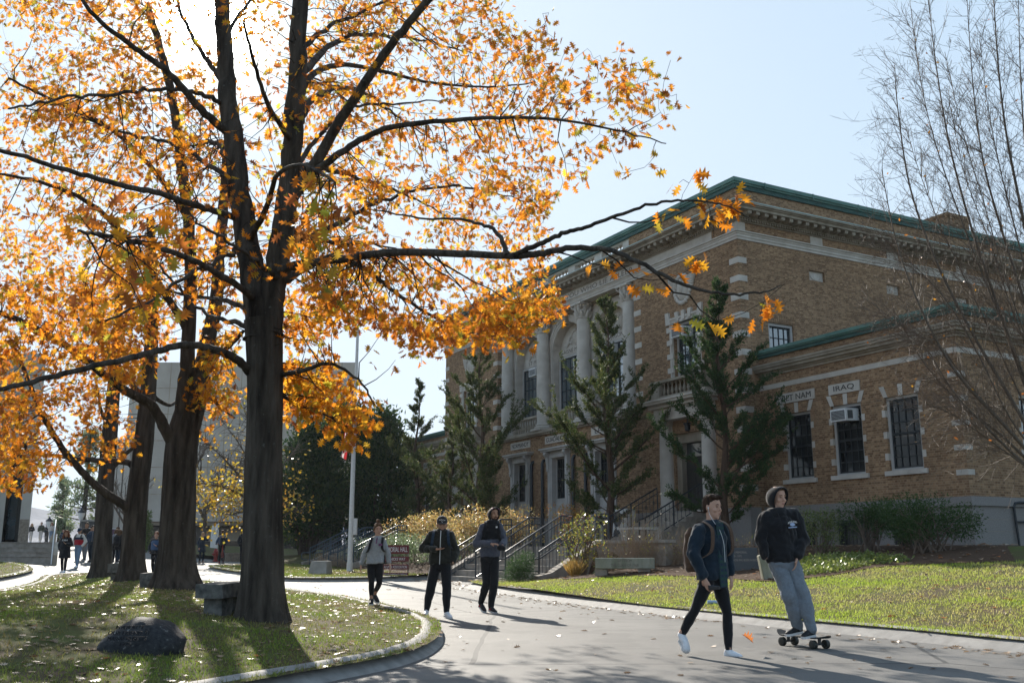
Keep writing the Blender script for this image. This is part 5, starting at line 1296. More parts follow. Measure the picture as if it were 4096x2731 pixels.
for q, p0 in tips:
    low = q.z < at(0, 1090, Yy).z
    for _ in range(7 if low else 1): C.append(q+Vector([random.gauss(0, .3) for _ in range(3)]))
n = len(C); quads('crown', C, rng.normal(0, 1, (n, 3)), rng.normal(0, 1, (n, 3)), rng.uniform(.13, .24, n), rng.uniform(.09, .16, n), tint(n, [(.55, .36, .03), (.6, .42, .05), (.36, .32, .05), (.5, .26, .04)]), M_['shrub_leaf'], yt)
# ---- far trees at the left
def far_pine(px, pt, Y, hw, label, seed):
    random.seed(seed); b = at(px, 1245, Y); base = Vector((b.x, Y, rz(b.x, Y)+.2)); H = topz(px, pt, Y)-base.z; r = hw/2335*Y
    t = thing('pine_tree', base, label, 'pine', 'pines beyond the road'); tr = MB(); tr.tube([base-Vector((0, 0, .3)), base+Vector((.1, 0, H*.5)), base+Vector((0, 0, H))], [.3, .2, .04], 8); C = []
    for k in range(46):
        f = random.uniform(.12, 1); a = random.random()*6.283; L = r*(1.1-f*.85)*random.uniform(.5, 1.15); z = base.z+H*f; e = Vector((base.x+L*math.cos(a), base.y+L*math.sin(a), z+.1*L)); s0 = Vector((base.x, base.y, z-.12*L)); tr.tube([s0, s0.lerp(e, .5), e], [.06, .045, .015], 5)
        for _ in range(55):
            u = random.uniform(.35, 1.05); q = s0.lerp(e, u)+Vector((random.gauss(0, .12*r), random.gauss(0, .12*r), random.gauss(.12, .22))); C.append(q)
    tr.build('trunk', M_['bark'], t); n = len(C)
    quads('crown', C, rng.normal(0, 1, (n, 3))+np.array([0, 0, .6]), rng.normal(0, 1, (n, 3)), rng.uniform(.3, .7, n), rng.uniform(.08, .2, n), tint(n, [(.16, .23, .12), (.24, .29, .15), (.12, .18, .1), (.28, .3, .17)]), M_['needle'], t)
far_pine(185, 985, 95, 62, 'loose light green pine beyond the road between the pillar and the oaks', 3)
far_pine(135, 1105, 120, 30, 'smaller pale pine left of the loose light green pine', 9)
def bare_far(px, pt, Y, label, seed, spread=.9, base_y=1235):
    random.seed(seed); b = at(px, base_y, Y); base = Vector((b.x, Y, gz(b.x, Y)-.1)); H = topz(px, pt, Y)-base.z
    t = thing('bare_tree', base, label, 'tree', 'bare trees by the concrete tower'); tr = MB()
    def rec(p, d, L, r, lev):
        q = p+d*L; tr.tube([p, p.lerp(q, .5)+Vector([random.gauss(0, .04*L) for _ in range(3)]), q], [r, r*.85, r*.65], 5 if lev > 2 else 4, False)
        if lev:
            for _ in range(3 if lev > 1 else 4): rec(p.lerp(q, random.uniform(.6, 1)), (d+Vector((random.gauss(0, spread*.55), random.gauss(0, spread*.55), random.gauss(.15, .3)))).normalized(), L*random.uniform(.55, .78), r*.58, lev-1)
    rec(base, Vector((.05, 0, 1)), H*.32, H*.018, 5); tr.build('trunk', M_['grey_twig'], t)
bare_far(282, 1010, 62, 'bare dark tree in front of the left columns of the concrete tower', 4)
bare_far(460, 900, 66, 'bare grey tree in front of the concrete tower, right of the thick oak', 8, 1.0)
p = at(335, 1235, 70); bush('young_conifer', (p.x, 70, gz(p.x, 70)), .55, .55, 2.6, 1500, [(.09, .15, .03), (.14, .19, .05)], .2, 'small bright green conifer against the base of the concrete tower', 'conifer', stems=3, ratio=.3, mat='needle', pointed=True, clumps=22, zmin=.05)
# ================================================================== STAIRS, WALLS, SIGNS, BENCHES
M_['step'] = mat_noise('step_concrete', (.2, .17, .14), (.34, .3, .26), 4, .9, 8, .2, 40)
M_['old_stone'] = mat_noise('lichened_stone', (.05, .05, .05), (.2, .195, .18), 9, .95, 9, .6, 40, .15)
M_['boulder'] = mat_noise('dark_boulder', (.015, .016, .018), (.2, .2, .2), 22, .8, 9, .6, 60, .2, stops=[(.3, (.016, .017, .019)), (.62, (.04, .04, .042)), (.70, (.16, .165, .16))])
M_['sign'] = mat_plain('maroon_paint', (.14, .018, .022), .5)
M_['sign_text'] = mat_plain('white_lettering', (.75, .72, .7), .6)
M_['pole'] = mat_plain('white_pole_paint', (.62, .6, .58), .45)
M_['post_wood'] = mat_plain('grey_post', (.3, .26, .22), .8)
M_['bench68'] = mat_noise('mossy_stone', (.16, .165, .12), (.34, .335, .28), 5, .9, 8, .2, 40, stretch=(1, 1, .3))
M_['black_granite'] = mat_plain('black_granite', (.02, .02, .022), .3, .6)
M_['clear_blue'] = mat_plain('blue_plastic', (.3, .42, .6), .2, .6)
M_['red_paint'] = mat_plain('red_paint', (.32, .03, .025), .45)
M_['plant_block'] = mat_noise('split_block', (.16, .13, .1), (.3, .25, .2), 8, .95, 6, .3, 30)
M_['tower'] = mat_noise('board_marked_concrete', (.34, .31, .27), (.48, .445, .395), .35, .95, 9, .1, 8, .1)
def stairs(sc, hw, label, mat_r, rail_label, ns, rails):
    zb = rz(*B(sc, -8.2)[:2]) - .02; t = thing('stone_stairs', B(sc, -8.1, zb), label, 'stairs', 'flights of stairs up to the terrace')
    n = 6; rise = (1.31 - zb) / n; mb = bmb()
    prof = []
    for i in range(n): prof += [(-8.1 + i*.34, zb + i*rise), (-8.1 + i*.34, zb + (i+1)*rise)]
    prof += [(-5.6, 1.31), (-5.6, zb - .2), (-8.1, zb - .2)]
    mb.prism(prof, 0, sc-hw, sc+hw); mb.build('steps', M_['step'], t)
    for sg in (-1, 1):
        a, b = sorted((sc+sg*(hw+.002), sc+sg*(hw+.38))); mb = bmb()
        mb.prism([(-8.35, zb-.2), (-8.35, zb+.34), (-7.9, zb+.42), (-6.1, 1.5), (-5.6, 1.5), (-5.6, zb-.2)], 0, a, b); mb.build('cheek_wall', M_['step'], t)
    for s, lb in zip(rails, rail_label):
        h = thing('stair_railing', B(s, -8.0, zb), lb, 'railing', 'rails on the terrace stairs'); mb = bmb()
        zt = lambda d: zb + max(0, min(1.31-zb, (d+8.1)/.34*rise))
        p0, p1 = -8.05, -6.0; n_ = 17
        z0, z1 = zb+1.02, 1.31+.98
        mb.tube([(s, p0, z0), (s, p1, z1), (s, p1+.45, z1)], .028, 8); mb.tube([(s, p0-.35, z0-.22), (s, p0, z0-.2), (s, p1, z1-.2), (s, p1+.5, z1-.2)], .024, 8)
        mb.tube([(s, p0, z0-.82), (s, p1, z1-.82), (s, p1+.45, z1-.82)], .018, 6)
        mb.tube([(s, p0-.35, z0-.22), (s, p0-.42, z0-.28), (s, p0-.42, z0-.5), (s, p0-.35, z0-.56), (s, p0, z0-.56)], .024, 8)
        for d, tp in ((p0, z0), (p1, z1), (p1+.45, z1), ((p0+p1)/2, (z0+z1)/2)): mb.tube([(s, d, tp-1.02), (s, d, tp)], .03, 8)
        for i in range(1, n_): 
            q = i/n_; d = p0+(p1-p0)*q; z = z0+(z1-z0)*q; mb.tube([(s, d, z-.82), (s, d, z)], .011, 5)
        for i in range(1, 4): d = p1+.45*i/4; mb.tube([(s, d, z1-.82), (s, d, z1)], .011, 5)
        mb.build('rail_frame', mat_r, h, smooth=50)
names = ('rightmost', 'second from right', 'third from right', 'leftmost')
stairs(3.45, 3.25, 'concrete stairs with grey rails behind the hooded man and the dwarf pine', M_['rail_grey'], [f'grey metal rail of the near stairs, {q} of the four' for q in names], 6, (.3, 2.4, 4.5, 6.6))
stairs(19.65, 3.25, 'concrete stairs with blue rails at the left of the flagpole', M_['rail_blue'], [f'dark blue rail of the far stairs behind the flagpole, {q} of the four' for q in names], 6, (16.5, 18.6, 20.7, 22.8))
tp = [B(-.3, -5.62)[:2], B(7.3, -5.62)[:2], B(7.3, -.0)[:2], B(-.3, 0)[:2]]
sheet('terrace', tp, lambda x, y: 1.312, 1.5, M_['paving']); sheet('terrace', [B(15.9, -5.62)[:2], B(24.4, -5.62)[:2], B(24.4, 0)[:2], B(15.9, 0)[:2]], lambda x, y: 1.316, 1.5, M_['paving'])
t = thing('retaining_wall', B(-1.8, -6.2, .4), 'low dark concrete retaining wall behind the dry shrubs', 'wall'); mb = bmb(); mb.box(-3.6, -.19, -6.35, -6.08, .1, 1.38); mb.build('wall_face', M_['step'], t)
mb = bmb(); mb.box(-3.66, -.19, -6.4, -6.03, 1.38, 1.46); mb.build('coping', M_['concrete'], t)
mb = bmb()
# portico steps and their iron rails
for cs, lb in ((3.1, 'concrete steps climbing to the right portico door'), (21.5, 'concrete steps climbing to the left portico door')):
    t = thing('portico_steps', B(cs, -2.9, 1.31), lb, 'steps', 'steps to the portico doors'); n = 7; rise = (2.5-1.31)/n; prof = []
    for i in range(n): prof += [(-2.95+i*.32, 1.31+i*rise), (-2.95+i*.32, 1.31+(i+1)*rise)]
    prof += [(-.47, 2.5), (-.47, 1.2), (-2.95, 1.2)]; mb = bmb(); mb.prism(prof, 0, cs-1.35, cs+1.35); mb.build('steps', M_['step'], t)
    for sg, sd in ((-1, 'right'), (1, 'left')):
        s = cs+sg*1.25; h = thing('iron_railing', B(s, -2.9, 1.31), f'black iron rail with quatrefoils on the {sd} side of the ' + ('right' if cs < 10 else 'left') + ' portico steps', 'railing', 'iron rails of the portico steps'); mb = bmb()
        p0, p1 = -3.0, -.6; z0, z1 = 2.25, 3.45
        mb.tube([(s, p0-.25, z0-.06), (s, p0, z0), (s, p1, z1), (s, p1+.02, z1-1.0)], .028, 8); mb.tube([(s, p0, z0-.2), (s, p1, z1-.2)], .016, 6); mb.tube([(s, p0, z0-.78), (s, p1, z1-.78)], .016, 6); mb.tube([(s, p0-.25, z0-.06), (s, p0-.25, 1.2)], .026, 8); mb.tube([(s, p0, z0), (s, p0, 1.2)], .03, 8); mb.tube([(s, (p0+p1)/2, (z0+z1)/2), (s, (p0+p1)/2, (z0+z1)/2-1)], .03, 8)
        for i in range(1, 14):
            q = i/14; d = p0+(p1-p0)*q; z = z0+(z1-z0)*q; mb.tube([(s, d, z-.78), (s, d, z)], .010, 5)
            if i % 2: 
                for a in range(4): mb.tube([(s, d+.035*math.cos(a*1.571)+.03*math.cos(k*1.05), z-.46+.035*math.sin(a*1.571)+.03*math.sin(k*1.05)) for k in range(7)], .007, 4)
        mb.build('rail_frame', M_['iron'], h, smooth=50)
# handrail at the right edge by the wing corner
q0 = at(2338, 1215, 27.5); t = thing('handrail', (q0.x, 27.5, 1.3), 'black pipe handrail at the right edge beside the wing corner', 'handrail'); mb = MB()
mb.tube([(q0.x, 27.5, 1.2), (q0.x-.05, 27.5, 2.35), (q0.x, 27.5, 2.45), (q0.x+.15, 27.55, 2.48), (q0.x+1.6, 28.3, 2.48), (q0.x+1.62, 28.3, 1.2)], .035, 8); mb.tube([(q0.x-.03, 27.5, 1.95), (q0.x+1.6, 28.3, 1.95)], .03, 8); mb.build('rail_frame', M_['iron'], t, smooth=50)
# lettered bench
p = pin(1436, 1317); t = thing('stone_bench', p, 'pale mossy stone bench lettered GIFT FROM THE CLASS OF 1968', 'bench')
bw = 136/2335*p.y; dx, dy = .985, -.17
xf = lambda a, b, c: (p.x+a*dx-b*dy, p.y+a*dy+b*dx, p.z+c)
mb = MB(xf); mb.box(-bw/2, bw/2, -.2, .25, .13, .40); mb.build('slab', M_['bench68'], t, bevel=.012)
for q in (-.62, .5): mb = MB(xf); mb.box(q-.16, q+.16, -.14, .2, -.08, .13); mb.build('foot', M_['step'], t)
lettering('letters', 'GIFT FROM', lambda x, y, h: xf(x, -.202-h, .335+y), .07, .38, M_['letter_in'], t, .003); lettering('letters', 'THE CLASS OF 1968', lambda x, y, h: xf(x, -.202-h, .22+y), .075, .72, M_['letter_in'], t, .003)
# rounded bench on the terrace
q0 = at(1474, 1238, 33.3); t = thing('stone_bench', (q0.x, 33.3, 1.42), 'curved tan stone bench on the terrace wall behind the dry shrubs', 'bench'); mb = MB()
arc = [(q0.x+.82*math.sin(a), 33.3+.9*(1-math.cos(a))*.8-.1) for a in np.linspace(-1.2, 1.2, 13)]
vs = []
for (x, y) in arc: vs += [(x, y-.2, 1.86), (x, y+.2, 1.86), (x, y+.2, 1.93), (x, y-.2, 1.93)]
fs = [(i*4+k, i*4+(k+1) % 4, (i+1)*4+(k+1) % 4, (i+1)*4+k) for i in range(12) for k in range(4)]+[(0, 1, 2, 3), (48, 51, 50, 49)]
mb.add(vs, fs); mb.build('seat', M_['stone'], t)
for a in (-.75, .75): mb = MB(); mb.lathe((q0.x+.82*math.sin(a), 33.3), [(.17, 1.3), (.15, 1.36), (.1, 1.5), (.12, 1.7), (.2, 1.86)], 10); mb.build('leg', M_['stone'], t, smooth=50)
# black memorial stone, post
p = pin(1692, 1311); t = thing('memorial_stone', p, 'low black granite memorial stone between the two men on the right', 'memorial'); ww = 98/2335*p.y; mb = MB(lambda a, b, c: (p.x+a, p.y+b-.12*a, p.z+c)); mb.hexa([(-ww/2, -.15, -.1), (ww/2, -.15, -.1), (ww/2, .2, -.1), (-ww/2, .2, -.1), (-ww/2, 0, .55), (ww/2, 0, .55), (ww/2, .18, .55), (-ww/2, .18, .55)]); mb.build('stone', M_['black_granite'], t, bevel=.01)
for i, (tx, wd) in enumerate((('VIETNAM MEMORIAL', .5), ('1959 - 1975', .24), ('DEDICATED TO ALL THOSE WHO BELIEVE IN PEACE', .95))):
    zz = .44-i*.09; yb_ = -.15+.15*((zz+.1)/.65); lettering('letters', tx, lambda x, y, h: (p.x+x, p.y+yb_-h-.004+y*.23-.12*x, p.z+zz+y), .05, wd*ww, M_['letter_grey'] if 'letter_grey' in M_ else M_['post_wood'], t, .002)
p = pin(1764, 1330); t = thing('stone_post', p, 'small leaning pale stone post behind the skateboarder', 'post'); mb = MB(); mb.hexa([(p.x-.1, p.y-.1, p.z-.1), (p.x+.12, p.y-.1, p.z-.1), (p.x+.12, p.y+.12, p.z-.1), (p.x-.1, p.y+.12, p.z-.1), (p.x-.2, p.y-.1, p.z+.5), (p.x-.02, p.y-.1, p.z+.56), (p.x-.02, p.y+.1, p.z+.56), (p.x-.2, p.y+.1, p.z+.5)]); mb.build('shaft', M_['bench68'], t, bevel=.015)
# heat pumps behind the wide juniper
for i, (s, lb) in enumerate(((6.35, 'white heat pump unit with two fans behind the wide juniper, nearest the vent pipe'), )):
    t = thing('heat_pump', B(s, -.75, 1.31), lb, 'heat pump'); mb = bmb(); mb.box(s-.5, s+.5, -.95, -.55, 1.36, 2.75); mb.build('casing', M_['ac_white'], t, bevel=.02)
    for z in (1.75, 2.38): mb = bmb(); mb.tube([(s+.1, -.975, z), (s+.1, -.945, z)], .29, 20); mb.build('fan_grille', M_['ac_dark'], t)
# water bottle on the lawn
p = pin(1638, 1388); t = thing('plastic_bottle', p, 'crumpled clear blue water bottle lying on the lawn', 'bottle'); mb = MB(lambda a, b, c: (p.x+c*.9, p.y+b-.3*c, p.z+.04+a)); mb.lathe((0, 0), [(.03, -.11), (.034, -.1), (.033, 0), (.035, .04), (.03, .07), (.014, .1), (.013, .12)], 10); mb.build('body', M_['clear_blue'], t, smooth=50)
# maroon sign
p = pin(908, 1321); px1 = at(878, 1321, p.y).x; px2 = at(938, 1321, p.y).x; k = p.y/2335
t = thing('notice_sign', p, 'maroon sign lettered MEMORIAL HALL on two grey posts', 'sign')
for x in (px1+.03, px2-.02): mb = MB(); mb.box(x-.022, x+.022, p.y, p.y+.05, p.z-.1, p.z+68*k); mb.build('post', M_['post_wood'], t)
zt = p.z+69*k
for (h0, h1, txt, wd) in ((0, 20, 'MEMORIAL HALL', .9), (26, 37.5, '134 HICKS WAY', .74), (44, 55, 'ALUMNI ASSOCIATION', .88), (62, 72, 'DEVELOPMENT OFFICE', .88)):
    mb = MB(); mb.box(px1, px2, p.y-.035, p.y-.002, zt-h1*k, zt-h0*k); o = mb.build('board', M_['sign'], t); c = (px1+px2)/2
    lettering('letters', txt, lambda x, y, h: (c+x, p.y-.037-h, zt-(h0+h1)/2*k+y), (h1-h0)*k*.55, (px2-px1)*wd, M_['sign_text'], o, .003)
# concrete block
p = pin(731, 1318); k = p.y/2335; t = thing('concrete_block', p, 'squat concrete block with sloping sides at the left of the flagpole', 'block'); mb = MB(); b_, c_ = 22*k, 19*k
mb.hexa([(p.x-b_-.05, p.y-.1, p.z-.1), (p.x+b_, p.y-.3, p.z-.1), (p.x+b_+.1, p.y+.5, p.z-.1), (p.x-b_+.1, p.y+.6, p.z-.1), (p.x-c_+.03, p.y, p.z+30*k), (p.x+c_+.02, p.y-.15, p.z+30*k), (p.x+c_+.1, p.y+.4, p.z+30*k), (p.x-c_+.1, p.y+.5, p.z+30*k)]); mb.build('body', M_['concrete'], t, bevel=.02)
# flagpole and flag
p = pin(803, 1312); fp = thing('flagpole', p, 'white flagpole with a small grey box, beside the woman in grey fleece', 'flagpole'); H = at(813, 700, p.y).z-p.z; mb = MB()
mb.tube([p-Vector((0, 0, .2)), p+Vector((0, 0, .02)), p+Vector((0, 0, H*.5)), p+Vector((0, 0, H))], [.11, .105, .085, .05], 14); mb.ball(p+Vector((0, 0, H+.08)), .09, 10, 8); mb.build('shaft', M_['pole'], fp, smooth=40)
mb = MB(); zb_ = at(811, 1235, p.y).z; zt_ = at(811, 1190, p.y).z; mb.box(p.x+.1, p.x+.25, p.y-.1, p.y+.08, zb_+.12, zt_); mb.build('control_box', M_['pole'], fp, bevel=.01)
mb = MB(); mb.tube([p+Vector((0, 0, 0)), p+Vector((0, 0, .35))], .125, 14); mb.build('collar', M_['pole'], fp)
zt_, zb_ = at(806, 880, p.y).z, at(796, 1070, p.y).z
def mat_flag():
    m, t, pr = newmat('striped_flag_cloth'); uv = nd(t, 'ShaderNodeUVMap', uv_map='UV'); sx = nd(t, 'ShaderNodeSeparateXYZ'); t.links.new(uv.outputs[0], sx.inputs[0])
    ml = nd(t, 'ShaderNodeMath', operation='MULTIPLY'); t.links.new(sx.outputs['Y'], ml.inputs[0]); ml.inputs[1].default_value = 6.5
    fr = nd(t, 'ShaderNodeMath', operation='FRACT'); t.links.new(ml.outputs[0], fr.inputs[0]); lt = nd(t, 'ShaderNodeMath', operation='LESS_THAN'); t.links.new(fr.outputs[0], lt.inputs[0]); lt.inputs[1].default_value = .5
    c = mixrgb(t, lt.outputs[0], (.68, .64, .62), (.38, .03, .035))
    a = nd(t, 'ShaderNodeMath', operation='LESS_THAN'); t.links.new(sx.outputs['X'], a.inputs[0]); a.inputs[1].default_value = .4; b = nd(t, 'ShaderNodeMath', operation='GREATER_THAN'); t.links.new(sx.outputs['Y'], b.inputs[0]); b.inputs[1].default_value = .46
    ab = nd(t, 'ShaderNodeMath', operation='MULTIPLY'); t.links.new(a.outputs[0], ab.inputs[0]); t.links.new(b.outputs[0], ab.inputs[1])
    c = mixrgb(t, ab.outputs[0], c, (.025, .035, .11)); t.links.new(c, pr.inputs['Base Color']); pr.inputs['Roughness'].default_value = .85
    tr = nd(t, 'ShaderNodeBsdfTranslucent'); t.links.new(c, tr.inputs['Color']); mx = nd(t, 'ShaderNodeMixShader'); mx.inputs[0].default_value = .4; t.links.new(pr.outputs[0], mx.inputs[1]); t.links.new(tr.outputs[0], mx.inputs[2]); t.links.new(mx.outputs[0], t.nodes['Material Output'].inputs[0])
    return m
nu, nv = 26, 26; vs = []; uvs = []
for i in range(nu+1):          # i along the fly, hanging down; j across the hoist
    f = i/nu
    for j in range(nv+1):
        h = j/nv
        z = zt_-(1-h)*(zt_-zb_)*.45*(1-f*.55)-f*(zt_-zb_)*.72
        x = p.x-.09-(.10+.30*f*(1-.3*h))*1.0*abs(math.sin(.6+h*4.2))*min(1, f*3+.15)-.02*math.sin(h*13)
        y = p.y-.02+.16*math.sin(h*9.5+f*2)*min(1, f*3)
        vs.append((x, y, z)); uvs.append((f, h))
fs = [(i*(nv+1)+j, (i+1)*(nv+1)+j, (i+1)*(nv+1)+j+1, i*(nv+1)+j+1) for i in range(nu) for j in range(nv)]
mb = MB(); mb.add(vs, fs); o = mb.build('flag', mat_flag(), None, smooth=80); o.data.uv_layers['UV'].data.foreach_set('uv', [q for l in o.data.loops for q in uvs[l.vertex_index]])
tag(o, 'limp red and white striped flag with a blue corner hanging at the flagpole', 'flag')
# old stone benches under the oaks
def slab_bench(px, py, wpx, top, leg, label, ang, depth):
    p = pin(px, py); k = p.y/2335; c, s = math.cos(ang), math.sin(ang); xf = lambda a, b, z: (p.x+a*c-b*s, p.y+a*s+b*c, p.z+z); w_ = wpx*k/2; L = depth
    t = thing('stone_bench', p, label, 'bench', 'rough stone benches under the oaks')
    def rough(mb, seed):
        for i, v in enumerate(mb.v):
            n_ = mnoise.noise_vector(Vector(v)*3.1+Vector((seed, 0, 0)))*.03; mb.v[i] = (v[0]+n_.x, v[1]+n_.y, v[2]+n_.z)
    mb = MB(xf); nx, ny = 5, 7
    def grid_box(a0, a1, b0, b1, c0, c1):
        me = bmesh.new(); bmesh.ops.create_cube(me, size=1); bmesh.ops.subdivide_edges(me, edges=me.edges, cuts=3, use_grid_fill=True)
        mb.add([((v.co.x+.5)*(a1-a0)+a0, (v.co.y+.5)*(b1-b0)+b0, (v.co.z+.5)*(c1-c0)+c0) for v in me.verts], [tuple(v.index for v in f.verts) for f in me.faces]); me.free()
    grid_box(-w_, w_, 0, L, leg, top); rough(mb, 1.3); mb.build('slab', M_['old_stone'], t, bevel=0)
    if leg > .02:
        for b in (.12, L-.4):
            mb = MB(xf); grid_box(-w_*.72, w_*.62, b, b+.25, -.1, leg); rough(mb, b); mb.build('foot', M_['old_stone'], t)
slab_bench(478, 1412, 68, .40, .21, 'rough dark stone bench between the boulder and the nearest oak', -.22, 1.1)
slab_bench(343, 1350, 52, .3, .0, 'broken stone slab half hidden behind the thick oak', -.3, .9)
slab_bench(266, 1333, 42, .44, .2, 'small rough stone bench between the two slim oaks', .1, .8)
# boulder
p = pin(308, 1500); k = p.y/2335; t = thing('boulder', p, 'smooth dark boulder engraved with a memorial text on the lawn', 'boulder'); bm_ = bmesh.new(); bmesh.ops.create_icosphere(bm_, subdivisions=4, radius=1)
for v in bm_.verts:
    q = v.co.copy(); r2 = 1/((abs(q.x)**2.25+abs(q.y)**2.25+abs(q.z)**2.25)**(1/2.25)); q *= r2
    q.x *= 96*k; q.y *= .34; q.z *= .27
    if q.z > .0: q.x -= .0; q.y += q.z*.45; q.x *= 1-4.2*max(0, q.z)**2*(1.0 if q.x > 0 else 1.25)
    q.z *= 1-.14*q.x; q += mnoise.noise_vector(q*3.5)*.045+mnoise.noise_vector(q*9)*.016+mnoise.noise_vector(q*24)*.004; v.co = q
mb = MB(); mb.add([tuple(v.co+p+Vector((0, .22, .03))) for v in bm_.verts], [tuple(v.index for v in f.verts) for f in bm_.faces]); bm_.free(); mb.build('stone', M_['boulder'], t, smooth=80)
M_['engraved'] = mat_plain('engraved_line', (.008, .008, .009), .95)
for i, (tx, wd) in enumerate((('IN MEMORY OF', .26), ('OUR FRIEND 91', .38), ('MASSACHUSETTS', .36), ('1975', .1))):
    zz = .235-i*.048; lettering('engraving', tx, lambda x, y, h: (p.x-.03+x, p.y-.142+.55*(zz-.1)+y*.5-h*.9, p.z+zz+y*.9), .036, wd, M_['engraved'], t, .006)
# ================================================================== FAR BUILDINGS AND VEHICLES
Yt = 84; kx = lambda px: (px-1176)/2287*(Yt*.978)
tw_ = thing('concrete_tower', (kx(560), Yt, 1.0), 'big pale concrete tower block beyond the oaks with a dark recessed ground floor', 'building')
zt_, zs_ = at(700, 832, Yt).z, at(500, 1197, Yt).z; x0, x1 = at(300, 1200, Yt).x, at(813, 1000, Yt).x
def sheared(mb, a, b, y0, y1, z0, z1):
    k = y1/y0*1.03; mb.hexa([(a, y0, z0), (b, y0, z0), (b*k, y1, z0), (a*k, y1, z0), (a, y0, z1), (b, y0, z1), (b*k, y1, z1), (a*k, y1, z1)])
mb = MB(); sheared(mb, x0, x1, Yt, Yt+18, zs_, zt_); mb.build('wall', M_['tower'], tw_)
mb = MB()
for i in range(1, 15): x = x0+(x1-x0)*i/15; mb.box(x-.03, x+.03, Yt-.012, Yt+.1, zs_, zt_)
for i in range(1, 6): z = zs_+(zt_-zs_)*i/6; mb.box(x0, x1, Yt-.015, Yt+.1, z-.03, z+.03)
mb.build('panel_joints', M_['stone_dark'], tw_)
xw = at(803, 890, Yt).x; mb = MB(); mb.box(xw-.25, xw+.3, Yt-.05, Yt+.2, at(0, 912, Yt).z, at(0, 866, Yt).z); mb.build('slit_window', mat_plain('blue_glass', (.25, .42, .55), .2, .6), tw_)
mb = MB(); sheared(mb, x0+.5, x1-1.4, Yt+2.5, Yt+16, .3, zs_-.02); mb.build('ground_floor', mat_plain('dark_glazing', (.035, .033, .032), .25, .5), tw_)
mb = MB(); mb.box(x0, x1, Yt+.3, Yt+2.4, zs_-.3, zs_); mb.build('soffit', M_['stone_dark'], tw_)
for a, b, c in ((541, 566, 'pane'), (640, 655, 'pane'), (672, 690, 'pane'), (590, 620, 'pane')): 
    mb = MB(); mb.box(at(a, 0, Yt+2).x, at(b, 0, Yt+2).x, Yt+2.4, Yt+2.55, at(0, 1242, Yt+2).z, at(0, 1218, Yt+2).z); mb.build('lit_window', mat_plain('pale_lit_pane', (.36, .34, .28), .7), tw_)  # pale colour stands in for the bright background behind the glass
for px_ in (258, 272, 287): mb = MB(); x = at(px_, 1200, Yt).x; mb.box(x-.22, x+.22, Yt-.6, Yt+2, .5, at(0, 1010, Yt).z); mb.build('fin', M_['tower'], tw_)
mb = MB(); xb = at(496, 1225, 70).x; zz = gz(xb, 70); t = thing('display_board', (xb, 70, zz), 'white display board standing before the tower, behind the woman with brown boots', 'board'); mb.hexa([(xb-.35, 70, zz+.35), (xb+.28, 69.6, zz+.35), (xb+.28, 69.68, zz+.35), (xb-.35, 70.08, zz+.35), (xb-.35, 70, zz+1.95), (xb+.28, 69.6, zz+2.15), (xb+.28, 69.68, zz+2.15), (xb-.35, 70.08, zz+1.95)]); mb.build('panel', M_['ac_white'], t); mb = MB(); mb.box(xb-.3, xb+.25, 69.75, 69.85, zz-.1, zz+.36); mb.build('stand', M_['iron'], t)
# grass bank, planter, hydrant in front of it
GP = [at(x, y, Y)[:2] for x, y, Y in ((430, 1262, 62), (530, 1262, 60), (690, 1262, 60), (760, 1262, 64), (760, 1250, 80), (430, 1250, 80))]
sheet('grass_bank', GP, lambda x, y: rz(x, y)+.2+.25*sstep(60, 70, y), 2.0, M_['turf'])
p = at(537, 1268, 59); zz = rz(p.x, 59); t = thing('planter_wall', (p.x, 59, zz), 'low curved brick planter wall beside the cyclist', 'wall'); mb = MB()
mb.lathe((p.x+.3, 60.2), [(1.25, zz-.1), (1.25, zz+.42), (1.28, zz+.43), (1.28, zz+.5), (1.0, zz+.5), (1.0, zz+.3)], 20); mb.build('blocks', M_['plant_block'], t)
p = at(496, 1268, 58); zz = rz(p.x, 58); t = thing('fire_hydrant', (p.x, 58, zz), 'red fire hydrant with a striped marker rod beside the cyclist', 'hydrant'); mb = MB(); mb.lathe((p.x, 58), [(.16, zz), (.16, zz+.06), (.11, zz+.08), (.11, zz+.5), (.15, zz+.52), (.15, zz+.58), (.11, zz+.66), (.05, zz+.74)], 10); mb.tube([(p.x-.2, 58, zz+.42), (p.x+.2, 58, zz+.42)], .06, 8); mb.tube([(p.x, 57.8, zz+.38), (p.x, 58, zz+.38)], .07, 8); mb.build('body', M_['red_paint'], t, smooth=40)
mb = MB(); mb.tube([(p.x+.02, 58.05, zz+.6), (p.x+.02, 58.05, zz+1.75)], .018, 6); mb.build('marker_rod', M_['pole'], t)
# left hall with steps, turned so that its front faces the road
YL = 44.0
xl = lambda x, y, z: (x * y / YL, y, z)
aL = lambda px: at(px, 1245, YL).x
zD = lambda py, Y: at(70, py, Y).z
t = thing('left_building', (aL(20), 46.5, 1.4), 'concrete building at the left edge with a tall dark glazed opening', 'building')
mb = MB(xl); mb.box(aL(40), aL(64), 46.5, 58, 1.2, 10.5); mb.box(aL(-160), aL(40), 48.8, 58, 1.2, 10.5); mb.box(aL(-160), aL(40), 46.5, 48.8, 6.2, 10.5); mb.box(aL(-90), aL(3), 46.5, 48.8, 1.2, 6.2); mb.build('wall', M_['tower'], t)
mb = MB(xl); mb.box(aL(8), aL(36), 47.2, 47.3, 1.7, 6.1); mb.build('pane', M_['glass'], t); mb = MB(xl)
for px_ in (6, 36): mb.box(aL(px_)-.09, aL(px_)+.09, 47.1, 47.35, 1.6, 6.2)
mb.build('door_frame', M_['door'], t)
zs = [zD(y, YL+.36*i) for i, y in enumerate((1276.5, 1266, 1255, 1244.5))]; plz = zs[-1]; xr = aL(125)
t = thing('stone_steps', (aL(60), YL, .6), 'wide brown stone steps at the left edge', 'steps'); prof = [(YL, .2)]
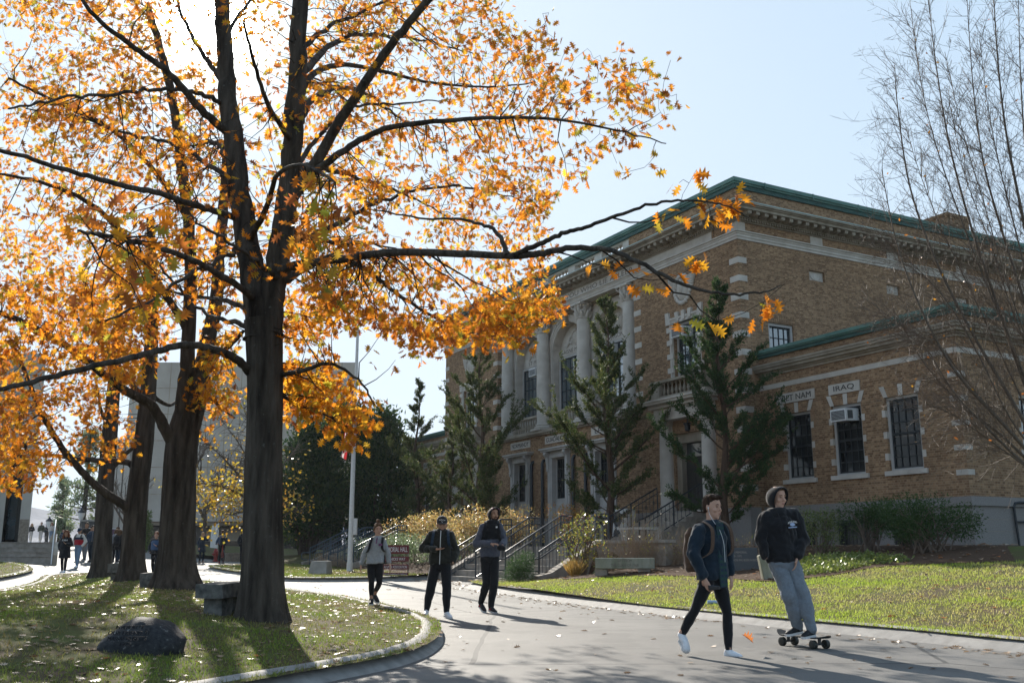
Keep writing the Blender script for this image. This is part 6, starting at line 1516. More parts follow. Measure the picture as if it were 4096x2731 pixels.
for i, z in enumerate(zs): prof += [(YL+.36*i, z-.035), (YL+.36*i-.03, z-.035), (YL+.36*i-.03, z), (YL+.36*(i+1), z)]
prof += [(YL+3, zs[-1]), (YL+3, .2)]; mb = MB(xl); mb.prism(prof, 0, aL(-200), xr); mb.build('treads', M_['step'], t)
p = thing('stone_pillar', (aL(51), 45.6, plz), 'square tan block pillar at the top of the left steps', 'pillar'); mb = MB(xl); a, b = aL(40), aL(62); zt_ = zD(1192, 45.6); h3 = (zt_-plz)/3
for i in range(3): mb.box(a+.004*i, b-.003*i, 45.6, 46.1, plz+h3*i+(.035 if i else 0), plz+h3*(i+1))
mb.box(a+.03, b-.03, 45.63, 46.07, plz, zt_-.1); mb.build('blocks', M_['plant_block'], p)
PL = [xl(aL(-200), YL+1.4, 0)[:2], xl(xr, YL+1.4, 0)[:2], xl(aL(122), 60, 0)[:2], xl(aL(130), 112, 0)[:2], xl(aL(-200), 112, 0)[:2]]
sheet('plaza', PL, lambda x, y: plz+.004+.0085*max(0, y-46), 3, M_['asphalt'])
t = thing('ramp_wall', (xr, YL, .7), 'slanted dark stone side wall with a metal rail at the left steps', 'wall'); zt_ = zD(1206, 45.5); mb = MB(xl)
mb.prism([(YL+1.5, .3), (YL-.05, .3), (YL-.05, zs[0]+.05), (YL+.9, zs[3]), (YL+1.5, zs[3])], 0, xr+.003, xr+.2)
mb.hexa([(aL(113), YL+1.5, .3), (aL(128), YL+1.5, .3), (aL(128), YL+1.8, .3), (aL(113), YL+1.8, .3), (aL(113), YL+1.5, zt_-.62), (aL(128), YL+1.5, zt_), (aL(128), YL+1.8, zt_), (aL(113), YL+1.8, zt_-.62)]); mb.build('slab', M_['stone_dark'], t)
mb = MB(xl); mb.tube([(xr-.05, YL-.1, .6), (xr-.05, YL-.1, 1.85), (xr-.04, YL+.05, 1.95), (xr-.03, YL+1.4, plz+1.0)], .03, 8); mb.build('handrail', M_['ac_white'], t, smooth=50)
# lamp posts
for px_, py_, Y, lb in ((188, 1172, 88, 'globe street lamp with a dark cap in front of the loose pine'), (114, 1192, 95, 'globe street lamp with a dark cap above the slanted wall')):
    q = at(px_, py_, Y); zz = rz(q.x, Y); t = thing('street_lamp', (q.x, Y, zz), lb, 'street lamp', 'globe street lamps'); mb = MB(); mb.lathe((q.x, Y), [(.14, zz), (.1, zz+.4), (.06, zz+.5), (.05, q.z-.5)], 8); mb.build('post', M_['iron'], t)
    mb = MB(); mb.lathe((q.x, Y), [(.12, q.z-.85), (.3, q.z-.3), (.3, q.z-.2), (.2, q.z-.18)], 12); mb.build('globe', M_['ac_white'], t, smooth=60); mb = MB(); mb.lathe((q.x, Y), [(.36, q.z-.2), (.3, q.z-.08), (.1, q.z+.1), (.04, q.z+.3)], 12); mb.build('cap', M_['iron'], t, smooth=60)
# vehicles beyond the walkers
def wheel(mb, x, y, z, r): mb.tube([(x-.12, y, z+r), (x+.12, y, z+r)], r, 14)
q = at(191, 1240, 84); zz = rz(q.x, 84); t = thing('box_truck', (q.x, 86, zz), 'black box truck parked behind the purple car', 'truck'); w_ = 66/2335*84/2
mb = MB(); mb.box(q.x-w_, q.x+w_, 86, 92, zz+.7, at(0, 1196, 86).z); mb.build('box', mat_plain('black_truck', (.012, .014, .016), .35, .5), t, bevel=.06)
mb = MB(); mb.box(q.x-w_-.02, q.x+w_+.02, 85.96, 92.03, at(0, 1196, 86).z-.02, at(0, 1193, 86).z); mb.build('roof_edge', M_['concrete'], t); mb = MB()
for sx in (-1, 1): wheel(mb, q.x+sx*(w_-.25), 87.2, zz, .42); wheel(mb, q.x+sx*(w_-.25), 91, zz, .42)
mb.build('wheels', M_['iron'], t)
Yc = 76; q = at(196, 1245, Yc); zz = rz(q.x, Yc); t = thing('parked_car', (q.x, Yc, zz), 'purple sport utility car facing the camera behind the walkers', 'car'); cp = mat_plain('purple_paint', (.10, .04, .09), .25, .6); c = q.x
mb = MB(); mb.prism([(Yc, zz+.35), (Yc-.02, zz+.8), (Yc+.25, zz+1.0), (Yc+1.2, zz+1.08), (Yc+4.4, zz+1.05), (Yc+4.5, zz+.4)], 0, c-.92, c+.92); mb.hexa([(c-.85, Yc+1.15, zz+1.06), (c+.85, Yc+1.15, zz+1.06), (c+.85, Yc+4.4, zz+1.04), (c-.85, Yc+4.4, zz+1.04), (c-.68, Yc+1.9, zz+1.72), (c+.68, Yc+1.9, zz+1.72), (c+.7, Yc+4.2, zz+1.72), (c-.7, Yc+4.2, zz+1.72)]); mb.build('body', cp, t, bevel=.03)
mb = MB(); mb.hexa([(c-.76, Yc+1.17, zz+1.1), (c+.76, Yc+1.17, zz+1.1), (c+.76, Yc+1.25, zz+1.1), (c-.76, Yc+1.25, zz+1.1), (c-.64, Yc+1.8, zz+1.64), (c+.64, Yc+1.8, zz+1.64), (c+.64, Yc+1.9, zz+1.64), (c-.64, Yc+1.9, zz+1.64)]); mb.build('windscreen', mat_plain('blue_screen_glass', (.12, .25, .33), .1, .8), t)
for sx in (-1, 1):
    mb = MB(); mb.ball((c+sx*.72, Yc-.01, zz+.78), (.16, .06, .09), 10, 6); mb.build('headlight', M_['ac_white'], t, smooth=60)
    mb = MB(); mb.tube([(c+sx*.62, Yc+2.0, zz+1.78), (c+sx*.62, Yc+4, zz+1.78)], .03, 6); mb.build('roof_rail', M_['ac_white'], t)
    mb = MB(); wheel(mb, c+sx*.82, Yc+.8, zz, .36); mb.build('wheel', M_['iron'], t); mb = MB(); wheel(mb, c+sx*.82, Yc+3.6, zz, .36); mb.build('wheel', M_['iron'], t)
mb = MB(); mb.box(c-.5, c+.5, Yc-.04, Yc, zz+.5, zz+.75); mb.build('grille', M_['iron'], t)
# far wooded hill
def mat_hill():
    return mat_noise('hazy_bare_woodland', (.14, .145, .17), (.22, .225, .26), .08, 1, 9)  # bare trees with distance haze put into the colour, pale and bluish
mb = MB(); nxh, nyh = 90, 16; vs = []
for j in range(nyh):
    for i in range(nxh):
        x = -620+i*9.5; y = 420+j*16; g_ = math.exp(-((j-9)/6)**2)
        vs.append((x, y, -2+g_*(19+7*mnoise.noise(Vector((x*.006, 3, 0)))*1.5+8*mnoise.noise(Vector((x*.05, y*.05, 1)))+5*mnoise.noise(Vector((x*.15, y*.15, 5))))))
mb.add(vs, [(j*nxh+i, j*nxh+i+1, (j+1)*nxh+i+1, (j+1)*nxh+i) for j in range(nyh-1) for i in range(nxh-1)]); tag(mb.build('hills', mat_hill(), None, smooth=20), kind='structure')
# ================================================================== GRASS AND FALLEN LEAVES
M_['blade'] = mat_leaf('grass_blade', .5, .5, .3)
def grass(name, P, n, h, cols, ymax, bias=1.6, lift=0, dmin=None):
    P = list(P); q = in_poly_pts(P, n * 3); dist = np.hypot(q[:, 0], q[:, 1]); k = rng.uniform(0, 1, len(q)) < np.minimum(1, (9 / np.maximum(dist, 4)) ** bias)
    q = q[k & (q[:, 1] > 4) & (q[:, 1] < ymax) & (np.abs(q[:, 0]) < .56 * q[:, 1] + 1)][:n]
    pn = np.array([mnoise.noise(Vector((x * .55, y * .55, 0))) + .6 * mnoise.noise(Vector((x * 1.9, y * 1.9, 4))) for x, y in q]); keep = rng.uniform(-.75, .55, len(q)) < pn + .15
    q, pn = q[keep], pn[keep]; n = len(q); C = np.column_stack([q, vgz(q[:, 0], q[:, 1]) - .004 + lift]); sc = 1 + .055 * np.maximum(0, np.hypot(q[:, 0], q[:, 1]) - 8)
    Ax = np.column_stack([rng.normal(0, .45, n), rng.normal(0, .45, n), np.ones(n)]); L = h * rng.uniform(.5, 1.3, n); W = .0055 * sc * rng.uniform(.7, 1.3, n)
    Ax /= np.linalg.norm(Ax, axis=1, keepdims=True); S = np.cross(Ax, rng.normal(0, 1, (n, 3))); S /= np.linalg.norm(S, axis=1, keepdims=True)
    V = np.stack([C - S * W[:, None], C + S * W[:, None], C + Ax * L[:, None]], 1).reshape(-1, 3); F = np.arange(3 * n).reshape(-1, 3)
    t = np.clip((pn[:, None] + .5), 0, 1); c = tint(n, cols[0]) * t + tint(n, cols[1]) * (1 - t)
    o = np_mesh(name, V, F, M_['blade'], None, np.repeat(c, 3, axis=0)); o['kind'] = 'stuff'; return o
LUSH = [(.16, .24, .035), (.2, .28, .05), (.12, .19, .03), (.24, .27, .06)]
DRY = [(.28, .22, .1), (.22, .2, .07), (.18, .19, .05), (.3, .26, .13)]
grass('grass', ISLAND, 120000, .045, (LUSH, DRY), 36, 1.3)
near_r = [q for q in RCURB] + [(-1.2, 30.6), B(.4, -9.3)[:2]] + BEDF + [B(-16, -1)[:2], (24, 8)]
grass('grass', near_r, 190000, .05, ([(.34, .44, .06), (.4, .48, .08), (.27, .36, .05)], [(.46, .41, .14), (.38, .38, .1), (.46, .4, .2)]), 40, .9)
grass('grass', PLAWN_F + [(-12, 53), B(16, -8.2)[:2], B(7, -8.2)[:2]], 30000, .06, (LUSH, DRY), 60, .3)
grass('grass', FLAWN, 30000, .07, (LUSH, DRY), 60, .3)
M_['dead_leaf'] = mat_leaf('fallen_leaf', .25, .42, .45)
DEAD = np.array([(.30, .20, .12), (.38, .27, .18), (.22, .13, .07), (.45, .36, .27), (.40, .14, .03)])
def fallen(name, P, n, ymax=60, size=(.09, .17), w=(.3, .3, .2, .15, .05), lift=.008, far=False):
    q = in_poly_pts(list(P), n * 3); q = q[(q[:, 1] > 4.5) & (q[:, 1] < ymax) & (np.abs(q[:, 0]) < .56 * q[:, 1] + .6)]
    pn = np.array([mnoise.noise(Vector((x * .4, y * .4, 9))) for x, y in q]); q = q[rng.uniform(-.6, .4, len(q)) < pn + .15][:n]; n = len(q)
    C = np.column_stack([q, vgz(q[:, 0], q[:, 1]) + lift + rng.uniform(0, .008, n)]); a = rng.uniform(0, 6.283, n)
    Ax = np.column_stack([np.cos(a), np.sin(a), rng.normal(.0, .06, n)]); Nn = np.column_stack([rng.normal(0, .16, n), rng.normal(0, .16, n), np.ones(n)])
    c = DEAD[rng.choice(5, n, p=np.array(w) / sum(w))] * rng.uniform(.7, 1.25, (n, 1))
    o = leaf_mesh(name, C, Ax, Nn, rng.uniform(*size, n), c, M_['dead_leaf'], None, HALF if not far else HALF_FAR, .35, .12); o['kind'] = 'stuff'; return o
fallen('fallen_leaves', ISLAND, 4600, 37, (.05, .12))
fallen('fallen_leaves', near_r, 900, 40, (.07, .14), (.22, .25, .15, .13, .25))
RD = [(-1.5, 5), (8, 5), (8, 8)] + RCURB[8:] + [(-3, 34), (-12, 40), (-16, 37), (-8, 29), (-2, 18), (-.9, 12)]
fallen('fallen_leaves', RD, 230, 45, (.06, .125), (.35, .35, .15, .13, .02), .004)
KR = [(x - .05, y) for x, y in RCURB[6:]] + [(x - .75, y - .1) for x, y in RCURB[6:][::-1]]
fallen('fallen_leaves', KR, 420, 32, (.06, .13), (.35, .35, .15, .15, .0), .006)
fallen('fallen_leaves', PLAWN_F + [(-12, 53), B(16, -7)[:2], B(7, -7)[:2]], 1500, 60, (.1, .17), (.35, .25, .1, .2, .1))
fallen('fallen_leaves', FLAWN, 700, 60, (.1, .17), (.3, .3, .1, .3, 0))
fallen('fallen_leaves', BED_R, 650, 60, (.1, .16), (.25, .25, .2, .1, .2), .04)
fallen('fallen_leaves', [B(.3, -8.3)[:2], B(6.8, -8.3)[:2], B(6.8, -9.6)[:2], (-1.4, 30.6), B(.3, -9.3)[:2]], 220, 60, (.1, .17))
# the leaf still in the air
p = at(1703, 1455, 11.6); o = leaf_mesh('falling_leaf', [tuple(p)], [(.7, .1, -.25)], [(.2, -.8, .5)], [.19], np.array([(.34, .12, .04)]), M_['oak_leaf'], None, HALF, .4, .3)
o.location = (0, 0, 0); tag(o, 'brown oak leaf falling through the air between the two men on the right', 'leaf')
# ================================================================== PEOPLE
def fabric(name, c, rough=.9, sc=30, sheen=.2, plaid=None):
    m = mat_noise(name, tuple(q*.86 for q in c), tuple(min(1, q*1.12) for q in c), sc, rough, 6, .5, 60, .2, sheen=sheen)
    return m
FM = {k: fabric('cloth_'+k, c) for k, c in dict(grey_fleece=(.30, .315, .33), black=(.012, .012, .014), black_fleece=(.022, .022, .018), slate=(.075, .082, .11), navy=(.012, .022, .034), sweat=(.17, .20, .235), white=(.62, .6, .58), jeans=(.14, .2, .28), purple=(.16, .06, .14), brown=(.09, .05, .03), olive=(.05, .055, .035), dark_blue=(.02, .035, .06), red=(.3, .015, .025), cream=(.55, .51, .45), maroon=(.07, .015, .025), grey=(.2, .21, .23), tan=(.45, .36, .26), plaid=(.02, .06, .06), blue=(.05, .09, .17), khaki=(.5, .46, .42)).items()}
SKIN = {k: mat_noise('skin_'+k, tuple(q*.9 for q in c), tuple(q*1.08 for q in c), 18, .6, 4, 0, None, .2) for k, c in dict(pale=(.50, .30, .22), mid=(.42, .24, .16), tan=(.36, .21, .13)).items()}
HAIR = {k: mat_noise('hair_'+k, tuple(q*.5 for q in c), tuple(q*1.6 for q in c), 40, .75, 5, .6, 90, .15, stretch=(1, 1, .2)) for k, c in dict(dark=(.035, .02, .013), black=(.012, .01, .009), auburn=(.13, .045, .02), blond=(.35, .22, .1), brown=(.10, .055, .03)).items()}
M_['eye_dark'] = mat_plain('dark_iris', (.015, .012, .01), .3); M_['lip'] = mat_plain('lip', (.33, .13, .11), .5); M_['sole'] = mat_plain('white_rubber', (.6, .6, .6), .7); M_['shoe_white'] = mat_plain('white_leather', (.7, .7, .72), .5); M_['shoe_black'] = mat_plain('black_shoe', (.014, .014, .016), .6); M_['phone'] = mat_plain('phone_glass', (.015, .015, .018), .15, .7); M_['wire'] = mat_plain('white_wire', (.7, .7, .7), .5)
def capsule(mb, a, b, ra, rb, n=12):
    a, b = Vector(a), Vector(b); t = (b-a); L = t.length
    if L < 1e-5: return mb.ball(a, ra, n, 8)
    t /= L; pts, rr = [], []
    for k in range(4): q = math.pi/2*(1-k/4); pts.append(a-t*ra*math.sin(q)); rr.append(max(.001, ra*math.cos(q)))
    for k in range(5): pts.append(a+t*L*k/4); rr.append(ra+(rb-ra)*k/4)
    for k in range(1, 5): q = math.pi/2*k/4; pts.append(b+t*rb*math.sin(q)); rr.append(max(.001, rb*math.cos(q)))
    return mb.tube(pts, rr, n)
def chain(mb, P, Rr, n=12):
    for a, b, ra, rb in zip(P, P[1:], Rr, Rr[1:]): capsule(mb, a, b, ra, rb, n)
def loft(mb, secs, n=20):
    vs = []
    for c, ax, ay in secs:
        for k in range(n): a = 2*math.pi*k/n; vs.append(c+ax*math.cos(a)+ay*math.sin(a))
    m = len(secs); return mb.add(vs, [(i*n+k, i*n+(k+1) % n, (i+1)*n+(k+1) % n, (i+1)*n+k) for i in range(m-1) for k in range(n)]+[tuple(range(n))[::-1], tuple((m-1)*n+k for k in range(n))])
def voxel(mb, name, mat, parent, vox=.008, sm=4, fold=0, ff=9, loc=None, stretch=(1, 1, .6)):
    """fuse the collected shapes into one continuous skin"""
    me = bpy.data.meshes.new('tmp'); me.from_pydata([tuple(v) for v in mb.v], [], mb.f); bm = bmesh.new(); bm.from_mesh(me); bmesh.ops.recalc_face_normals(bm, faces=bm.faces); bm.to_mesh(me); bm.free()
    ob = bpy.data.objects.new('tmp', me); COL.objects.link(ob); r = ob.modifiers.new('r', 'REMESH'); r.mode = 'VOXEL'; r.voxel_size = vox; r.adaptivity = 0
    if sm: s = ob.modifiers.new('s', 'SMOOTH'); s.factor = .5; s.iterations = sm
    dg = bpy.context.evaluated_depsgraph_get(); out = bpy.data.meshes.new_from_object(ob.evaluated_get(dg)); bpy.data.objects.remove(ob); bpy.data.meshes.remove(me)
    off = wloc(parent) if parent is not None else Vector(loc); n = len(out.vertices); co = np.empty(n*3, np.float32); out.vertices.foreach_get('co', co); co = co.reshape(-1, 3)
    if fold:
        no = np.empty(n*3, np.float32); out.vertices.foreach_get('normal', no); no = no.reshape(-1, 3)
        d = np.array([mnoise.noise((v[0]*ff*stretch[0], v[1]*ff*stretch[1], v[2]*ff*stretch[2]))+.5*mnoise.noise((v[0]*ff*2.1+3, v[1]*ff*2.1, v[2]*ff*1.6)) for v in co]); co = co+no*(fold*d)[:, None]
    co = co-np.array(off, dtype=np.float32); out.vertices.foreach_set('co', co.ravel()); out.polygons.foreach_set('use_smooth', np.ones(len(out.polygons), bool)); out.materials.clear(); out.materials.append(mat); out.name = name; out.update()
    o = bpy.data.objects.new(name, out); COL.objects.link(o)
    if parent is not None: o.parent = parent
    else: o.location = off
    return o
def hand(mb, wr, d, nrm, curl=.6, s=1.0, side=1):
    d = d.normalized(); nrm = (nrm-d*nrm.dot(d)).normalized(); x = d.cross(nrm)*side
    loft(mb, [(wr-d*.01, x*.024*s, nrm*.018*s), (wr+d*.03*s, x*.034*s, nrm*.016*s), (wr+d*.075*s, x*.04*s, nrm*.014*s), (wr+d*.09*s, x*.036*s, nrm*.012*s)], 10)
    for i, (o, L) in enumerate(((-.03, .066), (-.010, .078), (.011, .073), (.03, .056))):
        p = wr+d*.085*s+x*o*s; dd = d.copy(); pts = [p-d*.02]
        for j in range(3): dd = (dd+nrm*curl*(.35+.25*j)).normalized(); pts.append(pts[-1]+dd*L*s*(.45 if j == 0 else .33)+(d*.02*s if j == 0 else Vector()))
        chain(mb, pts, [.0095*s, .0092*s, .0085*s, .007*s], 7)
    tb = wr+d*.028*s-x*.03*s; td = (d*.7-x*.75+nrm*.35).normalized(); chain(mb, [tb, tb+td*.035*s, tb+td*.035*s+(td+d*.5+nrm*.5).normalized()*.03*s], [.013*s, .011*s, .009*s], 7)
def foot_mesh(mb, heel, toe, an, h=.045, w_=.044):
    d = (toe-heel); L = d.length; d /= L; up = Vector((0, 0, 1)); x = d.cross(up).normalized(); up = x.cross(d)
    loft(mb, [(heel-d*.01+up*.045, x*w_*.55, up*.04), (heel+d*.03+up*.05, x*w_*.8, up*.05), (heel+d*L*.42+up*.05, x*w_*.9, up*.05), (heel+d*L*.68+up*.038, x*w_*1.08, up*.038), (heel+d*L*.9+up*.03, x*w_*.95, up*.03), (heel+d*L*1.0+up*.024, x*w_*.5, up*.02)], 14)
    capsule(mb, an, heel+d*L*.26+up*.055, .044, .046, 12)
    return d, x, up, L
def sole_mesh(mb, heel, toe, w_=.047):
    d = (toe-heel); L = d.length; d /= L; x = d.cross(Vector((0, 0, 1))).normalized(); up = x.cross(d); pl = []
    for t, w in ((-.03, .5), (.05, .85), (.4, .85), (.68, 1.12), (.9, 1.0), (1.03, .5)): pl.append((t, w))
    out = [heel+d*L*t+x*w_*w for t, w in pl]+[heel+d*L*t-x*w_*w for t, w in pl[::-1]]; n = len(out)
    mb.add([p-up*.002 for p in out]+[p+up*.026 for p in out], [tuple(range(n))[::-1], tuple(range(n, 2*n))]+[(i, (i+1) % n, n+(i+1) % n, n+i) for i in range(n)])
def person(label, J, fwd, hfwd, o, base, group=None):
    """J: joints in world space. o: options. returns the body object"""
    vox = o.get('vox', .0075); S = o.get('s', 1.0); bulk = o.get('bulk', 1.0); tb = o.get('tb', 1.0); up = Vector((0, 0, 1))
    J = dict(J); HS = S*o.get('head', 1.09)
    for k in 'ab': J['sh'+k] = J['sh'+k].lerp(J['nk'], .20)-up*.03; J['an'+k] = J['heel'+k].lerp(J['toe'+k], .22)+up*.10
    fwd = Vector(fwd).normalized(); hf = Vector(hfwd).normalized(); ac = J['shb']-J['sha']; acr = ac.copy(); ac.normalize(); hx = hf.cross(up).normalized(); hu = hx.cross(hf).normalized()
    fr = ac.cross(up).normalized(); fr = fr if fr.dot(fwd) > 0 else -fr
    hd, nk, pel = J['hd'], J['nk'], J['pel']; skin = SKIN[o.get('skin', 'pale')]
    H = lambda x, f, u: hd+hx*x*HS+hf*f*HS+hu*u*HS
    # ---- body: head, neck, trunk and limbs in one skin
    mb = MB(); loft(mb, [(H(0, 0, -.045), hx*.062*HS, hf*.075*HS), (H(0, 0, .0), hx*.070*HS, hf*.088*HS), (H(0, -.006, .045), hx*.073*HS, hf*.093*HS), (H(0, -.01, .085), hx*.062*HS, hf*.08*HS), (H(0, -.012, .115), hx*.03*HS, hf*.04*HS)], 18)
    loft(mb, [(H(0, .045, -.115), hx*.024*HS, hf*.024*HS), (H(0, .04, -.1), hx*.042*HS, hf*.042*HS), (H(0, .03, -.07), hx*.054*HS, hf*.056*HS), (H(0, .02, -.02), hx*.062*HS, hf*.07*HS)], 16)
    capsule(mb, H(0, .086, .018), H(0, .104, -.022), .007*HS, .0115*HS, 8); mb.ball(H(0, .095, -.027), (.016*HS, .010*HS, .009*HS), 8, 6)
    capsule(mb, H(-.035, .080, .026), H(.035, .080, .026), .009*HS, .009*HS, 8); mb.ball(H(0, .078, -.062), (.026*HS, .014*HS, .017*HS), 10, 6); mb.ball(H(0, .066, -.102), .021*HS, 8, 6)
    for s_ in (-1, 1): mb.ball(H(s_*.076, -.008, -.01), (.012*HS, .022*HS, .032*HS), 8, 6); mb.ball(H(s_*.040, .066, -.03), .021*HS, 8, 6)
    chain(mb, [nk-up*.06, nk+(hd-nk)*.35, H(0, -.018, -.05)], [.062*S, .054*S, .056*S])
    loft(mb, [(pel-up*.06, ac*.13*S, fr*.09*S), (pel+up*.1, ac*.13*S, fr*.085*S), (pel.lerp(nk, .65), ac*.15*S, fr*.095*S), (nk-up*.06, ac*acr.length*.4, fr*.07*S)], 18)
    for k in 'ab':
        chain(mb, [J['sh'+k], J['el'+k], J['wr'+k]], [.045*S, .036*S, .026*S]); hp = J.get('hip'+k, pel)
        chain(mb, [hp, J['kn'+k], J['an'+k]], [.075*S, .05*S, .036*S]); capsule(mb, J['an'+k], J['heel'+k].lerp(J['toe'+k], .35)+up*.04, .034*S, .03*S)
        if ('hd'+k) in J: d = J['hd'+k]-J['wr'+k]; hand(mb, J['wr'+k], d, o.get('pn'+k, Vector((0, -.3, 1))), o.get('curl'+k, .55), S, o.get('hs'+k, 1))
    body = voxel(mb, 'person', skin, None, o.get('bvox', .0062), 2, loc=base); tag(body, label, 'person', group)
    # ---- face
    if o.get('face', True):
        m = MB()
        for s_ in (-1, 1): m.ball(H(s_*.030, .0815, .006), (.0115*HS, .006*HS, .0045*HS), 8, 6)
        m.build('eyes', M_['eye_dark'], body, smooth=60); m = MB()
        for s_ in (-1, 1): m.tube([H(s_*.013, .0905, .027), H(s_*.03, .0895, .031), H(s_*.047, .080, .027)], [.003*HS, .004*HS, .0025*HS], 6)
        m.build('eyebrows', HAIR[o.get('hair', 'dark')], body, smooth=60); m = MB(); m.ball(H(0, .0885, -.062), (.020*HS, .0055*HS, .0065*HS), 10, 6); m.build('lips', M_['lip'], body, smooth=60)
        if o.get('beard'):
            m = MB(); loft(m, [(H(0, .05, -.124), hx*.026*HS, hf*.026*HS), (H(0, .045, -.105), hx*.046*HS, hf*.045*HS), (H(0, .034, -.084), hx*.057*HS, hf*.058*HS), (H(0, .02, -.07), hx*.06*HS, hf*.055*HS)], 14); m.tube([H(-.027, .083, -.075), H(-.02, .092, -.051), H(0, .096, -.047), H(.02, .092, -.051), H(.027, .083, -.075)], .005*HS, 6); m.build('beard', HAIR['dark'], body, smooth=70)
    # ---- hair
    hs = o.get('hairstyle', 'short'); hm = HAIR[o.get('hair', 'dark')]
    if hs in ('short', 'quiff', 'long', 'bun', 'pony', 'curly'):
        m = MB(); loft(m, [(H(0, -.055, -.06), hx*.062*HS, hf*.038*HS), (H(0, -.034, -.01), hx*.0785*HS, hf*.066*HS), (H(0, -.024, .05), hx*.082*HS, hf*.092*HS), (H(0, -.014, .088), hx*.075*HS, hf*.092*HS), (H(0, -.012, .118), hx*.052*HS, hf*.065*HS), (H(0, -.012, .134), hx*.015*HS, hf*.02*HS)], 18)
        if hs == 'quiff':
            for i in range(9): a = (i-4)/4; capsule(m, H(a*.055, .02, .105), H(a*.05+.01, .082, .112-.016*abs(a)+.006*(i % 2)), .024*HS, .013*HS, 8)
            capsule(m, H(-.02, -.03, .105), H(.02, .04, .112), .03*HS, .026*HS, 10)
        if hs in ('short', 'curly'):
            for i in range(9): a = (i-4)/4; m.ball(H(a*.055, .062-.015*a*a, .088+.006*math.sin(i*2)), .026*HS, 8, 6)
        if hs in ('long', 'pony', 'bun'):
            for s_ in (-1, 1): chain(m, [H(s_*.015, .075, .09), H(s_*.055, .05, .06), H(s_*.078, .005, .0)], [.02*HS, .022*HS, .02*HS], 8)
        if hs == 'long':
            for i in range(11):
                a = -2.2+i*.44; q = H(math.sin(a)*.08, -math.cos(a)*.07-.02, .0); e = q+hx*math.sin(a)*.045*HS-hf*math.cos(a)*.03*HS-up*o.get('hlen', .26)*HS*random.uniform(.85, 1.1); chain(m, [q+up*.05, q.lerp(e, .5)+hx*math.sin(a)*.012, e], [.028*HS, .03*HS, .014*HS], 8)
        if hs == 'bun': m.ball(H(.0, -.03, .155), .04*HS, 10, 8); m.ball(H(.018, -.035, .165), .025*HS, 8, 6)
        if hs == 'pony': chain(m, [H(0, -.09, .05), H(0, -.13, .0), H(0, -.11, -.12)], [.025*HS, .03*HS, .012*HS], 8)
        voxel(m, 'hair', hm, body, max(.006, vox*.8), 4, .004, 34)
    if hs == 'fringe':
        m = MB()
        for i in range(9): a = (i-4)/4; m.ball(H(a*.055, .05-.02*a*a, .078), .022*HS, 8, 6)
        voxel(m, 'hair', hm, body, max(.006, vox*.8), 3, .003, 30)
    if hs == 'cap':
        m = MB(); loft(m, [(H(0, -.01, .03), hx*.084*HS, hf*.104*HS), (H(0, -.012, .075), hx*.082*HS, hf*.1*HS), (H(0, -.016, .115), hx*.062*HS, hf*.074*HS), (H(0, -.016, .134), hx*.02*HS, hf*.024*HS)], 20); c = m.build('cap', FM[o.get('capcol', 'black')], body, smooth=60)
        m = MB(); n = 12; vs = []
        for dz in (0, -.006):
            for i in range(n+1): a = math.pi*i/n; vs += [H(math.cos(a)*.08, .05+.04*math.sin(a), .042+dz), H(math.cos(a)*.072,   .07+.078*math.sin(a), .030+dz-.012*math.sin(a)*0)]
        K = 2*(n+1); m.add(vs, [(2*i, 2*i+1, 2*i+3, 2*i+2) for i in range(n)]+[(K+2*i, K+2*i+2, K+2*i+3, K+2*i+1) for i in range(n)]+[(2*i+1, K+2*i+1, K+2*i+3, 2*i+3) for i in range(n)]); m.build('brim', FM[o.get('capcol', 'black')], c, smooth=60)
        if o.get('caplogo'):
            lettering('cap_logo', o['caplogo'], lambda x, y, h: H(-x, .089-.012*(x/.05)**2-y*.28+.004+h, .086+y-.010*(x/.05)**2), .024*HS, .086*HS, M_['sign_text'], c, .002)
            m = MB(); m.tube([H(-.013, .097, .066), H(0, .103, .046), H(.013, .097, .066)], .0032*HS, 5); m.build('cap_chevron', M_['sign_text'], c)
        m = MB(); loft(m, [(H(0, -.055, -.06), hx*.055*HS, hf*.035*HS), (H(0, -.04, -.01), hx*.078*HS, hf*.06*HS), (H(0, -.028, .045), hx*.08*HS, hf*.08*HS)], 16); m.build('hair', hm, body, smooth=60)
    if o.get('hood'):
        m = MB(); q = 26
        sec = [(-.135, .01, .02), (-.128, .05, .055), (-.105, .082, .092), (-.06, .1, .118), (-.01, .106, .13), (.02, .104, .134), (.04, .098, .130), (.047, .091, .123), (.036, .085, .116), (.0, .086, .114), (-.04, .086, .105)]
        vs = []
        for f_, a, b in sec:
            w8 = max(0, min(1, (f_+.06)/.1))
            for k in range(q): an_ = 2*math.pi*k/q; vs.append(H(0, f_+w8*(.012+.034*math.sin(an_)), -.010)+hx*a*HS*math.cos(an_)+hu*b*HS*math.sin(an_))
        ns = len(sec); m.add(vs, [(i*q+k, i*q+(k+1) % q, (i+1)*q+(k+1) % q, (i+1)*q+k) for i in range(ns-1) for k in range(q)]+[tuple(range(q))[::-1], tuple((ns-1)*q+k for k in range(q))])
        h = m.build('hood', FM[o['hood']], body, smooth=70)
        m = MB(); loft(m, [(nk-up*.04+fr*.0, ac*.135*HS, fr*.10*HS), (nk+up*.03, ac*.105*HS, fr*.095*HS), (nk.lerp(hd, .26)-fr*.012, ac*.098*HS, fr*.09*HS), (nk.lerp(hd, .3)-fr*.012, ac*.08*HS, fr*.07*HS)], 20); m.build('hood_collar', FM[o['hood']], body, smooth=70)
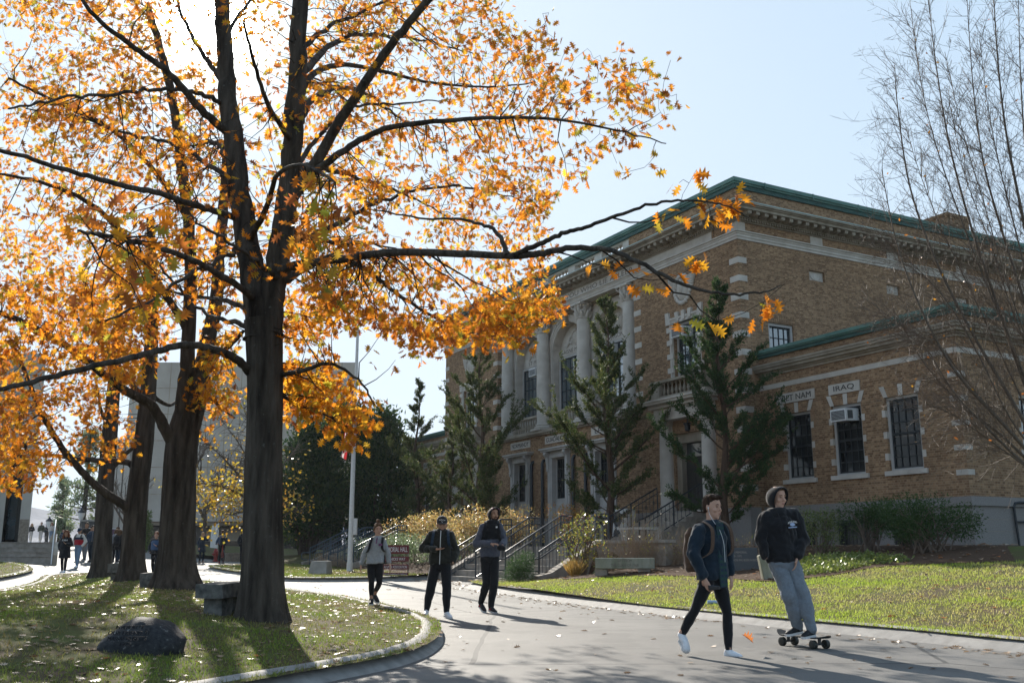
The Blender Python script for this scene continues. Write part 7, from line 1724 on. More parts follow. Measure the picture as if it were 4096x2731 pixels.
        if o.get('floral'):
            m = MB()
            for i in range(34):
                a = random.uniform(-2.0, 2.0); f_ = random.uniform(-.03, .05); m.ball(H(math.sin(a)*.098, f_+.03*math.cos(a), math.cos(a)*.126-.01), random.uniform(.006, .011)*HS, 6, 5)
            fo = m.build('flower_print', mat_plain('pink_print', (.42, .12, .22), .8), h, smooth=60); fo['kind'] = 'stuff'
    # ---- upper garment
    jl = o.get('hem', .02); B_ = bulk*S; hem = pel+up*jl; w0 = acr.length/2
    def torso(mb, z0=0.0, z1=1.0, gr=0.0):
        axis = lambda t: hem.lerp(nk, t); secs = []
        for t, a, b in ((0, .178, .132), (.05, .183, .138), (.25, .178, .135), (.5, .178, .132), (.72, .185, .132), (.86, max(.14, w0*.82/B_), .112), (.95, w0*.55/B_, .088), (1.02, .072, .075), (1.06, .066, .072)):
            if z0-1e-6 <= t <= z1+1e-6: secs.append((axis(t), ac*(a*B_+gr), fr*(b*B_+gr)))
        return loft(mb, secs, 24)
    m = MB(); torso(m)
    if o.get('coat'): c0, cl = hem, o['coat']; loft(m, [(c0-up*cl, ac*.225*B_, fr*.18*B_), (c0-up*cl*.5, ac*.205*B_, fr*.16*B_), (c0+up*.05, ac*.18*B_, fr*.135*B_)], 24)
    sr = o.get('sleeve', (.078, .068, .052))
    for k in 'ab': chain(m, [nk-up*.045, J['sh'+k]+up*.004], [.07*B_, sr[0]*B_*.95], 14)
    for k in 'ab': chain(m, [J['sh'+k], J['el'+k], J['el'+k].lerp(J['wr'+k], .9)], [sr[0]*B_, sr[1]*B_, sr[2]*B_], 14)
    jk = voxel(m, o.get('topname', 'jacket'), FM[o['top']], body, vox, 5, o.get('fold', .015)*1.25, o.get('ff', 10))
    if o.get('yoke'): m = MB(); torso(m, .5, .95, .014); voxel(m, 'yoke', FM[o['yoke']], jk, vox, 4, .006, 8)
    if o.get('collar'): m = MB(); loft(m, [(nk-up*.035, ac*.105*S, fr*.098*S), (nk+up*.03, ac*.088*S, fr*.088*S), (nk+up*.036, ac*.072*S, fr*.074*S)], 20); m.build('collar', FM[o['collar']], jk, smooth=70)
    if o.get('band'): 
        for t0, t1, c in o['band']: m = MB(); torso(m, t0, t1, .02); voxel(m, 'stripe_panel', FM[c], jk, vox, 2)
    if o.get('zip'): m = MB(); m.tube([hem.lerp(nk, t)+fr*(.142 if t < .75 else .142-.06*(t-.75)/.3)*B_*1.03 for t in np.linspace(-.02 if not o.get('coat') else -.1, 1.0, 12)], .006*S, 6); m.build('zip', M_[o['zip']], jk)
    # ---- trousers
    m = MB(); hpa, hpb = J.get('hipa', pel), J.get('hipb', pel)
    loft(m, [(pel-up*.12*S, ac*.14*S*tb, fr*.1*S*tb), (pel-up*.05*S, ac*.168*S*tb, fr*.125*S*tb), (pel+up*.04*S, ac*.165*S*tb, fr*.12*S*tb), (pel+up*.1*S, ac*.15*S*tb, fr*.11*S*tb)], 20)
    lr = o.get('leg', (.092, .066, .048))
    for k in 'ab': chain(m, [J['hip'+k], J['hip'+k].lerp(J['kn'+k], .45), J['kn'+k], J['kn'+k].lerp(J['an'+k], .4), J['heel'+k].lerp(J['toe'+k], .22)+up*(.095+o.get('cuff', 0))], [lr[0]*S*tb, lr[0]*.92*S*tb, lr[1]*S*tb, lr[1]*.98*S*tb, lr[2]*S*tb], 14)
    tr = voxel(m, 'trousers', FM[o['trousers']], body, vox, 4, o.get('tfold', .010), 9)
    if o.get('stripe'):
        m = MB(); q = -ac*.09*tb; m.tube([J['hipa']+q, J['hipa'].lerp(J['kna'], .5)+q*.98, J['kna']+q*.78, J['kna'].lerp(J['ana'], .6)+q*.72], .009, 6); m.build('side_stripe', FM['white'], tr)
    # ---- shoes
    for k in 'ab':
        m = MB(); foot_mesh(m, J['heel'+k], J['toe'+k], J['heel'+k].lerp(J['toe'+k], .2)+up*(.085 if not o.get('boots') else .15)); 
        sh = voxel(m, 'shoe', FM[o['shoe']] if o['shoe'] in FM else M_[o['shoe']], body, max(.006, vox*.8), 2); m = MB(); sole_mesh(m, J['heel'+k], J['toe'+k]); m.build('sole', M_[o.get('sole', 'sole')], sh, bevel=0)
    body['_x'] = 0; del body['_x']
    return body, dict(hem=hem, nk=nk, ac=ac, fr=fr, up=up, B=B_, H=H, jk=jk)
def backpack(label, c, ac, fr, mat, size=(.15, .10, .22), straps=None, extra=None, vox=.008):
    t = thing('backpack', c-Vector((0, 0, size[2])), label, 'backpack'); m = MB(); a, b, h = size; up = Vector((0, 0, 1))
    loft(m, [(c-up*h, ac*a*.8, fr*b*.8), (c-up*h*.85, ac*a, fr*b), (c, ac*a*1.02, fr*b*1.05), (c+up*h*.7, ac*a*.95, fr*b*.9), (c+up*h, ac*a*.6, fr*b*.5)], 20); loft(m, [(c-up*h*.7-fr*b*.8, ac*a*.7, fr*b*.4), (c-up*h*.1-fr*b*.85, ac*a*.72, fr*b*.42), (c-up*h*.0-fr*b*.8, ac*a*.6, fr*b*.2)], 16)
    voxel(m, 'bag', mat, t, vox, 3, .012, 9)
    if straps:
        for s_ in straps: m = MB(); 
        for s_ in straps:
            m = MB(); pts = smooth_path([Vector(p) for p in s_], 5); n = len(pts); w_ = .024; vs = []
            for p in pts:
                vs += [p-ac*w_+fr*.0, p+ac*w_, p+ac*w_+fr*.012, p-ac*w_+fr*.012]
            m.add(vs, [(i*4+k, i*4+(k+1) % 4, (i+1)*4+(k+1) % 4, (i+1)*4+k) for i in range(n-1) for k in range(4)]+[(0, 1, 2, 3), ((n-1)*4+3, (n-1)*4+2, (n-1)*4+1, (n-1)*4)]); m.build('strap', mat, t)
    return t
def joints(D, ox, oy, zoom, Y):
    return {k: at((ox+v[0]/zoom)/1.7415, (oy+v[1]/zoom)/1.7415, Y+(v[2] if len(v) > 2 else 0)) for k, v in D.items()}
def straps_for(I, off=.105, t0=.55):
    nk, ac, fr, up, B_ = I['nk'], I['ac'], I['fr'], I['up'], I['B']; out = []
    for s_ in (-1, 1):
        x = ac*s_*off*B_; out.append([nk-up*.02+x-fr*.12*B_, nk+x*1.05+up*.025-fr*.02, nk+x*1.1-up*.05+fr*.115*B_, I['hem'].lerp(nk, .72)+x*1.2+fr*.145*B_, I['hem'].lerp(nk, t0)+x*1.35+fr*.13*B_, I['hem'].lerp(nk, t0-.12)+x*1.75+fr*.03])
    return out
# ---- man with the brown backpack
b = pin(1640, 1506); Yp = b.y
J = joints(dict(hd=(488, 248), nk=(478, 372), sha=(362, 425, -.13), shb=(575, 408, .14), ela=(338, 615, -.18), wra=(420, 800, -.22), hda=(455, 875, -.24), elb=(612, 600, .18), wrb=(628, 775, .12), hdb=(640, 830, .1), pel=(488, 800), hipa=(448, 835, -.08), hipb=(535, 835, .07), kna=(348, 1062, -.05), knb=(606, 1085, 0), ana=(268, 1262, .06), anb=(612, 1352, 0), heela=(238, 1292, .08), toea=(288, 1392, -.02), heelb=(590, 1437, .02), toeb=(726, 1443, -.06)), 2600, 1900, 1.96, Yp)
P4, I4 = person('man in a navy jacket, white sneakers and white earphones striding right', J, (.8, -.6, 0), (.66, -.74, -.09), dict(top='navy', collar='navy', trousers='black', shoe='shoe_white', hair='dark', hairstyle='quiff', bulk=1.08, hem=-.02, tb=.92, leg=(.094, .064, .042), pna=Vector((.6, .5, 0)), curla=.5, pnb=Vector((-.8, .5, 0)), hsb=-1, fold=.014, s=1.04, skin='pale'), b)
m = MB(); u4 = I4['up']
m.hexa([I4['hem'].lerp(I4['nk'], t)+I4['fr']*(.150*I4['B']+e)*(1-.28*max(0, t-.7)/.3)+I4['ac']*x for t in (-.14, 1.0) for x, e in ((-.045, -.02), (.075, -.02), (.075, .004), (-.045, .004))])
def mat_plaid():
    mm, t, p_ = newmat('dark_plaid'); tc = nd(t, 'ShaderNodeTexCoord'); s1 = nd(t, 'ShaderNodeTexWave', wave_type='BANDS', bands_direction='Z'); s1.inputs['Scale'].default_value = 5; s2 = nd(t, 'ShaderNodeTexWave', wave_type='BANDS', bands_direction='X'); s2.inputs['Scale'].default_value = 6
    t.links.new(tc.outputs['Object'], s1.inputs[0]); t.links.new(tc.outputs['Object'], s2.inputs[0]); c = mixrgb(t, s1.outputs['Fac'], (.008, .012, .05), (.012, .06, .035)); c = mixrgb(t, s2.outputs['Fac'], c, (.015, .035, .04)); t.links.new(c, p_.inputs['Base Color']); p_.inputs['Roughness'].default_value = .9; return mm
m.build('plaid_shirt', mat_plaid(), P4, bevel=.006)
m = MB(); e0 = I4['H'](.078, .006, -.012); m.ball(e0, .012, 8, 6); m.tube(smooth_path([e0, e0+Vector((.015, -.015, -.08)), I4['nk']+I4['fr']*.10-I4['ac']*.05+Vector((0, 0, .0)), I4['nk']+I4['fr']*.13-Vector((0, 0, .09)), I4['hem'].lerp(I4['nk'], .62)+I4['fr']*.17+I4['ac']*.02, I4['hem'].lerp(I4['nk'], .3)+I4['fr']*.172+I4['ac']*.03], 5), .0028, 5); o_ = m.build('earphones', M_['wire'], None); tag(o_, 'white earphones with a thin cord on the man in the navy jacket', 'earphones')
hp = J['hda']+Vector((.05, -.01, -.02)); t = thing('phone', hp, 'dark phone in the hand of the man in the navy jacket', 'phone'); m = MB(); m.hexa([hp+Vector(q) for q in ((-.05, -.03, -.02), (.07, -.05, -.005), (.07, .0, .0), (-.05, .02, -.01), (-.055, -.03, .04), (.065, -.05, .035), (.065, .0, .035), (-.055, .02, .04))]); m.build('case', M_['phone'], t, bevel=.006)
backpack('worn brown canvas backpack on the man in the navy jacket', I4['nk']-u4*.30-I4['fr']*.25, I4['ac'], I4['fr'], FM['brown'], (.16, .12, .25), straps_for(I4, .12, .5))
# ---- skateboarder
b5 = pin(1832, 1487); Yp = b5.y
J = joints(dict(hd=(1002, 172), nk=(992, 285), sha=(885, 325, -.04), shb=(1160, 302, .04), ela=(868, 500, -.03), wra=(905, 640, -.1), elb=(1203, 500, 0), wrb=(1150, 640, -.12), hdb=(1142, 690, -.12), pel=(1045, 655), hipa=(1000, 690), hipb=(1100, 685), kna=(1090, 945, -.08), knb=(1200, 945, -.06), ana=(1160, 1165, .04), anb=(1240, 1180, -.05), heela=(1192, 1236, .06), toea=(1068, 1262, .0), heelb=(1290, 1262, -.08), toeb=(1196, 1282, -.16)), 2600, 1900, 1.96, Yp)
P5, I5 = person('man in a black hoodie and grey sweatpants leaning back on a skateboard', J, (.3, -.95, 0), (.42, -.89, -.13), dict(top='black', topname='hoodie', hood='black', trousers='sweat', shoe='shoe_black', hairstyle='fringe', hair='brown', bulk=1.13, hem=-.03, tb=1.12, leg=(.098, .08, .057), boots=True, s=1.04, pnb=Vector((-1, 0, .3)), curlb=.4, tfold=.018, fold=.016), b5)
cpos = I5['hem'].lerp(I5['nk'], .72)+I5['fr']*.165*I5['B']+I5['ac']*.095
lettering('chest_print', 'ASHLAND', lambda x, y, h: cpos+I5['ac']*x+I5['up']*(.035+y-4.5*x*x)+I5['fr']*(h+.004), .022, .12, M_['sign_text'], P5, .003)
m = MB(); m.ball(cpos+I5['up']*.0, (.032, .008, .022), 10, 6); m.tube([cpos+I5['ac']*x+I5['up']*(-.035)+I5['fr']*.004 for x in (-.055, 0, .055)], .006, 5); m.build('chest_emblem', mat_plain('pale_blue_print', (.4, .5, .7), .8), P5)
m = MB(); 
for s_ in (-1, 1): m.tube([I5['nk']+I5['fr']*.115+I5['ac']*s_*.04-I5['up']*.01, I5['hem'].lerp(I5['nk'], .8)+I5['fr']*.165*I5['B']+I5['ac']*s_*.05, I5['hem'].lerp(I5['nk'], .62)+I5['fr']*.168*I5['B']+I5['ac']*s_*.055], .005, 5)
m.build('drawstring', FM['black'], P5)
# skateboard: deck with wheels on the road
A_, B2 = pin(1783, 1481), pin(1882, 1493); dv = (B2-A_); dv.z = 0; LW = dv.length; dv.normalize(); sv = Vector((-dv.y, dv.x, 0)); cb = (A_+B2)/2+sv*.11
sb = thing('skateboard', cb, 'black grip skateboard with chunky dark wheels under the man in grey sweatpants', 'skateboard'); m = MB(); vs = []; nn = 24
for i in range(nn+1):
    t_ = -1+2*i/nn; wv_ = .105*(1-abs(t_)**6)**.5 if abs(t_) < 1 else .02; wv_ = max(wv_, .03); zz = .118+.055*max(0, abs(t_)-.72)/.28*(1 if t_ < 0 else .6)
    c = cb+dv*t_*.43+Vector((0, 0, zz)); vs += [c-sv*wv_, c+sv*wv_, c+sv*wv_+Vector((0, 0, .013)), c-sv*wv_+Vector((0, 0, .013))]
m.add(vs, [(i*4+k, i*4+(k+1) % 4, (i+1)*4+(k+1) % 4, (i+1)*4+k) for i in range(nn) for k in range(4)]+[(0, 1, 2, 3), (nn*4+3, nn*4+2, nn*4+1, nn*4)]); m.build('deck', mat_plain('grip_tape', (.03, .033, .035), .9), sb)
for e in (-1, 1):
    c = cb+dv*e*LW*.36; m = MB(); m.tube([c-sv*.1+Vector((0, 0, .052)), c+sv*.1+Vector((0, 0, .052))], .011, 8); m.tube([c+Vector((0, 0, .05)), c+Vector((0, 0, .118))], .022, 8); m.build('truck', M_['rail_grey'], sb)
    for s_ in (-1, 1): m = MB(); q = c+sv*s_*.1; m.tube([q-sv*.03+Vector((0, 0, .052)), q-sv*.024+Vector((0, 0, .052)), q+sv*.024+Vector((0, 0, .052)), q+sv*.03+Vector((0, 0, .052))], [.04, .052, .052, .04], 18); m.build('wheel', mat_plain('dark_wheel', (.03, .032, .028), .5), sb, smooth=50)
# ---- three people walking towards the camera
b1_ = pin(858, 1390); Yp = b1_.y
J = joints(dict(hd=(320, 478), nk=(318, 568), sha=(225, 612), shb=(392, 605), ela=(170, 745, .04), wra=(128, 868, .02), hda=(120, 915, .0), elb=(425, 735, .05), wrb=(452, 860, .02), hdb=(460, 905, 0), pel=(283, 845), hipa=(245, 880), hipb=(330, 880), kna=(245, 1085, -.1), knb=(335, 1085, -.04), ana=(238, 1268, -.05), anb=(280, 1222, .2), heela=(243, 1318, .02), toea=(238, 1342, -.2), heelb=(268, 1262, .24), toeb=(318, 1318, .12)), 1400, 1950, 2.851, Yp)
P1, I1 = person('woman with a hair bun, light grey fleece and black leggings walking towards the camera', J, (.12, -.99, 0), (.3, -.95, -.03), dict(top='grey_fleece', topname='fleece', collar='grey_fleece', trousers='black', shoe='shoe_black', hair='brown', hairstyle='bun', bulk=.98, hem=-.03, tb=.93, leg=(.098, .062, .042), sleeve=(.074, .066, .047), tfold=.003, cuff=.035, s=.96, skin='pale', curla=.4, curlb=.4, pna=Vector((1, .2, 0)), pnb=Vector((-1, .2, 0)), hsa=1, hsb=-1), b1_)
backpack('black backpack worn by the woman in the grey fleece', I1['nk']-I1['up']*.32-I1['fr']*.2, I1['ac'], I1['fr'], FM['black'], (.13, .08, .2), straps_for(I1))
m = MB(); q = I1['hem'].lerp(I1['nk'], .72)+I1['fr']*.142+I1['ac']*.085; m.hexa([q+I1['ac']*a+I1['up']*c+I1['fr']*d for c in (-.022, .022) for a, d in ((-.035, -.02), (.035, -.02), (.035, .012), (-.035, .012))]); m.build('pocket_flap', FM['purple'], P1)
m = MB(); m.tube([I1['nk']+I1['fr']*.085, I1['hem'].lerp(I1['nk'], .86)+I1['fr']*.132, I1['hem'].lerp(I1['nk'], .76)+I1['fr']*.145], [.012, .012, .01], 6); m.build('placket', FM['purple'], P1)
b2_ = pin(1003, 1418); Yp = b2_.y
J = joints(dict(hd=(1048, 418), nk=(1042, 488), sha=(898, 545), shb=(1160, 540), ela=(842, 695, -.02), wra=(985, 700, -.30), hda=(1035, 700, -.33), elb=(1203, 720, .05), wrb=(1175, 850, -.1), pel=(1030, 850), hipa=(975, 895), hipb=(1090, 895), kna=(925, 1130, -.05), knb=(1105, 1140, -.1), ana=(878, 1335, .02), anb=(1100, 1385, -.08), heela=(875, 1442, .1), toea=(862, 1470, -.14), heelb=(1085, 1466, -.02), toeb=(1150, 1492, -.22)), 1400, 1950, 2.851, Yp)
P2, I2 = person('man in a black cap and dark fleece jacket looking down at his phone', J, (.08, -.99, 0), (.12, -.97, -.17), dict(top='black_fleece', trousers='black', shoe='shoe_white', head=1.16, hairstyle='cap', hair='black', caplogo='Callaway', bulk=1.14, hem=-.02, tb=1.02, leg=(.1, .08, .05), stripe=True, zip='wire', collar='black_fleece', skin='mid', pna=Vector((0, -.1, 1)), curla=.5, sleeve=(.084, .074, .046), s=1.0, fold=.014), b2_)
hp = J['hda']+Vector((.05, -.02, .03)); t = thing('phone', hp, 'dark phone held up by the man in the black cap', 'phone'); m = MB(); m.hexa([hp+Vector(q) for q in ((-.035, -.04, -.006), (.04, -.05, -.004), (.045, .05, .03), (-.03, .06, .028), (-.035, -.042, .004), (.04, -.052, .006), (.045, .048, .04), (-.03, .058, .038))]); m.build('case', M_['phone'], t, bevel=.003)
backpack('dark backpack whose straps show on the man in the black cap', I2['nk']-I2['up']*.32-I2['fr']*.24, I2['ac'], I2['fr'], FM['dark_blue'], (.14, .09, .21), straps_for(I2))
b3_ = pin(1119, 1406); Yp = b3_.y
J = joints(dict(hd=(1640, 300), nk=(1620, 388), sha=(1490, 455), shb=(1730, 448), ela=(1448, 635, -.03), wra=(1610, 640, -.28), hda=(1665, 640, -.31), elb=(1755, 610, .03), wrb=(1740, 652, -.22), hdb=(1700, 665, -.30), pel=(1592, 775), hipa=(1540, 815), hipb=(1645, 815), kna=(1560, 1080, -.05), knb=(1645, 1080, -.1), ana=(1508, 1290, .08), anb=(1600, 1330, -.05), heela=(1478, 1352, .14), toea=(1540, 1422, -.08), heelb=(1588, 1402, .0), toeb=(1668, 1436, -.18)), 1400, 1950, 2.851, Yp)
P3, I3 = person('bearded man with a dark flowered hood and a black and grey fleece jacket', J, (.25, -.97, 0), (.45, -.89, -.03), dict(top='slate', yoke='black', collar='slate', hood='black', floral=True, trousers='black', shoe='shoe_black', hairstyle='fringe', hair='dark', beard=True, bulk=1.08, hem=-.02, tb=1.05, leg=(.1, .08, .055), skin='mid', s=1.0, sleeve=(.08, .072, .055), pna=Vector((0, .3, -1)), pnb=Vector((0, -.5, -1)), hsb=-1), b3_)
m = MB(); q = I3['hem'].lerp(I3['nk'], .84)+I3['fr']*.148*I3['B']+I3['ac']*.1; m.hexa([q+I3['ac']*a+I3['up']*c+I3['fr']*d for c in (-.016, .016) for a, d in ((-.018, -.03), (.018, -.03), (.018, .006), (-.018, .006))]); m.build('chest_patch', M_['sign_text'], P3)
m = MB(); c = J['hdb']+Vector((.03, -.02, -.03)); m.ball(c, (.075, .06, .06), 12, 8); m.ball(c+Vector((.05, 0, -.01)), (.05, .05, .05), 10, 8); o_ = m.build('knit_hat', FM['black'], None, smooth=60); tag(o_, 'black knit hat held in the hands of the bearded man', 'hat')
backpack('black backpack behind the bearded man in the hood', I3['nk']-I3['up']*.36-I3['fr']*.22, I3['ac'], I3['fr'], FM['black'], (.15, .1, .21), straps_for(I3))
for s_ in (('a', 0), ('b', 1)):
    m = MB(); h_, t_ = J['heel'+s_[0]], J['toe'+s_[0]]; q = h_.lerp(t_, .35)+Vector((0, 0, .05)); d_ = (t_-h_).normalized(); x_ = d_.cross(Vector((0, 0, 1))).normalized()
    for e in (-1, 1): m.ball(q+x_*e*.042, (.022, .022, .02), 8, 6)
    m.build('red_shoe_patch', FM['red'], P3)
# ---- the people farther off
def walker(px, py, hpx, label, o, fwd=(0, -1, 0), step=.14, arms='down', tall=None, group='people farther along the road', Y=None, hidefeet=False):
    """px,py: feet in the picture; hpx: picture height"""
    Ht = tall or 1.72
    if Y is None: Y = Ht*2335/hpx
    g_ = at(px, py, Y); base = Vector((g_.x, Y, gz(g_.x, Y) if not o.get('z') else o['z'])); k = Ht/1.72; f = Vector(fwd).normalized(); r = f.cross(Vector((0, 0, 1))); up = Vector((0, 0, 1))
    W = lambda x, fw, z: base+r*x*k+f*fw*k+up*z*k
    J = dict(hd=W(0, .03, 1.585), nk=W(0, 0, 1.44), sha=W(-.175, 0, 1.385), shb=W(.175, 0, 1.385), pel=W(0, 0, .96), hipa=W(-.085, 0, .91), hipb=W(.085, 0, .91), kna=W(-.09, step*.6+.03, .5), knb=W(.09, -step*.25+.02, .5), ana=W(-.08, step, .09), anb=W(.08, -step, .1), heela=W(-.08, step-.06, .0), toea=W(-.09, step+.19, .01), heelb=W(.08, -step-.05, .01), toeb=W(.09, -step+.19, .0))
    ar = dict(down=((-.24, -.03, 1.11), (-.25, .08, .87), (-.25, .1, .78)), pocket=((-.27, -.06, 1.12), (-.19, .1, .93), None), phone=((-.23, -.02, 1.12), (-.1, .24, 1.16), (-.04, .3, 1.2)), up=((-.2, .2, 1.3), (-.07, .14, 1.5), (-.03, .1, 1.55)), bars=((-.26, .1, 1.12), (-.24, .32, 1.0), (-.24, .38, .98)))
    for kk, s_, st in (('a', 1, arms if isinstance(arms, str) else arms[0]), ('b', -1, arms if isinstance(arms, str) else arms[1])):
        e, w_, h_ = ar[st]; J['el'+kk] = W(s_*e[0], e[1], e[2]); J['wr'+kk] = W(s_*w_[0], w_[1], w_[2])
        if h_: J['hd'+kk] = W(s_*h_[0], h_[1], h_[2])
    o = dict(dict(vox=.017, bvox=.011, s=.97*k, fold=.01, tfold=.006, face=Y < 60), **o); B0, I = person(label, J, f, o.get('hfwd', f), o, base, group); return B0, I, J, W
_, I, J, W = walker(145, 1315, 98, 'woman with reddish hair in a long black puffer coat looking at her phone', dict(top='black', topname='coat', coat=.36, trousers='black', shoe='shoe_white', hair='auburn', hairstyle='long', skin='tan', hfwd=(.2, -.9, -.2), bulk=1.1), (.1, -1, 0), .1, ('phone', 'pocket'), 1.63)
m = MB(); m.ball(J['hda'], (.03, .05, .06), 8, 6)
lettering('chest_print', 'NIKE', lambda x, y, h: I['hem'].lerp(I['nk'], .72)+I['ac']*x+I['up']*y+I['fr']*(.158*I['B']+h), .06, .2, M_['sign_text'], _, .003)
_, I, J, W = walker(176, 1308, 91, 'man in a dark cap with a white, navy and red pullover and blue jeans', dict(top='cream', topname='pullover', band=[(.5, .72, 'dark_blue'), (.0, .5, 'red')], trousers='jeans', shoe='shoe_white', hairstyle='cap', capcol='dark_blue', skin='tan', hfwd=(-.1, -.9, -.35), bulk=1.12), (0, -1, 0), .16, 'pocket', 1.68)
backpack('backpack on the man in the white, navy and red pullover', I['nk']-I['up']*.3-I['fr']*.22, I['ac'], I['fr'], FM['black'], (.13, .08, .2), straps_for(I), vox=.016)
_, I, J, W = walker(209, 1291, 86, 'man in a dark blue puffer jacket and dark jeans walking beside the slimmest oak', dict(top='dark_blue', collar='dark_blue', trousers='navy', shoe='shoe_black', hair='black', hairstyle='curly', skin='mid', bulk=1.2, zip='post_wood'), (.15, -1, 0), .14, 'pocket', 1.76)
_, I, J, W = walker(193, 1292, 88, 'tall man in a black letter jacket with white sleeves, head above the others', dict(top='black', trousers='grey', shoe='shoe_black', hair='black', hairstyle='short', skin='mid', bulk=1.08), (-.1, -1, 0), .1, ('phone', 'down'), 1.86, Y=50)
_, I, J, W = walker(207, 1285, 80, 'man in a maroon jacket behind the red striped pullover', dict(top='maroon', trousers='dark_blue', shoe='shoe_black', hair='black', hairstyle='short', skin='tan', bulk=1.1, hfwd=(-.2, -.9, -.3)), (-.2, -1, 0), .12, 'down', 1.72, Y=48.5)
_, I, J, W = walker(223, 1272, 78, 'person in a dark jacket half hidden behind the slimmest oak', dict(top='black', trousers='black', shoe='shoe_black', hairstyle='short', hair='black'), (0, -1, 0), .08, 'down', 1.72, Y=52)
_, I, J, W = walker(353, 1327, 102, 'woman in a black jacket over a blue sweatshirt walking between the thick trunks', dict(top='black', band=[(.05, .86, 'blue')], coat=.12, trousers='black', shoe='tan', hair='auburn', hairstyle='pony', skin='pale', bulk=1.02, sole='post_wood'), (0, -1, 0), .13, ('up', 'down') if False else ('phone', 'pocket'), 1.66)
_, I, J, W = walker(268, 1312, 76, 'woman seen from behind in a black coat with a backpack, between the slim oaks', dict(top='black', topname='coat', coat=.3, trousers='dark_blue', shoe='shoe_black', hair='brown', hairstyle='long', bulk=1.15), (.15, 1, 0), .1, 'down', 1.62)
backpack('black backpack with pale doodles and two pale straps on the woman seen from behind', I['nk']-I['up']*.3-I['fr']*.24, I['ac'], I['fr'], FM['black'], (.16, .1, .24), straps_for(I), vox=.016)
_, I, J, W = walker(262, 1301, 72, 'woman seen from behind with a pale scarf, beyond the woman with the doodled backpack', dict(top='grey', collar='cream', trousers='black', shoe='shoe_black', hair='brown', hairstyle='long', hlen=.1, bulk=1.1), (-.2, 1, 0), .1, 'down', 1.62, Y=50)
_, I, J, W = walker(266, 1278, 66, 'long haired woman in blue standing beyond the two women seen from behind', dict(top='blue', trousers='grey', shoe='shoe_black', hair='brown', hairstyle='long', hlen=.3), (-.6, .8, 0), .06, 'down', 1.68, Y=62)
_, I, J, W = walker(462, 1288, 72, 'woman in a long dark coat and brown boots with a hand to her face', dict(top='dark_blue', topname='coat', coat=.34, trousers='navy', shoe='brown', boots=True, hair='blond', hairstyle='pony', bulk=1.1), (.75, -.6, 0), .05, ('up', 'down'), 1.66, Y=55)
backpack('small black backpack on the woman with brown boots', I['nk']-I['up']*.28-I['fr']*.22, I['ac'], I['fr'], FM['black'], (.13, .09, .18), None, vox=.016)
_, I, J, W = walker(508, 1289, 78, 'man in a blue hooded jacket astride a red bicycle, seen from behind', dict(top='blue', trousers='black', shoe='red', sole='shoe_black', hair='brown', hairstyle='curly', bulk=1.05), (-.45, .9, 0), .05, 'bars', 1.8, Y=55.5)
backpack('dark backpack on the man with the red bicycle', I['nk']-I['up']*.3-I['fr']*.22, I['ac'], I['fr'], FM['navy'], (.16, .11, .23), None, vox=.016)
bk = thing('bicycle', W(0, 0, 0), 'red bicycle held between the legs of the man in the blue hooded jacket', 'bicycle')
for e in (-.52, .52):
    m = MB(); c = W(0, e+.05, .34); m.tube([c+((W(0, 1, 0)-W(0, 0, 0))*math.cos(a)+Vector((0, 0, 1))*math.sin(a))*.33 for a in np.linspace(0, 6.283, 25)], .018, 6); m.build('wheel', M_['iron'], bk)
m = MB()
for a_, b_ in (((0, -.47, .34), (0, -.15, .85)), ((0, -.15, .85), (0, .42, .88)), ((0, .42, .88), (0, .57, .34)), ((0, -.05, .3), (0, .42, .8)), ((0, -.05, .3), (0, -.15, .95)), ((0, -.05, .3), (0, -.47, .34))): m.tube([W(*a_), W(*b_)], .018, 6)
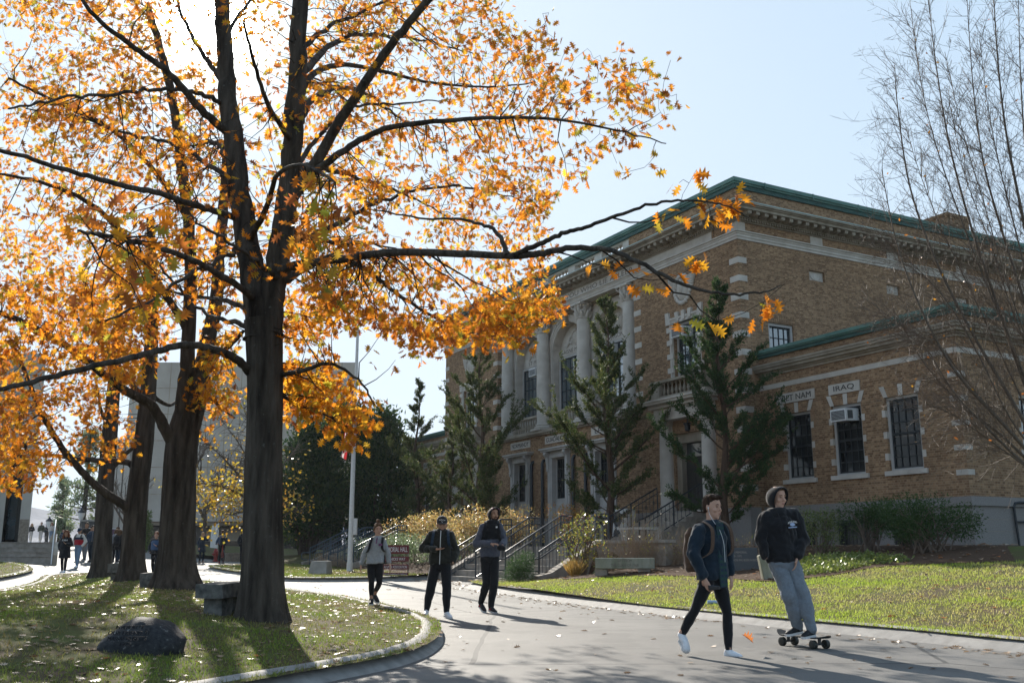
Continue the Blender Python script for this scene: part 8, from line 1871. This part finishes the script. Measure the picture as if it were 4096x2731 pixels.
m.tube([W(-.27, .48, 1.0), W(0, .42, .97), W(.27, .48, 1.0)], .014, 6); m.tube([W(0, -.24, .97), W(0, .02, .97)], [.06, .03], 8); m.build('frame', M_['red_paint'], bk)
_, I, J, W = walker(557, 1300, 62, 'person in black almost hidden at the left edge of the nearest oak trunk', dict(top='black', trousers='black', shoe='shoe_black', hairstyle='short', hair='dark', bulk=1.15), (.3, -1, 0), .08, 'pocket', 1.75, Y=50)
# people on the upper plaza
PZ = lambda Y: plz+.004+.0085*max(0, Y-46)
for px, Y, lb, o in ((70, 92, 'woman with long blond hair, dark jacket and white trousers on the upper plaza', dict(top='black', trousers='khaki', shoe='shoe_white', hair='blond', hairstyle='long')), (92, 86, 'man in an olive jacket and pale trousers with hands in pockets on the upper plaza', dict(top='olive', trousers='khaki', shoe='shoe_white', hair='dark', hairstyle='short', bulk=1.15)), (116, 88, 'woman with long red hair in a pale top beside the slanted wall', dict(top='khaki', trousers='jeans', shoe='shoe_black', hair='auburn', hairstyle='long')), (144, 82, 'person with curly hair and a dark blue jacket right of the slanted wall', dict(top='dark_blue', trousers='khaki', shoe='shoe_black', hair='brown', hairstyle='long', hlen=.1)), (105, 95, 'person in dark clothes between the olive jacket and the red haired woman', dict(top='navy', trousers='black', shoe='shoe_black', hair='dark', hairstyle='short'))):
    x = at(px, 1243, Y).x; walker(px, 1243, 40, lb, dict(o, z=PZ(Y) if px < 125 else rz(x, Y), vox=.022, bvox=.016), (.05, -1, 0), .08, ('phone', 'pocket') if px != 92 else 'pocket', 1.72, Y=Y, group='people on the upper plaza')
# ================================================================== HAZE
hz = MB(); hz.box(-2750, 2750, -2750, 2750, -6, 46); ho = hz.build('haze', None, None); ho.data.materials.clear()
mh = bpy.data.materials.new('thin_air'); mh.use_nodes = True; th = mh.node_tree; th.nodes.remove(th.nodes['Principled BSDF'])
pv = th.nodes.new('ShaderNodeVolumePrincipled'); pv.inputs['Color'].default_value = (.86, .92, 1, 1); pv.inputs['Density'].default_value = .00016; pv.inputs['Anisotropy'].default_value = .3
th.links.new(pv.outputs[0], th.nodes['Material Output'].inputs['Volume']); ho.data.materials.append(mh); ho['kind'] = 'stuff'
